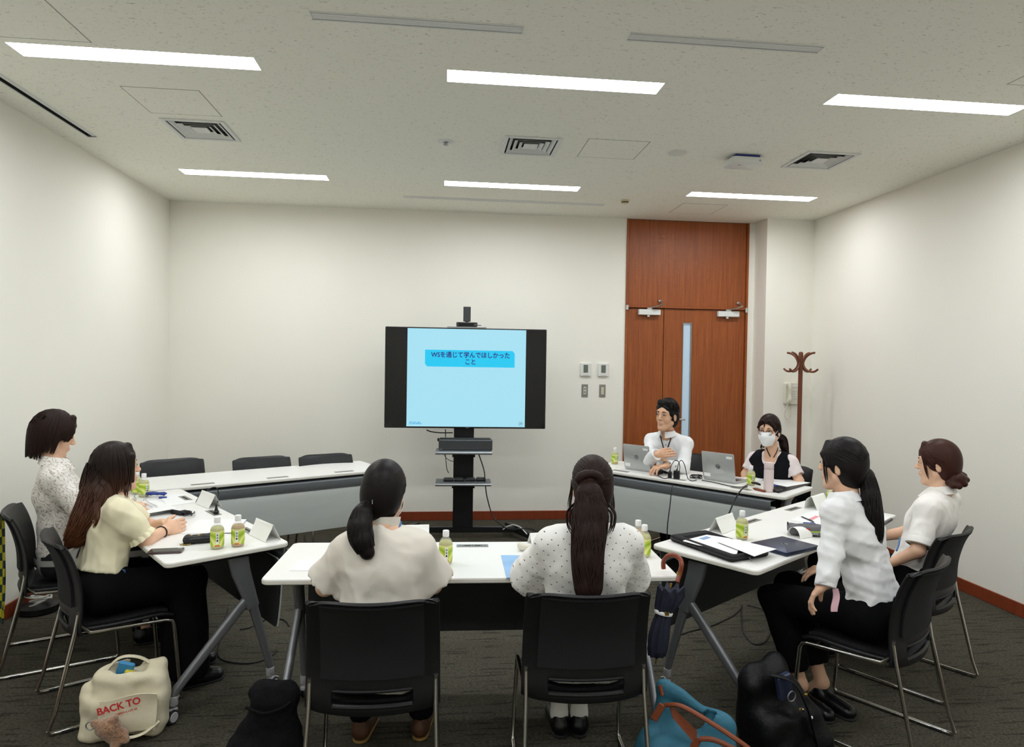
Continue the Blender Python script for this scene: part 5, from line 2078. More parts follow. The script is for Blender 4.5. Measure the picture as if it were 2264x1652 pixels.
    b.tube([(-.02 + .022 * math.cos(q * math.pi / 8), -.115, .315 + .022 * math.sin(q * math.pi / 8)) for q in range(16)], .003, 6, closed=True)
    b.build('ring', 'alu', r)
    for x, z, m_ in ((.075, .30, 'brass'), (.045, .24, 'brass'), (.055, .235, 'chrome'), (.11, .19, 'paper')):
        MB().bbox((x, -.105, z), (.018, .01, .014), .004).build('bag_fitting', m_, r, False)
    MB().bbox((-.02, -.07, .34), (.075, .03, .11), .006, rot(0, -.2, 0)).build('inner_pouch', 'navy_laptop', r, False)

    # umbrella hooked on the near table
    h0 = P(1488, 1262, 3.02)
    bs = h0 - np.array([0, 0, .0])
    r = thing('umbrella', 'closed navy umbrella with brown hook handle hanging from the near table', 'umbrella', (h0[0], h0[1], h0[2]))
    W = lambda px_, py_, d_=3.0: P(px_, py_, d_) - h0
    b = MB()
    b.tube(smooth_path([W(1467, 1258, 3.08), W(1467, 1242, 3.08), W(1476, 1230, 3.06), W(1490, 1228, 3.04), W(1503, 1236, 3.02), W(1507, 1250, 3.0), W(1503, 1268, 3.0), W(1497, 1288, 2.98)], 6), .0105, 10)
    b.build('hook_handle', 'umbrella_handle', r)
    b = MB()
    b.tube([W(1503, 1266, 3.0), W(1501, 1272, 3.0)], .0125, 10)
    b.build('ferrule', 'brass', r)
    # folded cloth: pleated cone
    pts = [W(1484, 1300, 2.98), W(1482, 1318, 2.98), W(1474, 1340, 2.97), W(1467, 1356, 2.97), W(1462, 1376, 2.96), W(1457, 1405, 2.96), W(1454, 1435, 2.95), W(1452, 1450, 2.95)]
    rad = [.055, .058, .048, .030, .037, .042, .040, .034]
    rings = []
    for i, (p_, rr) in enumerate(zip(pts, rad)):
        rings.append([p_ + np.array([rr * (1 + .16 * math.cos(8 * a + i * .3)) * math.cos(a), rr * .8 * (1 + .16 * math.cos(8 * a + i * .3)) * math.sin(a), (.012 * math.cos(8 * a) if i == 0 else 0)]) for a in np.linspace(0, 2 * math.pi, 48, endpoint=False)])
    b = MB()
    b.loft(rings)
    b.build('folded_canopy', 'umbrella_cloth', r, angle=80)
    b = MB()
    b.tube([W(1467, 1354, 2.97) + np.array([.034 * math.cos(a), .028 * math.sin(a), -.006 * math.cos(a)]) for a in np.linspace(0, 2 * math.pi, 24, endpoint=False)], .0075, 6, closed=True, flat=1.2)
    b.build('closing_band', 'paper', r)
    MB().bbox(tuple(W(1474, 1357, 2.94)), (.022, .01, .02), .003).build('band_buckle', 'brass', r, False)
    b = MB()
    b.tube([W(1484, 1290, 2.98), W(1452, 1452, 2.95), W(1450, 1468, 2.95)], [.006, .006, .003], 8)
    b.build('shaft', 'brass', r)

    # cords on the floor
    def cable(label, pts, rad=.004, m='cord_black'):
        b = MB()
        b.tube(smooth_path([onz(x, y, .006) if not isinstance(x, np.ndarray) else x for x, y in pts], 8), rad, 6)
        tag(b.build('cable', m), label, 'cable')
    cable('black cord looping on the carpet below the left table', [(505, 1345), (492, 1390), (484, 1430), (483, 1450), (500, 1462), (540, 1467), (575, 1462), (600, 1450), (612, 1438)])
    cable('black cord curving on the carpet between the left and near tables', [(530, 1392), (550, 1388), (575, 1378), (588, 1370), (610, 1368), (630, 1372), (640, 1385)])
    cable('black cord lying on the carpet under the right table', [(1500, 1405), (1530, 1395), (1570, 1385), (1600, 1372), (1620, 1362), (1640, 1345)])
    cable('black cord making a square loop on the carpet under the right table', [(1640, 1338), (1639, 1365), (1642, 1395), (1655, 1415), (1670, 1425), (1690, 1420), (1702, 1400), (1704, 1370), (1690, 1350), (1668, 1342), (1652, 1338)])
    # coiled cable and black tray by the left wall
    q = onz(85, 1352, .0)
    r = thing('cord_reel', 'flat black tray with coiled white cord on the floor by left wall', 'cord', (q[0], q[1], 0))
    MB().lathe([(.10, 0), (.12, .01), (.12, .045), (.10, .05), (.001, .045)], 28).build('tray', 'black_plastic', r)
    for k_ in range(6):
        b = MB()
        b.tube([((.05 + .008 * k_) * math.cos(a) + .01 * math.sin(k_), (.05 + .006 * k_) * math.sin(a), .06 + .018 * k_ + .02 * math.cos(a + k_)) for a in np.linspace(0, 2 * math.pi, 24, endpoint=False)], .006, 6, closed=True)
        b.build('cord_loop', 'cord_white', r)
    # checked scarf at the left border
    q = P(2, 1300, 3.75)
    r = thing('checked_scarf', 'yellow and dark green checked scarf at the left photo border', 'scarf', (q[0], q[1], 0))
    m = mat('check_cloth', (190, 180, 50), .9)
    N, L, b_ = nodes_of(m)
    tc = N.new('ShaderNodeTexCoord')
    ck = N.new('ShaderNodeTexChecker')
    ck.inputs['Scale'].default_value = 22
    ck.inputs['Color1'].default_value = srgb(188, 178, 40)
    ck.inputs['Color2'].default_value = srgb(40, 60, 55)
    L.new(tc.outputs['Object'], ck.inputs['Vector'])
    L.new(ck.outputs['Color'], b_.inputs['Base Color'])
    b = MB()
    G = np.array([[(-.09 + .10 * u, .02 * math.sin(u * 7 + v * 3), .86 - .62 * v) for v in np.linspace(0, 1, 10)] for u in np.linspace(0, 1, 6)])
    b.shell(G, .01)
    b.build('scarf_cloth', 'check_cloth', r, angle=70)


mat('packet_blue', (60, 140, 190), .4)
mat('packet_yellow', (214, 196, 60), .5)
bags()
# ================================================================== PEOPLE
VS = 1.08
mat('skin', (226, 182, 152), 0.5, sub=0.12, noise=(40, 0.03))
mat('skin_warm', (216, 170, 138), 0.5, sub=0.12, noise=(40, 0.03))
mat('lips', (204, 138, 126), 0.5)
mat('eye_white', (226, 222, 216), 0.3)
mat('iris', (34, 24, 20), 0.2)
mat('hair_black', (24, 19, 18), 0.46, spec=0.22)
mat('hair_brown', (38, 24, 19), 0.48, spec=0.18)
mat('hair_red', (60, 32, 25), 0.46, spec=0.22)
mat('hair_man', (20, 18, 17), 0.5, spec=0.2)
mat('cloth_offwhite', (226, 219, 207), 0.85, sheen=0.1, bump=(420, .15, .001))
mat('cloth_cream', (236, 228, 194), 0.85, sheen=0.1, bump=(420, .15, .001))
mat('cloth_white', (240, 240, 240), 0.82, sheen=0.1, bump=(420, .12, .001))
mat('cloth_white_warm', (240, 236, 230), 0.82, sheen=0.1, bump=(420, .12, .001))
mat('cloth_black', (9, 9, 10), 0.9, spec=0.15, bump=(300, .2, .001))
mat('cloth_navyblack', (15, 16, 21), 0.88, spec=0.2, bump=(300, .2, .001))
mat('cloth_pinkwhite', (234, 222, 222), 0.85, bump=(420, .12, .001))
mat('mask_white', (240, 241, 240), 0.8, bump=(90, .1, .001, (1, 1, 8)))
mat('shoe_black', (16, 16, 17), 0.3)
mat('shoe_brown', (78, 50, 30), 0.6, noise=(20, .2))
mat('shoe_tan', (150, 118, 60), 0.6)
mat('sock_white', (224, 222, 214), 0.85)
mat('lanyard_blue', (74, 112, 160), 0.6)
mat('scrunchie', (24, 20, 20), 0.8)
mat('pink_cloth', (222, 180, 190), 0.8)
mat('glasses', (92, 58, 48), 0.3)


def gradient_hair():
    m = mat('hair_long', (60, 38, 26), 0.46, spec=0.22)
    N, L, b = nodes_of(m)
    tc = N.new('ShaderNodeTexCoord')
    sx = N.new('ShaderNodeSeparateXYZ')
    L.new(tc.outputs['Object'], sx.inputs[0])
    r = N.new('ShaderNodeValToRGB')
    r.color_ramp.elements[0].position = .84
    r.color_ramp.elements[1].position = 1.0
    mr = N.new('ShaderNodeMapRange')
    mr.inputs['From Min'].default_value = .72
    mr.inputs['From Max'].default_value = 1.25
    L.new(sx.outputs['Z'], mr.inputs['Value'])
    r.color_ramp.elements[0].position = .15
    r.color_ramp.elements[1].position = .85
    r.color_ramp.elements[0].color = srgb(100, 60, 36)
    r.color_ramp.elements[1].color = srgb(34, 24, 20)
    L.new(mr.outputs['Result'], r.inputs['Fac'])
    L.new(r.outputs['Color'], b.inputs['Base Color'])


gradient_hair()


def pattern_mats():
    # fine dark dots on white (dotted blouse)
    m = mat('cloth_dots', (242, 240, 236), 0.85, sheen=0.1)
    N, L, b = nodes_of(m)
    tc = N.new('ShaderNodeTexCoord')
    sp = N.new('ShaderNodeSeparateXYZ')
    L.new(tc.outputs['Object'], sp.inputs[0])
    cb = N.new('ShaderNodeCombineXYZ')
    L.new(sp.outputs['X'], cb.inputs['X'])
    L.new(sp.outputs['Z'], cb.inputs['Y'])
    mp = N.new('ShaderNodeMapping')
    mp.inputs['Rotation'].default_value = (0, 0, math.radians(38))
    mp.inputs['Scale'].default_value = (33, 33, 1)
    L.new(cb.outputs[0], mp.inputs['Vector'])
    v = N.new('ShaderNodeTexVoronoi')
    v.voronoi_dimensions = '2D'
    v.inputs['Scale'].default_value = 1.0
    v.inputs['Randomness'].default_value = .25
    L.new(mp.outputs['Vector'], v.inputs['Vector'])
    r = N.new('ShaderNodeValToRGB')
    r.color_ramp.interpolation = 'LINEAR'
    r.color_ramp.elements[0].position = .055
    r.color_ramp.elements[1].position = .095
    r.color_ramp.elements[0].color = srgb(60, 58, 60)
    r.color_ramp.elements[1].color = srgb(240, 238, 233)
    L.new(v.outputs['Distance'], r.inputs['Fac'])
    L.new(r.outputs['Color'], b.inputs['Base Color'])
    # lace
    m = mat('cloth_lace', (226, 220, 214), 0.85)
    N, L, b = nodes_of(m)
    tc = N.new('ShaderNodeTexCoord')
    n = N.new('ShaderNodeTexNoise')
    n.inputs['Scale'].default_value = 12
    n.inputs['Detail'].default_value = 1
    L.new(tc.outputs['Object'], n.inputs['Vector'])
    wv = N.new('ShaderNodeTexWave')
    wv.wave_type = 'BANDS'
    wv.bands_direction = 'DIAGONAL'
    wv.inputs['Scale'].default_value = 19
    wv.inputs['Distortion'].default_value = 14
    wv.inputs['Detail'].default_value = 2
    wv.inputs['Detail Scale'].default_value = 1.6
    L.new(tc.outputs['Object'], wv.inputs['Vector'])
    r = N.new('ShaderNodeValToRGB')
    r.color_ramp.elements[0].position = .08
    r.color_ramp.elements[1].position = .24
    r.color_ramp.elements[0].color = srgb(180, 170, 163)
    r.color_ramp.elements[1].color = srgb(232, 227, 220)
    L.new(wv.outputs['Color'], r.inputs['Fac'])
    L.new(r.outputs['Color'], b.inputs['Base Color'])
    # black cloth with broad pale check
    m = mat('cloth_check', (24, 24, 26), 0.9)
    N, L, b = nodes_of(m)
    tc = N.new('ShaderNodeTexCoord')
    w1 = N.new('ShaderNodeTexWave')
    w1.inputs['Scale'].default_value = 1.9
    w1.bands_direction = 'X'
    L.new(tc.outputs['Object'], w1.inputs['Vector'])
    w2 = N.new('ShaderNodeTexWave')
    w2.inputs['Scale'].default_value = 1.9
    w2.bands_direction = 'Z'
    L.new(tc.outputs['Object'], w2.inputs['Vector'])
    mx = N.new('ShaderNodeMath')
    mx.operation = 'MAXIMUM'
    L.new(w1.outputs['Fac'], mx.inputs[0])
    L.new(w2.outputs['Fac'], mx.inputs[1])
    r = N.new('ShaderNodeValToRGB')
    r.color_ramp.elements[0].position = .88
    r.color_ramp.elements[1].position = .93
    r.color_ramp.elements[0].color = srgb(22, 22, 24)
    r.color_ramp.elements[1].color = srgb(170, 168, 164)
    L.new(mx.outputs[0], r.inputs['Fac'])
    L.new(r.outputs['Color'], b.inputs['Base Color'])


pattern_mats()


def unit(v):
    v = np.array(v, float)
    return v / (np.linalg.norm(v) + 1e-12)


def tubes(paths, radii, n=5):
    """many thin tapered tubes as (V, Q)"""
    Vs, Qs, o = [], [], 0
    for pth, r in zip(paths, radii):
        pth = np.asarray(pth, float)
        m = len(pth)
        t = np.gradient(pth, axis=0)
        t /= np.linalg.norm(t, axis=1, keepdims=True) + 1e-12
        ref = np.array([.31, .52, .79])
        a = np.cross(t, ref)
        a /= np.linalg.norm(a, axis=1, keepdims=True) + 1e-12
        b = np.cross(t, a)
        rr = np.asarray(r) if not np.isscalar(r) else np.full(m, r)
        ang = np.linspace(0, 2 * math.pi, n, endpoint=False)
        V = pth[:, None] + rr[:, None, None] * (np.cos(ang)[None, :, None] * a[:, None] + np.sin(ang)[None, :, None] * b[:, None])
        Vs.append(V.reshape(-1, 3))
        i = np.arange(m - 1)[:, None]
        j = np.arange(n)[None]
        q = np.stack([i * n + j, i * n + (j + 1) % n, (i + 1) * n + (j + 1) % n, (i + 1) * n + j], -1).reshape(-1, 4)
        Qs.append(q + o)
        o += m * n
    return np.concatenate(Vs), np.concatenate(Qs)


def taper(m, r, a=.25, b=.25):
    t = np.linspace(0, 1, m)
    return r * np.minimum(1, np.minimum((t + .02) / a, (1 - t + .02) / b)) ** .7


def tress(ctrl, wid, n, rg, r=.004, fl=None, seg=6, ragged=.1):
    """bundle of strands following ctrl points with half-width wid (list) in the plane across; fl=(dir, factor) flattens"""
    C = np.array(smooth_path(ctrl, seg))
    m = len(C)
    W = np.interp(np.linspace(0, 1, m), np.linspace(0, 1, len(wid)), wid)
    t = np.gradient(C, axis=0)
    t /= np.linalg.norm(t, axis=1, keepdims=True)
    ax = unit(fl[0]) if fl is not None else unit(np.cross(t[0], (0.3, 0.4, 0.9)))
    paths, radii = [], []
    for i in range(n):
        an = rg.random() * 2 * math.pi
        rr = .80 + .25 * rg.random()
        s1 = 1 - ragged * rg.random()
        k = max(4, int(m * s1))
        ph = rg.random() * 6.28
        pts = []
        for j in range(k):
            a = ax - t[j] * (ax @ t[j])
            a /= np.linalg.norm(a)
            b = np.cross(t[j], a)
            f = fl[1] if fl is not None else 1
            wob = an + .25 * math.sin(j * .35 + ph)
            pts.append(C[j] + W[j] * rr * (f * math.cos(wob) * a + math.sin(wob) * b))
        paths.append(pts)
        radii.append(taper(k, r * (.7 + .6 * rg.random()), .1, .35))
    return tubes(paths, radii)


class Head:
    """head frame: x right, y forward, z up; c is the middle of the head"""

    def __init__(s, c, heading, pitch=0.0, roll=0.0, hs=1.0):
        s.c = np.array(c, float)
        s.R = np.array((Euler((0, 0, heading)).to_matrix() @ Euler((pitch, 0, 0)).to_matrix() @ Euler((0, roll, 0)).to_matrix()))
        s.s = hs

    def w(s, x, y, z):
        return s.c + s.R @ (np.array([x, y, z * VS]) * s.s)

    def r(s, *v):
        return np.array([v[0], v[1], v[2] * VS]) * s.s

    def d(s, x, y, z):
        return s.R @ np.array([x, y, z])


def face(F, H, male=False):
    """add the head to field F"""
    q = H.s
    E = lambda c, r, k=.012, sub=False: F.ell(H.w(*c), H.r(*r), H.R, k=k * q, sub=sub)
    Cp = lambda a, b, ra, rb, k=.012, fl=None, sub=False: F.cap(H.w(*a), H.w(*b), ra * q, rb * q, k=k * q, flat=None if fl is None else (H.d(*fl[0]), fl[1]), sub=sub)
    E((0, -.014, .034), (.073, .090, .084), 0)
    Cp((0, .026, .01), (0, .042, -.070), .058, .038, .03)
    for s in (-1, 1):
        E((s * .036, .044, -.024), (.026, .026, .034), .02)
        Cp((s * .052, .004, -.05), (s * .018, .056, -.094), .020, .015 if not male else .018, .022)
    E((0, .064, -.097), (.019, .016, .014), .018)
    Cp((-.034, .066, .030), (.034, .066, .030), .014, .014, .02)
    for s in (-1, 1):
        E((s * .032, .090, .010), (.019, .013, .010), .008, True)
    Cp((0, .080, .016), (0, .100, -.020), .0075, .0105, .012)
    for s in (-1, 1):
        E((s * .010, .092, -.024), (.008, .009, .007), .008)
    E((0, .078, -.054), (.022, .012, .014), .012)
    for s in (-1, 1):
        E((s * .075, -.012, -.008), (.008, .017, .028), .008)
        E((s * .082, -.010, -.004), (.004, .009, .017), .004, True)


def face_parts(H, p, base, male=False, lips=True, open_mouth=False, lids=.6, mk='hair_black'):
    for s in (-1, 1):
        e = H.w(s * .032, .079, .008)
        f = Field(e - .022, e + .022, .0022)
        f.ell(e, H.r(.0135, .006, .0062 * lids + .001), H.R, k=0)
        soft('eye', [f.mesh()], 'eye_white', p, base)
        ir = H.w(s * .032 + .001, .0842, .008)
        f = Field(ir - .012, ir + .012, .0016)
        f.ell(ir, H.r(.0056, .0022, .0056 * lids + .001), H.R, k=0)
        soft('iris', [f.mesh()], 'iris', p, base)
        pts = [H.w(s * (.032 - .0155), .0835, .0085), H.w(s * .026, .087, .0085 + .0055 * lids), H.w(s * .036, .0865, .0085 + .006 * lids), H.w(s * (.032 + .0165), .081, .0075)]
        MB().tube([np.array(q) - base for q in smooth_path(pts, 3)], [.0009 * H.s] + [.0017 * H.s] * 8 + [.0009 * H.s], 5).build('eyelash', 'iris', p)
        pts = [H.w(s * .013, .0855, .027), H.w(s * .028, .086, .033), H.w(s * .049, .074, .029)]
        MB().tube([np.array(q) - base for q in smooth_path(pts, 4)], taper(9, (.0042 if male else .0028) * H.s, .2, .5), 6).build('eyebrow', mk, p)
    if lips:
        f = Field(H.w(0, .085, -.054) - .035, H.w(0, .085, -.054) + .035, .0028)
        for z in ((-.0505, -.0585) if not open_mouth else (-.048, -.062)):
            f.cap(H.w(-.020, .0835, -.0545), H.w(0, .0868, z), .0020, .0040, k=.003)
            f.cap(H.w(.020, .0825, -.0545), H.w(0, .0868, z), .0020, .0040, k=.003)
        soft('lips', [f.mesh()], 'lips', p, base)
        if open_mouth:
            f = Field(H.w(0, .085, -.055) - .03, H.w(0, .085, -.055) + .03, .0028)
            f.ell(H.w(0, .0855, -.055), H.r(.015, .004, .004), H.R, k=0)
            soft('mouth_gap', [f.mesh()], 'iris', p, base)


def hand(F, W, dr, nr, thumb, curl=.5, sc=1.0, spread=.02):
    """wrist W, finger direction dr, palm normal nr, thumb = lateral vector towards the thumb"""
    dr = unit(dr)
    nr = unit(nr - dr * (np.array(nr) @ dr))
    la = np.cross(nr, dr)
    if la @ np.array(thumb) < 0:
        la = -la
    W = np.array(W, float)
    F.cap(W - dr * .02 * sc, W + dr * .03 * sc, .027 * sc, .030 * sc, k=.01, flat=(nr, .72))
    for i in range(4):
        b = W + dr * (.035 * sc) + la * (.022 - .015 * i) * sc
        F.cap(b, W + dr * (.078 - .004 * abs(i - 1.2)) * sc + la * (.030 - .020 * i) * sc, .015 * sc, .0115 * sc, k=.012, flat=(nr, .85))
    Ls = (.040, .045, .042, .033)
    for i in range(4):
        p = W + dr * (.080 - .004 * abs(i - 1.2)) * sc + la * (.030 - .020 * i) * sc
        an = 0
        d0 = unit(dr + la * spread * (1.5 - i))
        r = .0098 * sc
        for j, f in enumerate((1, .68, .52)):
            an += curl * (.75 + .12 * i) * (.9 if j else .8)
            v = d0 * math.cos(an) + nr * math.sin(an)
            q = p + v * Ls[i] * f * sc
            F.cap(p, q, r, r * .90, k=.004)
            r *= .90
            p = q
    p = W + dr * .022 * sc + la * .022 * sc + nr * .004
    v = unit(dr * .62 + la * .72 + nr * .25)
    q = p + v * .042 * sc
    F.cap(p, q, .015 * sc, .012 * sc, k=.012)
    v = unit(dr * .85 + la * .22 + nr * .45)
    q2 = q + v * .033 * sc
    F.cap(q, q2, .0112 * sc, .0102 * sc, k=.004)
    q3 = q2 + unit(v + nr * .3) * .024 * sc
    F.cap(q2, q3, .0100 * sc, .0085 * sc, k=.004)


def bounds(pts, m):
    pts = np.array(pts)
    return pts.min(0) - m, pts.max(0) + m


def shoe(p, base, ank, fdir, m, sole='rubber', ln=.245, w_=.042, ht=.06):
    """shoe under the ankle point pointing along fdir"""
    fd = unit([fdir[0], fdir[1], 0])
    heel = np.array([ank[0], ank[1], 0]) - fd * .055
    toe = heel + fd * ln
    f = Field(*bounds([heel, toe, heel + [0, 0, .13]], .07), .006)
    f.cap(heel + [0, 0, .04] + fd * .03, toe + [0, 0, .032] - fd * .05, w_ * .85, w_, k=.0, flat=((0, 0, 1), .8))
    f.cap(heel + [0, 0, .055] + fd * .03, heel + [0, 0, ht + .03] + fd * .035, .036, .034, k=.03)
    f.cap(heel + fd * .06 + [0, 0, .06], toe - fd * .09 + [0, 0, .04], .034, .03, k=.03)
    f.ell(heel + fd * .035 + [0, 0, ht + .06], (.034, .034, .04), k=.008, sub=True)
    f.cut((0, 0, .012), (0, 0, -1))
    o = soft('shoe', [f.mesh()], m, p, base)
    g = Field(*bounds([heel, toe], .07), .006)
    g.cap(heel + fd * .032 + [0, 0, .012], toe - fd * .048 + [0, 0, .012], w_ * .9, w_ * 1.02, k=0)
    g.cut((0, 0, .013), (0, 0, 1))
    g.cut((0, 0, .0005), (0, 0, -1))
    soft('shoe_sole', [g.mesh()], sole, o, (0, 0, 0) if False else base)
    return o


def torso_shape(f, W, ax, top, man=False, grow=0.0):
    rt, fw, up, ln = ax
    nb, chest, waist = W['neck'], W['chest'], W['waist']
    t = top.get('loose', 0.0)
    cw = top.get('cw', 1.0)
    g = grow
    for s in ('L', 'R'):
        f.cap(nb - ln * .030, W['sh' + s] + ln * .004, .050 + g, .052 + t * .3 + g, k=.03)
        f.cap(W['sh' + s], chest + rt * (.06 if s == 'R' else -.06) * cw, .046 + g, .075 + g, k=.04)
    f.cap(W['shL'] * .85 + W['shR'] * .15, W['shR'] * .85 + W['shL'] * .15, .054 + g, k=.05)
    f.cap(nb - ln * .085 - rt * .05, nb - ln * .085 + rt * .05, .066 + g, k=.05, flat=(fw, 1.0))
    f.cap(chest - rt * .058 * cw, chest + rt * .058 * cw, (.096 + t) * cw + g, k=.07, flat=(fw, .95))
    f.cap(waist - rt * .050 * cw, waist + rt * .050 * cw, (.090 + t * 1.2) * cw + g, k=.08, flat=(fw, .92))
    f.cap(W['hip'] + ln * .03 - rt * .066, W['hip'] + ln * .03 + rt * .066, .104 + t + g, k=.08, flat=(fw, .95))
    if top.get('tail'):
        f.cap(W['hip'] - ln * .03 - rt * .075 - fw * .012, W['hip'] - ln * .03 + rt * .075 - fw * .012, top['tail'], k=.05)
    if not man:
        f.cap(chest + fw * .055 - rt * .055 - ln * .02, chest + fw * .055 + rt * .055 - ln * .02, .055 + g, k=.05)


def build_person(name_label, B, heading, head, J, top, bottom, rg_seed, man=False):
    """J: joints in the sitter's frame (x right, y forward, z up from the floor point B)"""
    a = math.radians(heading)
    fw = np.array([-math.sin(a), math.cos(a), 0.0])
    rt = np.array([math.cos(a), math.sin(a), 0.0])
    up = np.array([0, 0, 1.0])
    base = np.array([B[0], B[1], 0.0])
    L = lambda v: base + rt * v[0] + fw * v[1] + up * v[2]
    p = thing('person', name_label, 'person', tuple(base))
    W = {k: (L(v) if len(v) == 3 else P(*v[1])) for k, v in J.items()}
    H = Head(P(*head['at']), a + math.radians(head.get('yaw', 0)), math.radians(head.get('pitch', 0)), math.radians(head.get('roll', 0)), head.get('size', 1.0))
    hf = H.d(0, 1, 0)
    nb = W.get('neck', H.w(0, -.035, -.155))
    W['neck'] = nb
    sw = top.get('sw', .165)
    ln = unit(nb - W['hip'])
    for s, k in ((-1, 'shL'), (1, 'shR')):
        if k not in W:
            W[k] = nb + rt * s * sw - ln * top.get('drop', .078) + fw * .005
    skin = 'skin_warm' if man else 'skin'
    chest = W['hip'] + (nb - W['hip']) * .66
    waist = W['hip'] + (nb - W['hip']) * .34
    W['chest'], W['waist'] = chest, waist
    parts = []
    # head and neck
    f = Field(*bounds([H.w(.11, .14, .15), H.w(-.11, -.14, -.15), H.w(-.11, .14, -.15), H.w(.11, -.14, .15), nb - up * .07, nb + rt * .1, nb - rt * .1], .02), .0042)
    face(f, H, man)
    f.cap(H.w(0, -.018, -.05), nb - ln * .03, .050 * H.s, .055, k=.03)
    f.cap(nb - ln * .055 - rt * .07, nb - ln * .055 + rt * .07, .045, .045, k=.04)
    parts.append(f.mesh())
    # torso and legs (inside the clothes)
    f = Field(*bounds([W[k] for k in W], .2), .016)
    f.cap(W['shL'] + rt * .03, W['shR'] - rt * .03, .045, k=0)
    f.cap(chest - rt * .06, chest + rt * .06, .085, k=.07, flat=(fw, .85))
    f.cap(waist - rt * .05, waist + rt * .05, .08, k=.07, flat=(fw, .85))
    f.cap(W['hip'] - rt * .07, W['hip'] + rt * .07, .085, k=.07)
    f.cap(nb, chest, .05, .06, k=.04)
    for s in 'LR':
        hp = W['hip'] + rt * (.08 if s == 'R' else -.08)
        f.cap(hp, W['kn' + s], .06, .045, k=.03)
        f.cap(W['kn' + s], W['an' + s], .042, .03, k=.02)
    parts.append(f.mesh())
    # bare lower legs where they show
    if bottom.get('bare'):
        for s in 'LR':
            f = Field(*bounds([W['kn' + s], W['an' + s]], .08), .007)
            f.cap(W['kn' + s], W['an' + s], .048, .032, k=0)
            f.cap(W['an' + s], W['an' + s] + fw * .05 - up * .05, .032, .03, k=.02)
            parts.append(f.mesh())
    # arms and hands
    for s, sg in (('L', -1), ('R', 1)):
        el, wr = W['el' + s], W['wr' + s]
        hd = J.get('hand' + s)
        wd = W.get('fin' + s)
        dr = unit(wd - wr) if wd is not None else unit(wr - el)
        f = Field(*bounds([W['sh' + s], el, wr, wr + dr * .2], .07), .0048 if top.get('hands') == 'fine' else .006)
        f.cap(W['sh' + s], el, .042, .036, k=.01)
        f.cap(el, wr, .037, .025, k=.015)
        nr = J.get('palm' + s)
        nr = -up if nr is None else rt * nr[0] + fw * nr[1] + up * nr[2]
        hand(f, wr, dr, nr, -rt * sg * 1.0 + fw * .3 + up * .2, top.get('curl', .45), 1.0 if not man else 1.12)
        parts.append(f.mesh())
    body = soft('body', parts, skin, p, base)
    # ---------------- upper garment
    h = .0085
    pts = [W[k] for k in ('hip', 'shL', 'shR', 'elL', 'elR', 'wrL', 'wrR', 'neck')]
    f = Field(*bounds(pts, .19), h)
    torso_shape(f, W, (rt, fw, up, ln), top, man)
    sl = top['sleeve']
    ends = []
    for s, sg in (('L', -1), ('R', 1)):
        sh, el, wr = W['sh' + s], W['el' + s], W['wr' + s]
        if sl == 'long':
            rr = top.get('sr', (.058, .052, .042))
            f.cap(sh, el, rr[0], rr[1], k=.035)
            f.cap(el, wr, rr[1], rr[2], k=.025)
            ends.append((wr, unit(wr - el), .012))
            f.ell(wr + unit(wr - el) * (rr[2] + .004), (rr[2] * 1.1,) * 3, k=.0, sub=True)
        else:
            frac, r0, r1 = top['sl']
            en = sh + (el - sh) * frac
            f.cap(sh, en, r0, r1, k=.04)
            if sl == 'puff':
                f.ell(sh + (el - sh) * frac * .55, (.072, .072, .070), k=.03)
            dv = unit(el - sh)
            # open end: scoop the sleeve end flat
            f.cap(en + dv * (r1 + .004), en + dv * (r1 * 2 + .02), r1 * 1.25, k=.006, sub=True)
    f.ripple(top.get('fold', .007) * .5, top.get('fs', 30) * .6, rg_seed, top.get('st', (1.5, 1.5, .5)))
    f.ripple(top.get('fold', .007), top.get('fs', 30), rg_seed + 3, top.get('st', (1.5, 1.5, .5)), 5, True)
    f.ripple(.0014, 90, rg_seed + 5)
    f.cut(W['hip'] - ln * top.get('hem', .03), -ln if top.get('hemtilt') is None else unit(-ln + fw * top['hemtilt']))
    # neck opening
    f.cap(nb - ln * .012 + fw * .012, nb + ln * .2 + fw * .02, top.get('neckr', .062), k=.008, sub=True)
    if top.get('scoop'):
        f.ell(nb + fw * .075 - ln * .03, (.06, .06, .075), k=.01, sub=True)
    sm = soft(top.get('name', 'blouse'), [f.mesh()], top['mat'], p, base)
    W['garment'] = sm
    W['body'] = body
    # collar
    if top.get('collar'):
        cm = MB()
        n = 20
        rings = []
        hgt = top['collar']
        G = np.zeros((n + 1, 4, 3))
        for i in range(n + 1):
            an = math.pi * .5 + .35 + (2 * math.pi - .7) * i / n
            dirv = rt * math.cos(an) + fw * math.sin(an)
            for j in range(4):
                v = j / 3
                rr = top.get('colr', .056) + .004 * v
                G[i, j] = nb + dirv * rr * np.array([1, 1, 1]) + fw * .012 - ln * .018 + ln * (hgt * v) + ln * (.012 * math.cos(an + math.pi / 2))
        cm.shell(G - base, .004)
        co = cm.build('collar', top.get('collar_mat', top['mat']), p, angle=80)
        if top.get('collar_fall'):
            G2 = np.zeros((n + 1, 4, 3))
            for i in range(n + 1):
                an = math.pi * .5 + .30 + (2 * math.pi - .6) * i / n
                dirv = rt * math.cos(an) + fw * math.sin(an)
                fr = max(0, math.sin(an))
                for j in range(4):
                    v = j / 3
                    rr = top.get('colr', .056) + .009 + .024 * v + .014 * v * fr
                    G2[i, j] = nb + dirv * rr + fw * .012 - ln * .016 + ln * (hgt + .006 - (hgt + .004 + .020 * fr) * v) + ln * (.012 * math.cos(an + math.pi / 2))
            cm = MB()
            cm.shell(G2 - base, .004)
            cm.build('collar_fall', top.get('collar_mat', top['mat']), co, angle=80)
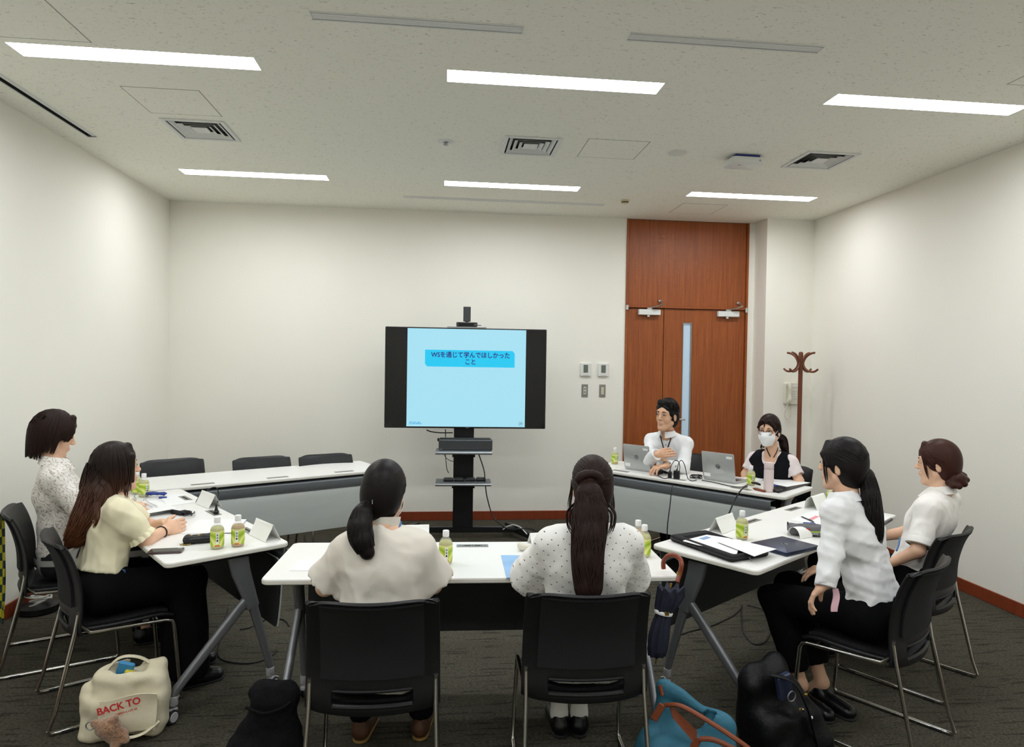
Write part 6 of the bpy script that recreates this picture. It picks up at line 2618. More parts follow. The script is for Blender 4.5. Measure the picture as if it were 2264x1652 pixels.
    # cuffs
    if sl == 'long' and top.get('cuff'):
        for wr, dv, _ in ends:
            MB().tube([wr - dv * .012 - base, wr + dv * .012 - base, wr + dv * .016 - base], [.047, .044, .036], 16, caps=False).build('cuff', top['mat'], p)
    # ---------------- lower garment
    bt = bottom
    f = Field(*bounds([W['hip'], W['knL'], W['knR'], W['anL'], W['anR']], .19), .010)
    f.cap(W['hip'] - rt * .075, W['hip'] + rt * .075, .118, k=0, flat=(up, .9))
    f.cap(W['hip'] + ln * .10 - rt * .055, W['hip'] + ln * .10 + rt * .055, .098, k=.05, flat=(fw, .9))
    for s, sg in (('L', -1), ('R', 1)):
        hp = W['hip'] + rt * sg * .085
        kn, an = W['kn' + s], W['an' + s]
        en = kn + (an - kn) * bt.get('len', .95)
        f.cap(hp, kn, .094, bt.get('kr', .068), k=.05)
        f.cap(kn, en, bt.get('kr', .068), bt.get('ar', .055), k=.03)
        if bt.get('skirt'):
            pass
    if bt.get('skirt'):
        f.cap((W['knL'] + W['knR']) / 2, (W['anL'] + W['anR']) / 2 + up * bt['skirt'], .12, .15, k=.06, flat=(rt, 1.1))
        f.cap(W['hip'], (W['knL'] + W['knR']) / 2, .12, .11, k=.05)
    f.ripple(.006, 28, rg_seed + 9)
    for s in 'LR':
        kn, an = W['kn' + s], W['an' + s]
        dv = unit(an - kn)
        en = kn + (an - kn) * bt.get('len', .95)
        f.cap(en + dv * (bt.get('ar', .055) + .045), en + dv * .24, bt.get('ar', .055) * 1.3, k=.004, sub=True)
    f.cut(W['hip'] + ln * .15, ln)
    f.cut((0, 0, .02), (0, 0, -1))
    soft(bt.get('name', 'trousers'), [f.mesh()], bt['mat'], p, base)
    # shoes
    for s in 'LR':
        fd = W.get('toe' + s)
        fd = fw if fd is None else fd - W['an' + s]
        if bt.get('socks'):
            f = Field(*bounds([W['an' + s]], .16), .006)
            f.cap(W['an' + s] + up * .06, W['an' + s] - up * .03, .040, .040, k=0)
            f.cap(W['an' + s] - up * .03, W['an' + s] - up * .045 + unit(fd) * .05, .038, .034, k=.02)
            soft('sock', [f.mesh()], 'sock_white', p, base)
        shoe(p, base, W['an' + s], fd, bt['shoe'], bt.get('sole', 'rubber'))
    return p, base, H, W, (rt, fw, up, ln)


def scalp(F, H, grow=.014, back=0.0):
    """hair mass over the cranium, leaving the face free"""
    q = H.s
    F.ell(H.w(0, -.016, .036), H.r(.073 + grow, .090 + grow, .084 + grow), H.R, k=0)
    F.ell(H.w(0, -.045, -.015), H.r(.068 + grow, .058 + grow, .075 + grow), H.R, k=.03 * q)


def face_hole(F, H, w_=.062, top=.045, low=-.16, yb=.035):
    F.cap(H.w(0, .115, top - .05), H.w(0, .115, low), w_ * H.s, w_ * H.s, k=.012, sub=True)
    F.ell(H.w(0, .085 + .02, -.03), H.r(w_ + .006, .105 - yb, top + .035), H.R, k=.01, sub=True)


def comb(H, tie, rg, n=170, grow=.017, r=.0042, front=.62, wav=.03):
    """strands combed over the head to the point tie (head coordinates)"""
    c = np.array([0, -.016, .032])
    R = np.array([.073 + grow, .090 + grow, .084 + grow])
    td = unit((np.array(tie) - c) / R)
    paths, radii = [], []
    for i in range(n):
        th = rg.random() * 2 * math.pi
        # roots along the hairline around the face and nape
        hl = np.array([math.sin(th) * .95, front * math.cos(th) * (1 if math.cos(th) > 0 else .2), .55 * math.cos(th) if math.cos(th) > 0 else .75 * math.cos(th)])
        if math.cos(th) < -.55:
            hl = np.array([math.sin(th) * 1.2, -.55, -.8])
        hd = unit(hl + rg.normal(size=3) * .05)
        m = 9
        pts = []
        om = math.acos(np.clip(hd @ td, -1, 1))
        if om < .2:
            continue
        ph = rg.random() * 6.28
        for j in range(m):
            t = j / (m - 1)
            v = (math.sin((1 - t) * om) * hd + math.sin(t * om) * td) / math.sin(om)
            v = unit(v)
            g = 1 + .006 * math.sin(j * 1.3 + ph) + .004 * rg.random()
            pts.append(H.w(*(c + v * R * g)))
        paths.append(pts)
        radii.append(taper(m, r * (.6 + .7 * rg.random()) * H.s, .15, .2))
    return tubes(paths, radii)


def fall(H, rg, n, yl, zl, grow=.018, r=.0045, front=-.2, out=0.0, arc=(0, 2 * math.pi)):
    """strands hanging from the crown to a lower edge (bob)"""
    c = np.array([0, -.016, .03])
    R = np.array([.073 + grow, .090 + grow, .084 + grow])
    paths, radii = [], []
    for i in range(n):
        an = arc[0] + (arc[1] - arc[0]) * rg.random()
        sx, cy = math.sin(an), math.cos(an)          # cy > 0 is the front
        top = np.array([.15 * sx, .2 * cy, 1.0])
        pts = []
        zz = yl if cy > front else zl
        m = 11
        jit = .02 * rg.random()
        for j in range(m):
            t = j / (m - 1)
            if t < .55:
                el = t / .55 * math.pi / 2 * .98
                v = np.array([sx * math.sin(el), cy * math.sin(el), math.cos(el)])
                q = c + v * R
            else:
                u = (t - .55) / .45
                q = c + np.array([sx, cy, 0]) * R * (1 + out * u - .12 * u * u)
                q[2] = c[2] + (zz - jit - c[2]) * u
            pts.append(H.w(*q))
        paths.append(pts)
        radii.append(taper(m, r * (.6 + .7 * rg.random()) * H.s, .15, .35))
    return tubes(paths, radii)


# ------------------------------------------------------------------ the eight people
def woman_low_ponytail():
    rg = np.random.default_rng(31)
    J = dict(hip=(0, -.04, .565), knL=(-.13, .36, .545), knR=(.13, .36, .545), anL=(-.10, .36, .10), anR=(.17, .36, .10), toeL=(-.06, .6, .1), toeR=(.20, .6, .1),
             elL=(-.230, .08, .80), elR=(.220, .08, .80), wrL=(-.07, .30, .835), wrR=(.09, .30, .835), neck=('px', (852, 1162, 2.74)))
    p, base, H, W, (rt, fw, up, ln) = build_person('woman in off-white blouse with low ponytail seen from behind', (-.235, 2.77), 0, dict(at=(850, 1092, 2.80), yaw=-14, pitch=-4, roll=2, size=1.03), J,
        dict(name='blouse', mat='cloth_offwhite', sleeve='cape', sl=(.80, .055, .094), sw=.148, drop=.098, loose=.020, fold=.010, fs=13, st=(1.6, 1.6, .15), neckr=.052, collar=.050, colr=.052, hem=.115, tail=.135),
        dict(mat='cloth_black', len=.94, shoe='shoe_brown', sole='shoe_tan', kr=.07, ar=.058), 3)
    face_parts(H, p, base)
    f = Field(*bounds([H.w(.14, .16, .17), H.w(-.14, -.16, -.2), H.w(-.14, .16, .17), H.w(.14, -.16, -.2)], .03), .0045)
    scalp(f, H, .013)
    face_hole(f, H, .064, .04)
    for s in (-1, 1):
        f.ell(H.w(s * .086, .004, -.03), H.r(.018, .028, .034), H.R, k=.006, sub=True)
    f.cut(H.w(0, 0, -.105), H.d(0, .35, -1))
    parts = [f.mesh(), comb(H, (-.055, -.105, -.04), rg, 190, .0145)]
    tie = P(816, 1112, 2.70)
    pts = [H.w(-.035, -.085, -.03), tie, P(802, 1135, 2.665), P(796, 1165, 2.64), P(800, 1195, 2.625), P(812, 1222, 2.62)]
    g = Field(*bounds(pts, .08), .006)
    for q0, q1, r0, r1 in zip(pts, pts[1:], (.03, .017, .036, .046, .043), (.017, .036, .046, .043, .030)):
        g.cap(q0, q1, r0, r1, k=.012, flat=(fw, .8))
    parts.append(g.mesh())
    parts.append(tress(pts[1:], [.016, .037, .047, .045, .034], 120, rg, .0042, (fw, .82), 5, .08))
    soft('hair', parts, 'hair_black', p, base, 1)
    MB().tube([tie - base + np.array([.021 * math.cos(q), .013 * math.sin(q) * .5, .016 * math.sin(q)]) for q in np.linspace(0, 2 * math.pi, 16, endpoint=False)], .005, 6, closed=True).build('hair_tie', 'scrunchie', p)
    MB().bbox(tuple(P(823, 1110, 2.675) - base), (.004, .004, .018), .001).build('hair_clip', 'chrome', p, False)
    # face mask with ear loops
    mask(p, base, H)
    # lanyard round the neck
    q = [W['neck'] + np.array([.060 * math.cos(t), .058 * math.sin(t) + .01, .004 + .016 * math.sin(t)]) - base for t in np.linspace(0, 2 * math.pi, 24, endpoint=False)]
    MB().tube(q, .006, 6, closed=True, flat=.5).build('lanyard', 'lanyard_blue', p)


def mask(p, base, H):
    G = np.zeros((13, 9, 3))
    for i, u in enumerate(np.linspace(-1, 1, 13)):
        for j, v in enumerate(np.linspace(0, 1, 9)):
            z = .002 - .105 * v
            bul = math.cos(u * 1.35)
            y = .030 + .072 * bul * (1 - .22 * (2 * v - 1) ** 2) + (.012 * math.exp(-((v - .25) / .2) ** 2) * max(0, bul) if abs(u) < .4 else 0)
            x = u * .068 * (1 - .16 * abs(2 * v - 1) ** 2 * (abs(u) > .5)) * (1 - .55 * max(0, v - .45))
            y -= .030 * max(0, v - .55) * abs(u)
            G[i, j] = H.w(x, y + .005 + .012 * v * bul, z) - base
    b = MB()
    b.shell(G, .0022)
    m = b.build('face_mask', 'mask_white', p, angle=80)
    for s in (-1, 1):
        pts = [H.w(s * .066, .038, -.012), H.w(s * .080, .012, .012), H.w(s * .082, -.014, .026), H.w(s * .084, -.03, .0), H.w(s * .078, -.018, -.035), H.w(s * .066, .020, -.07)]
        MB().tube([np.array(q) - base for q in smooth_path(pts, 5)], .0022, 5).build('ear_loop', 'mask_white', m)


def woman_high_ponytail():
    rg = np.random.default_rng(41)
    J = dict(hip=(0, -.05, .565), knL=(-.09, .36, .55), knR=(.09, .36, .55), anL=(-.03, .30, .12), anR=(.065, .30, .12), toeL=(-.05, .6, .1), toeR=(.08, .6, .1),
             elL=(-.215, .08, .80), elR=(.240, .08, .80), wrL=(-.08, .30, .835), wrR=(.08, .30, .835), neck=('px', (1308, 1160, 2.76)))
    p, base, H, W, (rt, fw, up, ln) = build_person('woman in white dotted blouse with long high ponytail seen from behind', (.605, 2.80), -2, dict(at=(1308, 1078, 2.82), yaw=0, pitch=0, size=1.0), J,
        dict(name='blouse', mat='cloth_dots', sleeve='wide', sl=(.90, .056, .092), sw=.158, drop=.080, loose=.022, fold=.006, fs=18, st=(1.6, 1.6, .2), neckr=.055, hem=.10, tail=.135),
        dict(mat='cloth_black', len=.80, shoe='shoe_black', socks=True, kr=.07, ar=.058), 4)
    face_parts(H, p, base)
    f = Field(*bounds([H.w(.14, .16, .17), H.w(-.14, -.16, -.2), H.w(-.14, .16, .17), H.w(.14, -.16, -.2)], .03), .0045)
    scalp(f, H, .011)
    face_hole(f, H, .064, .04)
    for s in (-1, 1):
        f.ell(H.w(s * .086, .0, -.03), H.r(.022, .034, .04), H.R, k=.006, sub=True)
    f.cut(H.w(0, 0, -.10), H.d(0, .35, -1))
    parts = [f.mesh(), comb(H, (0, -.115, .045), rg, 200, .0125)]
    tie = P(1303, 1062, 2.70)
    # twisted hair wrapped round the tie
    g = Field(*bounds([tie], .1), .005)
    for k in range(10):
        t0, t1 = k * .628, (k + 1) * .628
        g.cap(tie + np.array([.042 * math.cos(t0), -.004 * math.sin(t0), .022 * math.sin(t0) + .004]), tie + np.array([.042 * math.cos(t1), -.004 * math.sin(t1), .022 * math.sin(t1) + .004]), .017, k=.01)
    parts.append(g.mesh())
    pts = [tie, P(1303, 1095, 2.665), P(1305, 1140, 2.645), P(1302, 1190, 2.61), P(1300, 1245, 2.58), P(1301, 1300, 2.565), P(1303, 1322, 2.565)]
    g = Field(*bounds(pts, .1), .0065)
    for q0, q1, r0, r1 in zip(pts, pts[1:], (.03, .05, .066, .062, .056, .050), (.05, .066, .062, .056, .050, .035)):
        g.cap(q0, q1, r0, r1, k=.015, flat=(fw, .55))
    parts.append(g.mesh())
    parts.append(tress(pts, [.028, .052, .070, .067, .060, .053, .040], 190, rg, .0042, (fw, .58), 5, .06))
    # loose side locks
    for s, x0, x1 in ((-1, 1266, 1262), (1, 1350, 1352)):
        pts2 = [P(x0, 1060, 2.80), P(x0 - s * 2 + s * 4, 1085, 2.82), P(x1 + s * 3, 1120, 2.80), P(x1 - s * 2, 1150, 2.78)]
        parts.append(tress(pts2, [.006, .006, .008, .006], 9, rg, .0022, None, 5, .2))
        pts2 = [P(x1 - s * 12, 1115, 2.70), P(x1 + s * 4, 1135, 2.68), P(x1 + s * 2, 1165, 2.66), P(x1 - s * 10, 1190, 2.65)]
        parts.append(tress(pts2, [.010, .012, .010, .004], 14, rg, .0024, None, 5, .25))
    soft('hair', parts, 'hair_brown', p, base, 1)
    # small stand collar line
    q = [W['neck'] + np.array([.064 * math.cos(t), .060 * math.sin(t) + .01, -.02 + .014 * math.sin(t)]) - base for t in np.linspace(0, 2 * math.pi, 28, endpoint=False)]
    MB().tube(q, .007, 6, closed=True).build('neckband', 'cloth_dots', p)


def woman_white_shirt():
    rg = np.random.default_rng(51)
    B = (2.07, 3.03)
    J = dict(hip=(0, -.06, .575), knL=(-.11, .40, .56), knR=(.10, .42, .56), anL=(-.05, .28, .12), anR=(.06, .22, .12), toeL=(-.08, .10, .1), toeR=(.02, .0, .1),
             shL=('px', (1846, 1132, 3.13)), elL=('px', (1836, 1222, 3.09)), elR=(.22, .03, .80), wrL=('px', (1826, 1290, 3.05)), wrR=(.13, .22, .70), finL=('px', (1795, 1318, 3.08)), finR=(.05, .30, .69), neck=('px', (1872, 1100, 3.24)))
    p, base, H, W, (rt, fw, up, ln) = build_person('woman in white long-sleeved shirt with long ponytail at the right', B, 35.6, dict(at=(1861, 1030, 3.27), yaw=2, pitch=0, size=1.02), J,
        dict(name='shirt', mat='cloth_white', sleeve='long', sr=(.056, .054, .050), sw=.165, loose=.012, fold=.007, fs=24, st=(1, 1, 1.3), collar=.042, collar_fall=True, colr=.052, neckr=.052, hem=-.085, cuff=True, hands='fine', curl=.5),
        dict(mat='cloth_black', len=.74, shoe='shoe_black', kr=.075, ar=.072, bare=True), 6)
    face_parts(H, p, base)
    f = Field(*bounds([H.w(.14, .16, .17), H.w(-.14, -.16, -.2), H.w(-.14, .16, .17), H.w(.14, -.16, -.2)], .03), .0045)
    scalp(f, H, .012)
    face_hole(f, H, .066, .035)
    for s in (-1, 1):
        f.ell(H.w(s * .088, .002, -.025), H.r(.022, .026, .036), H.R, k=.006, sub=True)
    f.cut(H.w(0, 0, -.10), H.d(0, .35, -1))
    for s in (-1, 1):
        f.cap(H.w(s * .015, .062, .100), H.w(s * .050, .070, .050), .013, .011, k=.012)
        f.cap(H.w(s * .050, .070, .050), H.w(s * .070, .045, .0), .011, .007, k=.012)
    parts = [f.mesh(), comb(H, (0.01, -.118, -.005), rg, 190, .0135)]
    parts.append(tress([H.w(-.062, .060, .03), H.w(-.076, .045, -.03), H.w(-.074, .035, -.085)], [.006, .008, .004], 12, rg, .0022, None, 6, .2))
    tie = P(1904, 1030, 3.24)
    pts = [tie, P(1917, 1055, 3.22), P(1925, 1095, 3.20), P(1930, 1140, 3.18), P(1936, 1185, 3.17), P(1934, 1215, 3.17)]
    g = Field(*bounds(pts, .1), .006)
    for q0, q1, r0, r1 in zip(pts, pts[1:], (.018, .042, .052, .050, .032), (.042, .052, .050, .032, .012)):
        g.cap(q0, q1, r0, r1, k=.015, flat=(fw, .7))
    parts.append(g.mesh())
    parts.append(tress(pts, [.018, .042, .054, .056, .044, .026], 170, rg, .0038, (fw, .72), 5, .22))
    soft('hair', parts, 'hair_black', p, base, 1)
    MB().tube([tie - base + np.array([.020 * math.cos(q), .014 * math.sin(q), .014 * math.sin(q)]) for q in np.linspace(0, 2 * math.pi, 16, endpoint=False)], .005, 6, closed=True).build('hair_tie', 'scrunchie', p)
    q = [W['neck'] + rt * .066 * math.cos(t) + fw * (.062 * math.sin(t) + .012) + up * (-.004 + .012 * math.sin(t)) - base for t in np.linspace(0, 2 * math.pi, 24, endpoint=False)]
    MB().tube(q, .005, 6, closed=True, flat=.5).build('lanyard', 'lanyard_blue', p)
    k = thing('handkerchief', 'pink folded handkerchief on the lap of the woman in white shirt', 'handkerchief', tuple(P(1846, 1325, 3.02)))
    b = MB()
    b.shell(np.array([[(-.012 + .03 * u + .008 * math.sin(v * 5), .006 * math.sin(v * 4 + u), .045 - .10 * v) for v in np.linspace(0, 1, 8)] for u in np.linspace(0, 1, 4)]), .004)
    b.build('cloth_fold', 'pink_cloth', k)


def woman_bun():
    rg = np.random.default_rng(61)
    B = (2.663, 3.59)
    J = dict(hip=(0, -.06, .565), knL=(-.12, .40, .55), knR=(.10, .40, .55), anL=(-.11, .36, .10), anR=(.10, .36, .10),
             shL=('px', (2052, 1128, 3.70)), elL=('px', (2030, 1218, 3.64)), elR=(.22, .05, .76), wrL=('px', (1975, 1243, 3.72)), wrR=(.10, .24, .70), neck=('px', (2084, 1086, 3.84)))
    p, base, H, W, (rt, fw, up, ln) = build_person('woman in white short-sleeved blouse with a low bun by the right wall', B, 33.4, dict(at=(2072, 1026, 3.87), yaw=15, pitch=-3, size=1.03), J,
        dict(name='blouse', mat='cloth_white_warm', sleeve='short', sl=(.78, .056, .066), sw=.165, loose=.012, fold=.006, fs=22, collar=.042, collar_fall=True, colr=.052, neckr=.052, hem=.0),
        dict(mat='cloth_black', len=.94, shoe='shoe_black'), 7)
    face_parts(H, p, base, mk='hair_red')
    f = Field(*bounds([H.w(.14, .16, .17), H.w(-.14, -.16, -.2), H.w(-.14, .16, .17), H.w(.14, -.16, -.2)], .03), .0045)
    scalp(f, H, .013)
    face_hole(f, H, .066, .03)
    for s in (-1, 1):
        f.ell(H.w(s * .088, .002, -.025), H.r(.022, .026, .036), H.R, k=.006, sub=True)
    f.cut(H.w(0, 0, -.10), H.d(0, .35, -1))
    for x in (-.05, -.025, 0, .025, .05):
        f.cap(H.w(x * .5, .058, .105), H.w(x * .9, .073 - abs(x) * .2, .065), .013, .011, k=.010)
        f.cap(H.w(x * .9, .073 - abs(x) * .2, .065), H.w(x * 1.15, .081 - abs(x) * .35, .030), .011, .006, k=.010)
    parts = [f.mesh(), comb(H, (0, -.110, -.055), rg, 190, .0145)]
    for s in (-1, 1):
        parts.append(tress([H.w(s * .06, .066, .05), H.w(s * .075, .05, -.02), H.w(s * .074, .035, -.085)], [.005, .007, .003], 10, rg, .002, None, 6, .2))
    bun = P(2116, 1062, 3.78)
    g = Field(bun - .09, bun + .09, .005)
    g.ell(bun, (.046, .046, .046), k=0)
    for k in range(9):
        t0 = k * .7
        g.cap(bun + np.array([.03 * math.cos(t0), .03 * math.sin(t0), .02 * math.sin(t0 * 1.7)]), bun + np.array([.045 * math.cos(t0 + .8), .04 * math.sin(t0 + .8), .03 * math.cos(t0)]), .018, k=.008)
    g.cap(bun, H.w(0, -.09, -.05), .03, .03, k=.02)
    parts.append(g.mesh())
    soft('hair', parts, 'hair_red', p, base, 1)
    # pale blue name badge cord
    q = [P(1990, 1190, 3.80), P(1987, 1205, 3.75), P(1982, 1218, 3.72)]
    MB().tube([x - base for x in q], .005, 6).build('lanyard', 'lanyard_blue', p)
    for s in 'L':
        sh, el = W['sh' + s], W['el' + s]
        en = sh + (el - sh) * .80
        dv = unit(el - sh)
        MB().tube([en - dv * .022 - base, en - dv * .002 - base, en + dv * .016 - base, en + dv * .02 - base], [.066, .070, .070, .062], 20, caps=False).build('sleeve_cuff', 'cloth_white_warm', p)


def man_white_shirt():
    rg = np.random.default_rng(71)
    B = (2.26, 6.20)
    J = dict(hip=(0, -.02, .60), knL=(-.14, .40, .56), knR=(.14, .40, .56), anL=(-.14, .38, .10), anR=(.14, .38, .10), neck=('px', (1476, 958, 6.12)),
             elL=('px', (1510, 1034, 5.93)), elR=('px', (1432, 1020, 6.02)), wrL=('px', (1478, 1030, 5.80)), wrR=('px', (1451, 1006, 5.82)), finR=('px', (1478, 1000, 5.80)), finL=('px', (1455, 1032, 5.78)), palmR=(.5, -.6, -.3))
    p, base, H, W, (rt, fw, up, ln) = build_person('man in white button-down shirt and black lanyard at back right', B, 130.5, dict(at=(1474, 920, 6.05), yaw=-4, pitch=2, roll=-2, size=1.10), J,
        dict(name='shirt', mat='cloth_white', sleeve='long', sr=(.060, .060, .052), sw=.180, drop=.105, loose=.014, cw=1.06, fold=.006, fs=22, st=(1, 1, 1), collar=.045, collar_fall=True, colr=.060, hem=.0, cuff=True, neckr=.060, hands='fine', curl=.55),
        dict(mat='cloth_black', len=.95, shoe='shoe_black', kr=.075), 8, man=True)
    face_parts(H, p, base, male=True, open_mouth=True, mk='hair_man', lids=.45)
    f = Field(*bounds([H.w(.14, .16, .17), H.w(-.14, -.16, -.2), H.w(-.14, .16, .17), H.w(.14, -.16, -.2)], .03), .0045)
    scalp(f, H, .010)
    face_hole(f, H, .068, .062)
    for s in (-1, 1):
        f.ell(H.w(s * .090, .004, -.02), H.r(.026, .036, .045), H.R, k=.006, sub=True)
        f.cap(H.w(s * .075, .03, .02), H.w(s * .076, .028, -.015), .010, .006, k=.01)
    f.cut(H.w(0, 0, -.075), H.d(0, .2, -1))
    f.cap(H.w(-.045, .046, .104), H.w(.045, .046, .108), .016, .018, k=.02)
    f.cap(H.w(.045, .046, .104), H.w(.068, .040, .062), .014, .008, k=.02)
    f.cap(H.w(-.045, .046, .104), H.w(-.066, .040, .062), .013, .008, k=.02)
    f.ell(H.w(0, -.01, .095), H.r(.078, .082, .038), H.R, k=.02)
    f.ripple(.004, 120, 2)
    parts = [f.mesh()]
    c = np.array([0, -.016, .04])
    R = np.array([.084, .101, .098])
    paths, radii = [], []
    for i in range(180):
        an = rg.random() * 6.28
        e0 = rg.random() * 1.0
        pts = []
        for j in range(6):
            e = e0 + .13 * j
            v = np.array([math.sin(an) * math.sin(e), math.cos(an) * math.sin(e), math.cos(e)])
            q = c + v * R * (1 + .02 * rg.random())
            if q[1] > .03 and q[2] < .092:
                break
            if q[2] < -.02:
                break
            pts.append(H.w(*q))
        if len(pts) > 3:
            paths.append(pts)
            radii.append(taper(len(pts), .0055, .2, .3))
    parts.append(tubes(paths, radii))
    soft('hair', parts, 'hair_man', p, base, 1)
    # lanyard in a V on the chest, placket and buttons
    gs = [W['garment']]
    for seq in ([(1460, 962), (1462, 972), (1465, 984), (1468, 994), (1470, 1002)], [(1487, 958), (1483, 970), (1479, 982), (1475, 994), (1472, 1002)]):
        q = [onto(gs, base, x, y, .006, 5.95)[0] - base for x, y in seq]
        MB().tube(smooth_path(q, 3), .005, 6, flat=.6).build('lanyard', 'cord_black', p)
    for x, y in ((1466, 968), (1481, 970), (1472, 984), (1473, 1000), (1482, 1024), (1494, 1031)):
        c_, n_ = onto(gs, base, x, y, .002, 5.9)
        MB().bbox(tuple(c_ - base), (.012, .012, .012), .005).build('button', 'cord_black', p)
    q = [onto(gs, base, x, y, .002, 5.95)[0] - base for x, y in ((1470, 965), (1471, 975), (1472, 985), (1473, 995), (1474, 1008))]
    MB().tube(smooth_path(q, 3), .012, 6, flat=.25).build('placket', 'cloth_white', p)


def woman_mask():
    rg = np.random.default_rng(81)
    B = (2.86, 5.47)
    J = dict(hip=(0, -.05, .565), knL=(-.12, .38, .55), knR=(.12, .38, .55), anL=(-.10, .36, .10), anR=(.10, .36, .10), neck=('px', (1708, 1000, 5.72)),
             elL=(-.24, .04, .80), elR=(.22, .05, .80), wrL=(-.19, .20, .62), wrR=(.15, .22, .62))
    p, base, H, W, (rt, fw, up, ln) = build_person('masked woman with glasses in black vest at back right', B, 130.5, dict(at=(1700, 953, 5.68), yaw=4, pitch=-4, size=1.03), J,
        dict(name='blouse', mat='cloth_pinkwhite', sleeve='short', sl=(.62, .050, .062), sw=.155, loose=.0, fold=.003, hem=.0, neckr=.060, scoop=True),
        dict(mat='cloth_black', len=.95, shoe='shoe_black'), 9)
    # black sleeveless vest over the blouse
    nb = W['neck']
    f = Field(*bounds([W['hip'], W['shL'], W['shR'], nb], .19), .007)
    torso_shape(f, W, (rt, fw, up, ln), {}, False, .010)
    for s in (-1, 1):
        sh = W['shR' if s > 0 else 'shL']
        f.cap(sh + rt * s * .035 + ln * .05, sh + rt * s * .035 - ln * .06, .058, k=.01, sub=True)
    f.ripple(.002, 30, 14)
    f.cap(nb - ln * .03 + fw * .02, nb + ln * .2 + fw * .05, .078, k=.01, sub=True)
    f.ell(nb - ln * .05 + fw * .07, (.062, .062, .07), k=.015, sub=True)
    soft('vest', [f.mesh()], 'cloth_navyblack', p, base)
    face_parts(H, p, base, lips=False, mk='hair_brown', lids=.45)
    mask(p, base, H)
    for s in (-1, 1):
        b = MB()
        b.tube([H.w(s * .033 + .023 * math.cos(t), .097 - .010 * abs(s * .033 + .023 * math.cos(t)) / .06, .002 + .019 * math.sin(t)) - base for t in np.linspace(0, 2 * math.pi, 24, endpoint=False)], .0024, 6, closed=True)
        b.build('glasses_rim', 'glasses', p)
        b = MB()
        b.tube([H.w(s * .056, .088, .008) - base, H.w(s * .074, .06, .010) - base, H.w(s * .082, -.01, .010) - base], .0015, 6)
        b.build('glasses_temple', 'glasses', p)
    MB().tube([H.w(-.011, .098, .008) - base, H.w(0, .102, .011) - base, H.w(.011, .098, .008) - base], .0014, 6).build('glasses_bridge', 'glasses', p)
    f = Field(*bounds([H.w(.14, .16, .17), H.w(-.14, -.16, -.2), H.w(-.14, .16, .17), H.w(.14, -.16, -.2)], .05), .0045)
    scalp(f, H, .013)
    face_hole(f, H, .066, .062)
    for s in (-1, 1):
        f.ell(H.w(s * .092, .004, -.025), H.r(.022, .026, .036), H.R, k=.006, sub=True)
        f.cap(H.w(s * .03, .085, .085), H.w(s * .07, .055, .03), .014, .010, k=.012)
    f.cut(H.w(0, 0, -.11), H.d(0, .3, -1))
    parts = [f.mesh(), comb(H, (0, -.10, -.06), rg, 150, .0145)]
    # hair tied behind and falling over the shoulder
    pts = [H.w(-.02, -.085, -.05), P(1729, 970, 5.80), P(1734, 988, 5.79), P(1740, 1006, 5.78)]
    parts.append(tress(pts, [.03, .036, .036, .022], 70, rg, .004, (fw, .7), 5, .2))
    g = Field(*bounds(pts, .08), .006)
    for q0, q1, r0, r1 in zip(pts, pts[1:], (.03, .032, .032), (.032, .032, .016)):
        g.cap(q0, q1, r0, r1, k=.012)
    parts.append(g.mesh())
    pts = [H.w(-.05, -.07, -.06), P(1687, 985, 5.78), P(1686, 995, 5.76)]
    parts.append(tress(pts, [.015, .018, .01], 24, rg, .003, (fw, .7), 5, .2))
    soft('hair', parts, 'hair_brown', p, base, 1)
    gs = [W['body'], W['garment'], [c for c in p.children if c.name.startswith('vest')][0]]
    for seq in ([(1694, 990), (1697, 998), (1703, 1010)], [(1720, 990), (1717, 1000), (1710, 1012)]):
        q = [onto(gs, base, x, y, .005, 5.62)[0] - base for x, y in seq]
        MB().tube(smooth_path(q, 3), .0042, 5).build('lanyard', 'cord_black', p)


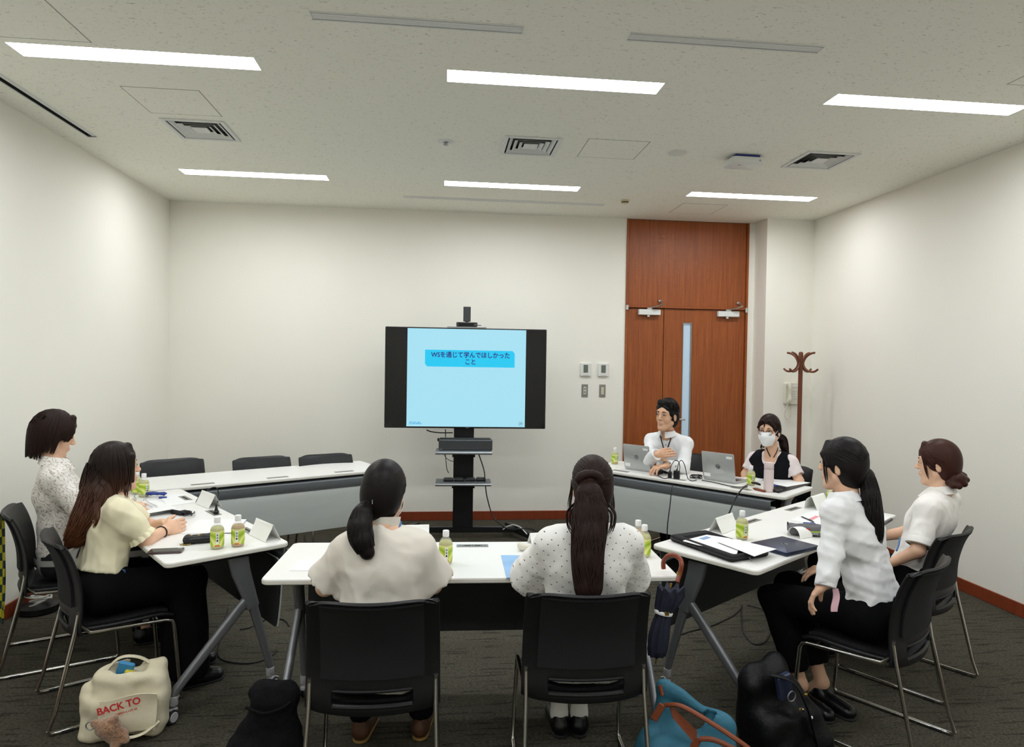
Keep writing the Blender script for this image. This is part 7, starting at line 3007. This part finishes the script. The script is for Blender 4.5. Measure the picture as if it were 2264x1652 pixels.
def woman_long_hair():
    rg = np.random.default_rng(91)
    B = (-1.63, 3.63)
    J = dict(hip=(0, -.10, .575), knL=(-.13, .30, .57), knR=(.12, .29, .57), anL=(-.10, .33, .10), anR=(.13, .30, .10), neck=('px', (262, 1098, 3.50)),
             shR=('px', (262, 1132, 3.36)), shL=('px', (262, 1122, 3.66)), elR=('px', (322, 1196, 3.43)), elL=('px', (335, 1165, 3.78)), wrR=('px', (364, 1173, 3.60)), wrL=('px', (362, 1157, 3.74)), finR=('px', (404, 1160, 3.68)), finL=('px', (402, 1157, 3.70)), palmR=(-.85, .1, -.3), palmL=(.85, .1, -.5))
    p, base, H, W, (rt, fw, up, ln) = build_person('woman with very long brown hair in cream blouse folding her hands', B, -56, dict(at=(259, 1036, 3.53), yaw=2, pitch=4, size=1.02), J,
        dict(name='blouse', mat='cloth_cream', sleeve='puff', sl=(.76, .056, .054), sw=.16, loose=.010, fold=.007, fs=18, st=(1.2, 1.2, .6), hem=-.085, neckr=.056, hands='fine', curl=.62),
        dict(mat='cloth_black', len=.97, kr=.095, ar=.115, shoe='shoe_black'), 10)
    face_parts(H, p, base, mk='hair_brown')
    f = Field(*bounds([H.w(.14, .16, .17), H.w(-.14, -.16, -.2), H.w(-.14, .16, .17), H.w(.14, -.16, -.2)], .05), .0048)
    scalp(f, H, .015)
    face_hole(f, H, .070, .03)
    f.cut(H.w(0, 0, -.12), H.d(0, .3, -1))
    for x in (-.04, -.013, .013, .04):
        f.cap(H.w(x * .5, .058, .105), H.w(x * .95, .073 - abs(x) * .2, .065), .014, .012, k=.010)
        f.cap(H.w(x * .95, .073 - abs(x) * .2, .065), H.w(x * 1.2, .081 - abs(x) * .35, .026), .012, .006, k=.010)
    for s in (-1, 1):
        f.cap(H.w(s * .065, .060, .06), H.w(s * .076, .050, -.06), .014, .010, k=.012)
    parts = [f.mesh()]
    parts.append(fall(H, rg, 150, -.10, -.14, .018, .0045, -.1, 0, (.9, 2 * math.pi - .9)))
    parts.append(fall(H, rg, 34, .028, -.10, .012, .0038, -.2, 0, (-.62, .62)))
    # long fall down the back and the near shoulder
    pts = [H.w(.0, -.050, .03), H.w(.004, -.075, -.06), P(220, 1100, 3.45), P(194, 1150, 3.38), P(168, 1188, 3.35), P(150, 1207, 3.34)]
    g = Field(*bounds(pts, .13), .007)
    for q0, q1, r0, r1 in zip(pts, pts[1:], (.080, .086, .088, .070, .045), (.086, .088, .070, .045, .02)):
        g.cap(q0, q1, r0, r1, k=.02, flat=(rt, .85))
    parts.append(g.mesh())
    parts.append(tress(pts, [.083, .090, .092, .078, .055, .03], 260, rg, .0042, (rt, .88), 5, .16))
    # a lock in front of the ear down to the chest
    parts.append(tress([H.w(.070, .045, .03), H.w(.080, .035, -.06), P(279, 1085, 3.42), P(281, 1105, 3.42)], [.008, .010, .010, .004], 16, rg, .0026, None, 6, .15))
    parts.append(tress([P(215, 1110, 3.30), P(214, 1145, 3.27), P(205, 1172, 3.27)], [.012, .012, .004], 20, rg, .003, None, 6, .2))
    soft('hair', parts, 'hair_long', p, base, 1)
    # black hair band on the wrist, badge at the hip
    wr, dv = W['wrR'], unit(W['wrR'] - W['elR'])
    a1 = unit(np.cross(dv, up))
    a2 = np.cross(dv, a1)
    MB().tube([wr - dv * .03 + .031 * (math.cos(t) * a1 + math.sin(t) * a2) - base for t in np.linspace(0, 2 * math.pi, 20, endpoint=False)], .003, 6, closed=True).build('wrist_band', 'scrunchie', p)
    MB().bbox(tuple(P(268, 1268, 3.36) - base), (.055, .006, .05), .002, rot(.2, .1, math.radians(-20))).build('name_badge', 'lanyard_blue', p, False)
    MB().tube([P(262, 1240, 3.38) - base, P(266, 1256, 3.37) - base], .003, 5).build('badge_cord', 'lanyard_blue', p)
    # sleeve frill
    sh, el = W['shR'], W['elR']
    dv = unit(el - sh)
    en = sh + (el - sh) * .80
    a1 = unit(np.cross(dv, up))
    a2 = np.cross(dv, a1)
    G = np.array([[en + dv * (.03 * v - .01) + (.052 + .012 * v + .004 * math.sin(11 * t)) * (math.cos(t) * a1 + math.sin(t) * a2) - base for v in np.linspace(0, 1, 4)] for t in np.linspace(0, 2 * math.pi, 61)])
    MB().shell(G, .003).build('sleeve_frill', 'cloth_cream', p, angle=80)


def woman_lace():
    rg = np.random.default_rng(101)
    B = (-2.147, 4.19)
    J = dict(hip=(0, -.05, .575), knL=(-.10, .40, .55), knR=(.10, .40, .55), anL=(-.08, .38, .10), anR=(.08, .38, .10), neck=('px', (117, 1022, 3.93)),
             elL=(-.22, .10, .82), elR=(.22, .09, .82), wrL=(-.10, .30, .82), wrR=(.10, .30, .82))
    p, base, H, W, (rt, fw, up, ln) = build_person('woman with short dark bob in white lace blouse at far left', B, -64.5, dict(at=(121, 965, 3.97), yaw=4, pitch=-14, size=1.03), J,
        dict(name='blouse', mat='cloth_lace', sleeve='long', sr=(.062, .060, .050), sw=.16, loose=.016, fold=.005, fs=20, collar=.045, collar_fall=True, colr=.054, hem=.0, neckr=.054),
        dict(mat='cloth_check', len=.80, skirt=.16, kr=.085, ar=.08, shoe='shoe_black', name='skirt'), 11)
    face_parts(H, p, base, mk='hair_brown', lids=.25)
    f = Field(*bounds([H.w(.14, .16, .17), H.w(-.14, -.16, -.2), H.w(-.14, .16, .17), H.w(.14, -.16, -.2)], .05), .0048)
    f.ell(H.w(0, -.020, .04), H.r(.094, .106, .100), H.R, k=0)
    f.ell(H.w(0, -.055, -.03), H.r(.080, .066, .080), H.R, k=.03)
    face_hole(f, H, .074, .045)
    for s in (-1, 1):
        f.cap(H.w(s * .09, .045, -.03), H.w(s * .09, .02, -.13), .034, .05, k=.01, sub=True)
    f.cut(H.w(0, -.02, -.105), H.d(0, .25, -1))
    for x in (-.05, -.025, 0, .025, .05):
        f.cap(H.w(x * .6, .060, .112), H.w(x, .076 - abs(x) * .2, .070), .017, .014, k=.012)
        f.cap(H.w(x, .076 - abs(x) * .2, .070), H.w(x * 1.25, .083 - abs(x) * .35, .040), .013, .007, k=.010)
    for s in (-1, 1):
        f.cap(H.w(s * .082, .035, .05), H.w(s * .080, .018, -.02), .016, .008, k=.015)
    parts = [f.mesh()]
    parts.append(fall(H, rg, 60, .0, -.02, .030, .005, .15, -.02, (.62, 1.25)))
    parts.append(fall(H, rg, 60, .0, -.02, .030, .005, .15, -.02, (-1.25, -.62)))
    parts.append(fall(H, rg, 70, -.075, -.075, .031, .005, .15, -.02, (1.25, 1.8)))
    parts.append(fall(H, rg, 70, -.075, -.075, .031, .005, .15, -.02, (-1.8, -1.25)))
    parts.append(fall(H, rg, 200, -.115, -.12, .030, .005, .15, -.14, (1.8, 2 * math.pi - 1.8)))
    parts.append(fall(H, rg, 46, .048, -.1, .016, .0042, .0, 0, (-.6, .6)))
    soft('hair', parts, 'hair_brown', p, base, 1)
    # thin necklace line at the collar
    q = [W['neck'] + rt * .058 * math.cos(t) + fw * (.056 * math.sin(t) + .012) + up * (.006 + .010 * math.sin(t)) - base for t in np.linspace(0, 2 * math.pi, 20, endpoint=False)]
    MB().tube(q, .0025, 5, closed=True).build('necklace', 'brass', p)


woman_low_ponytail()
woman_high_ponytail()
woman_white_shirt()
woman_bun()
man_white_shirt()
woman_mask()
woman_long_hair()
woman_lace()
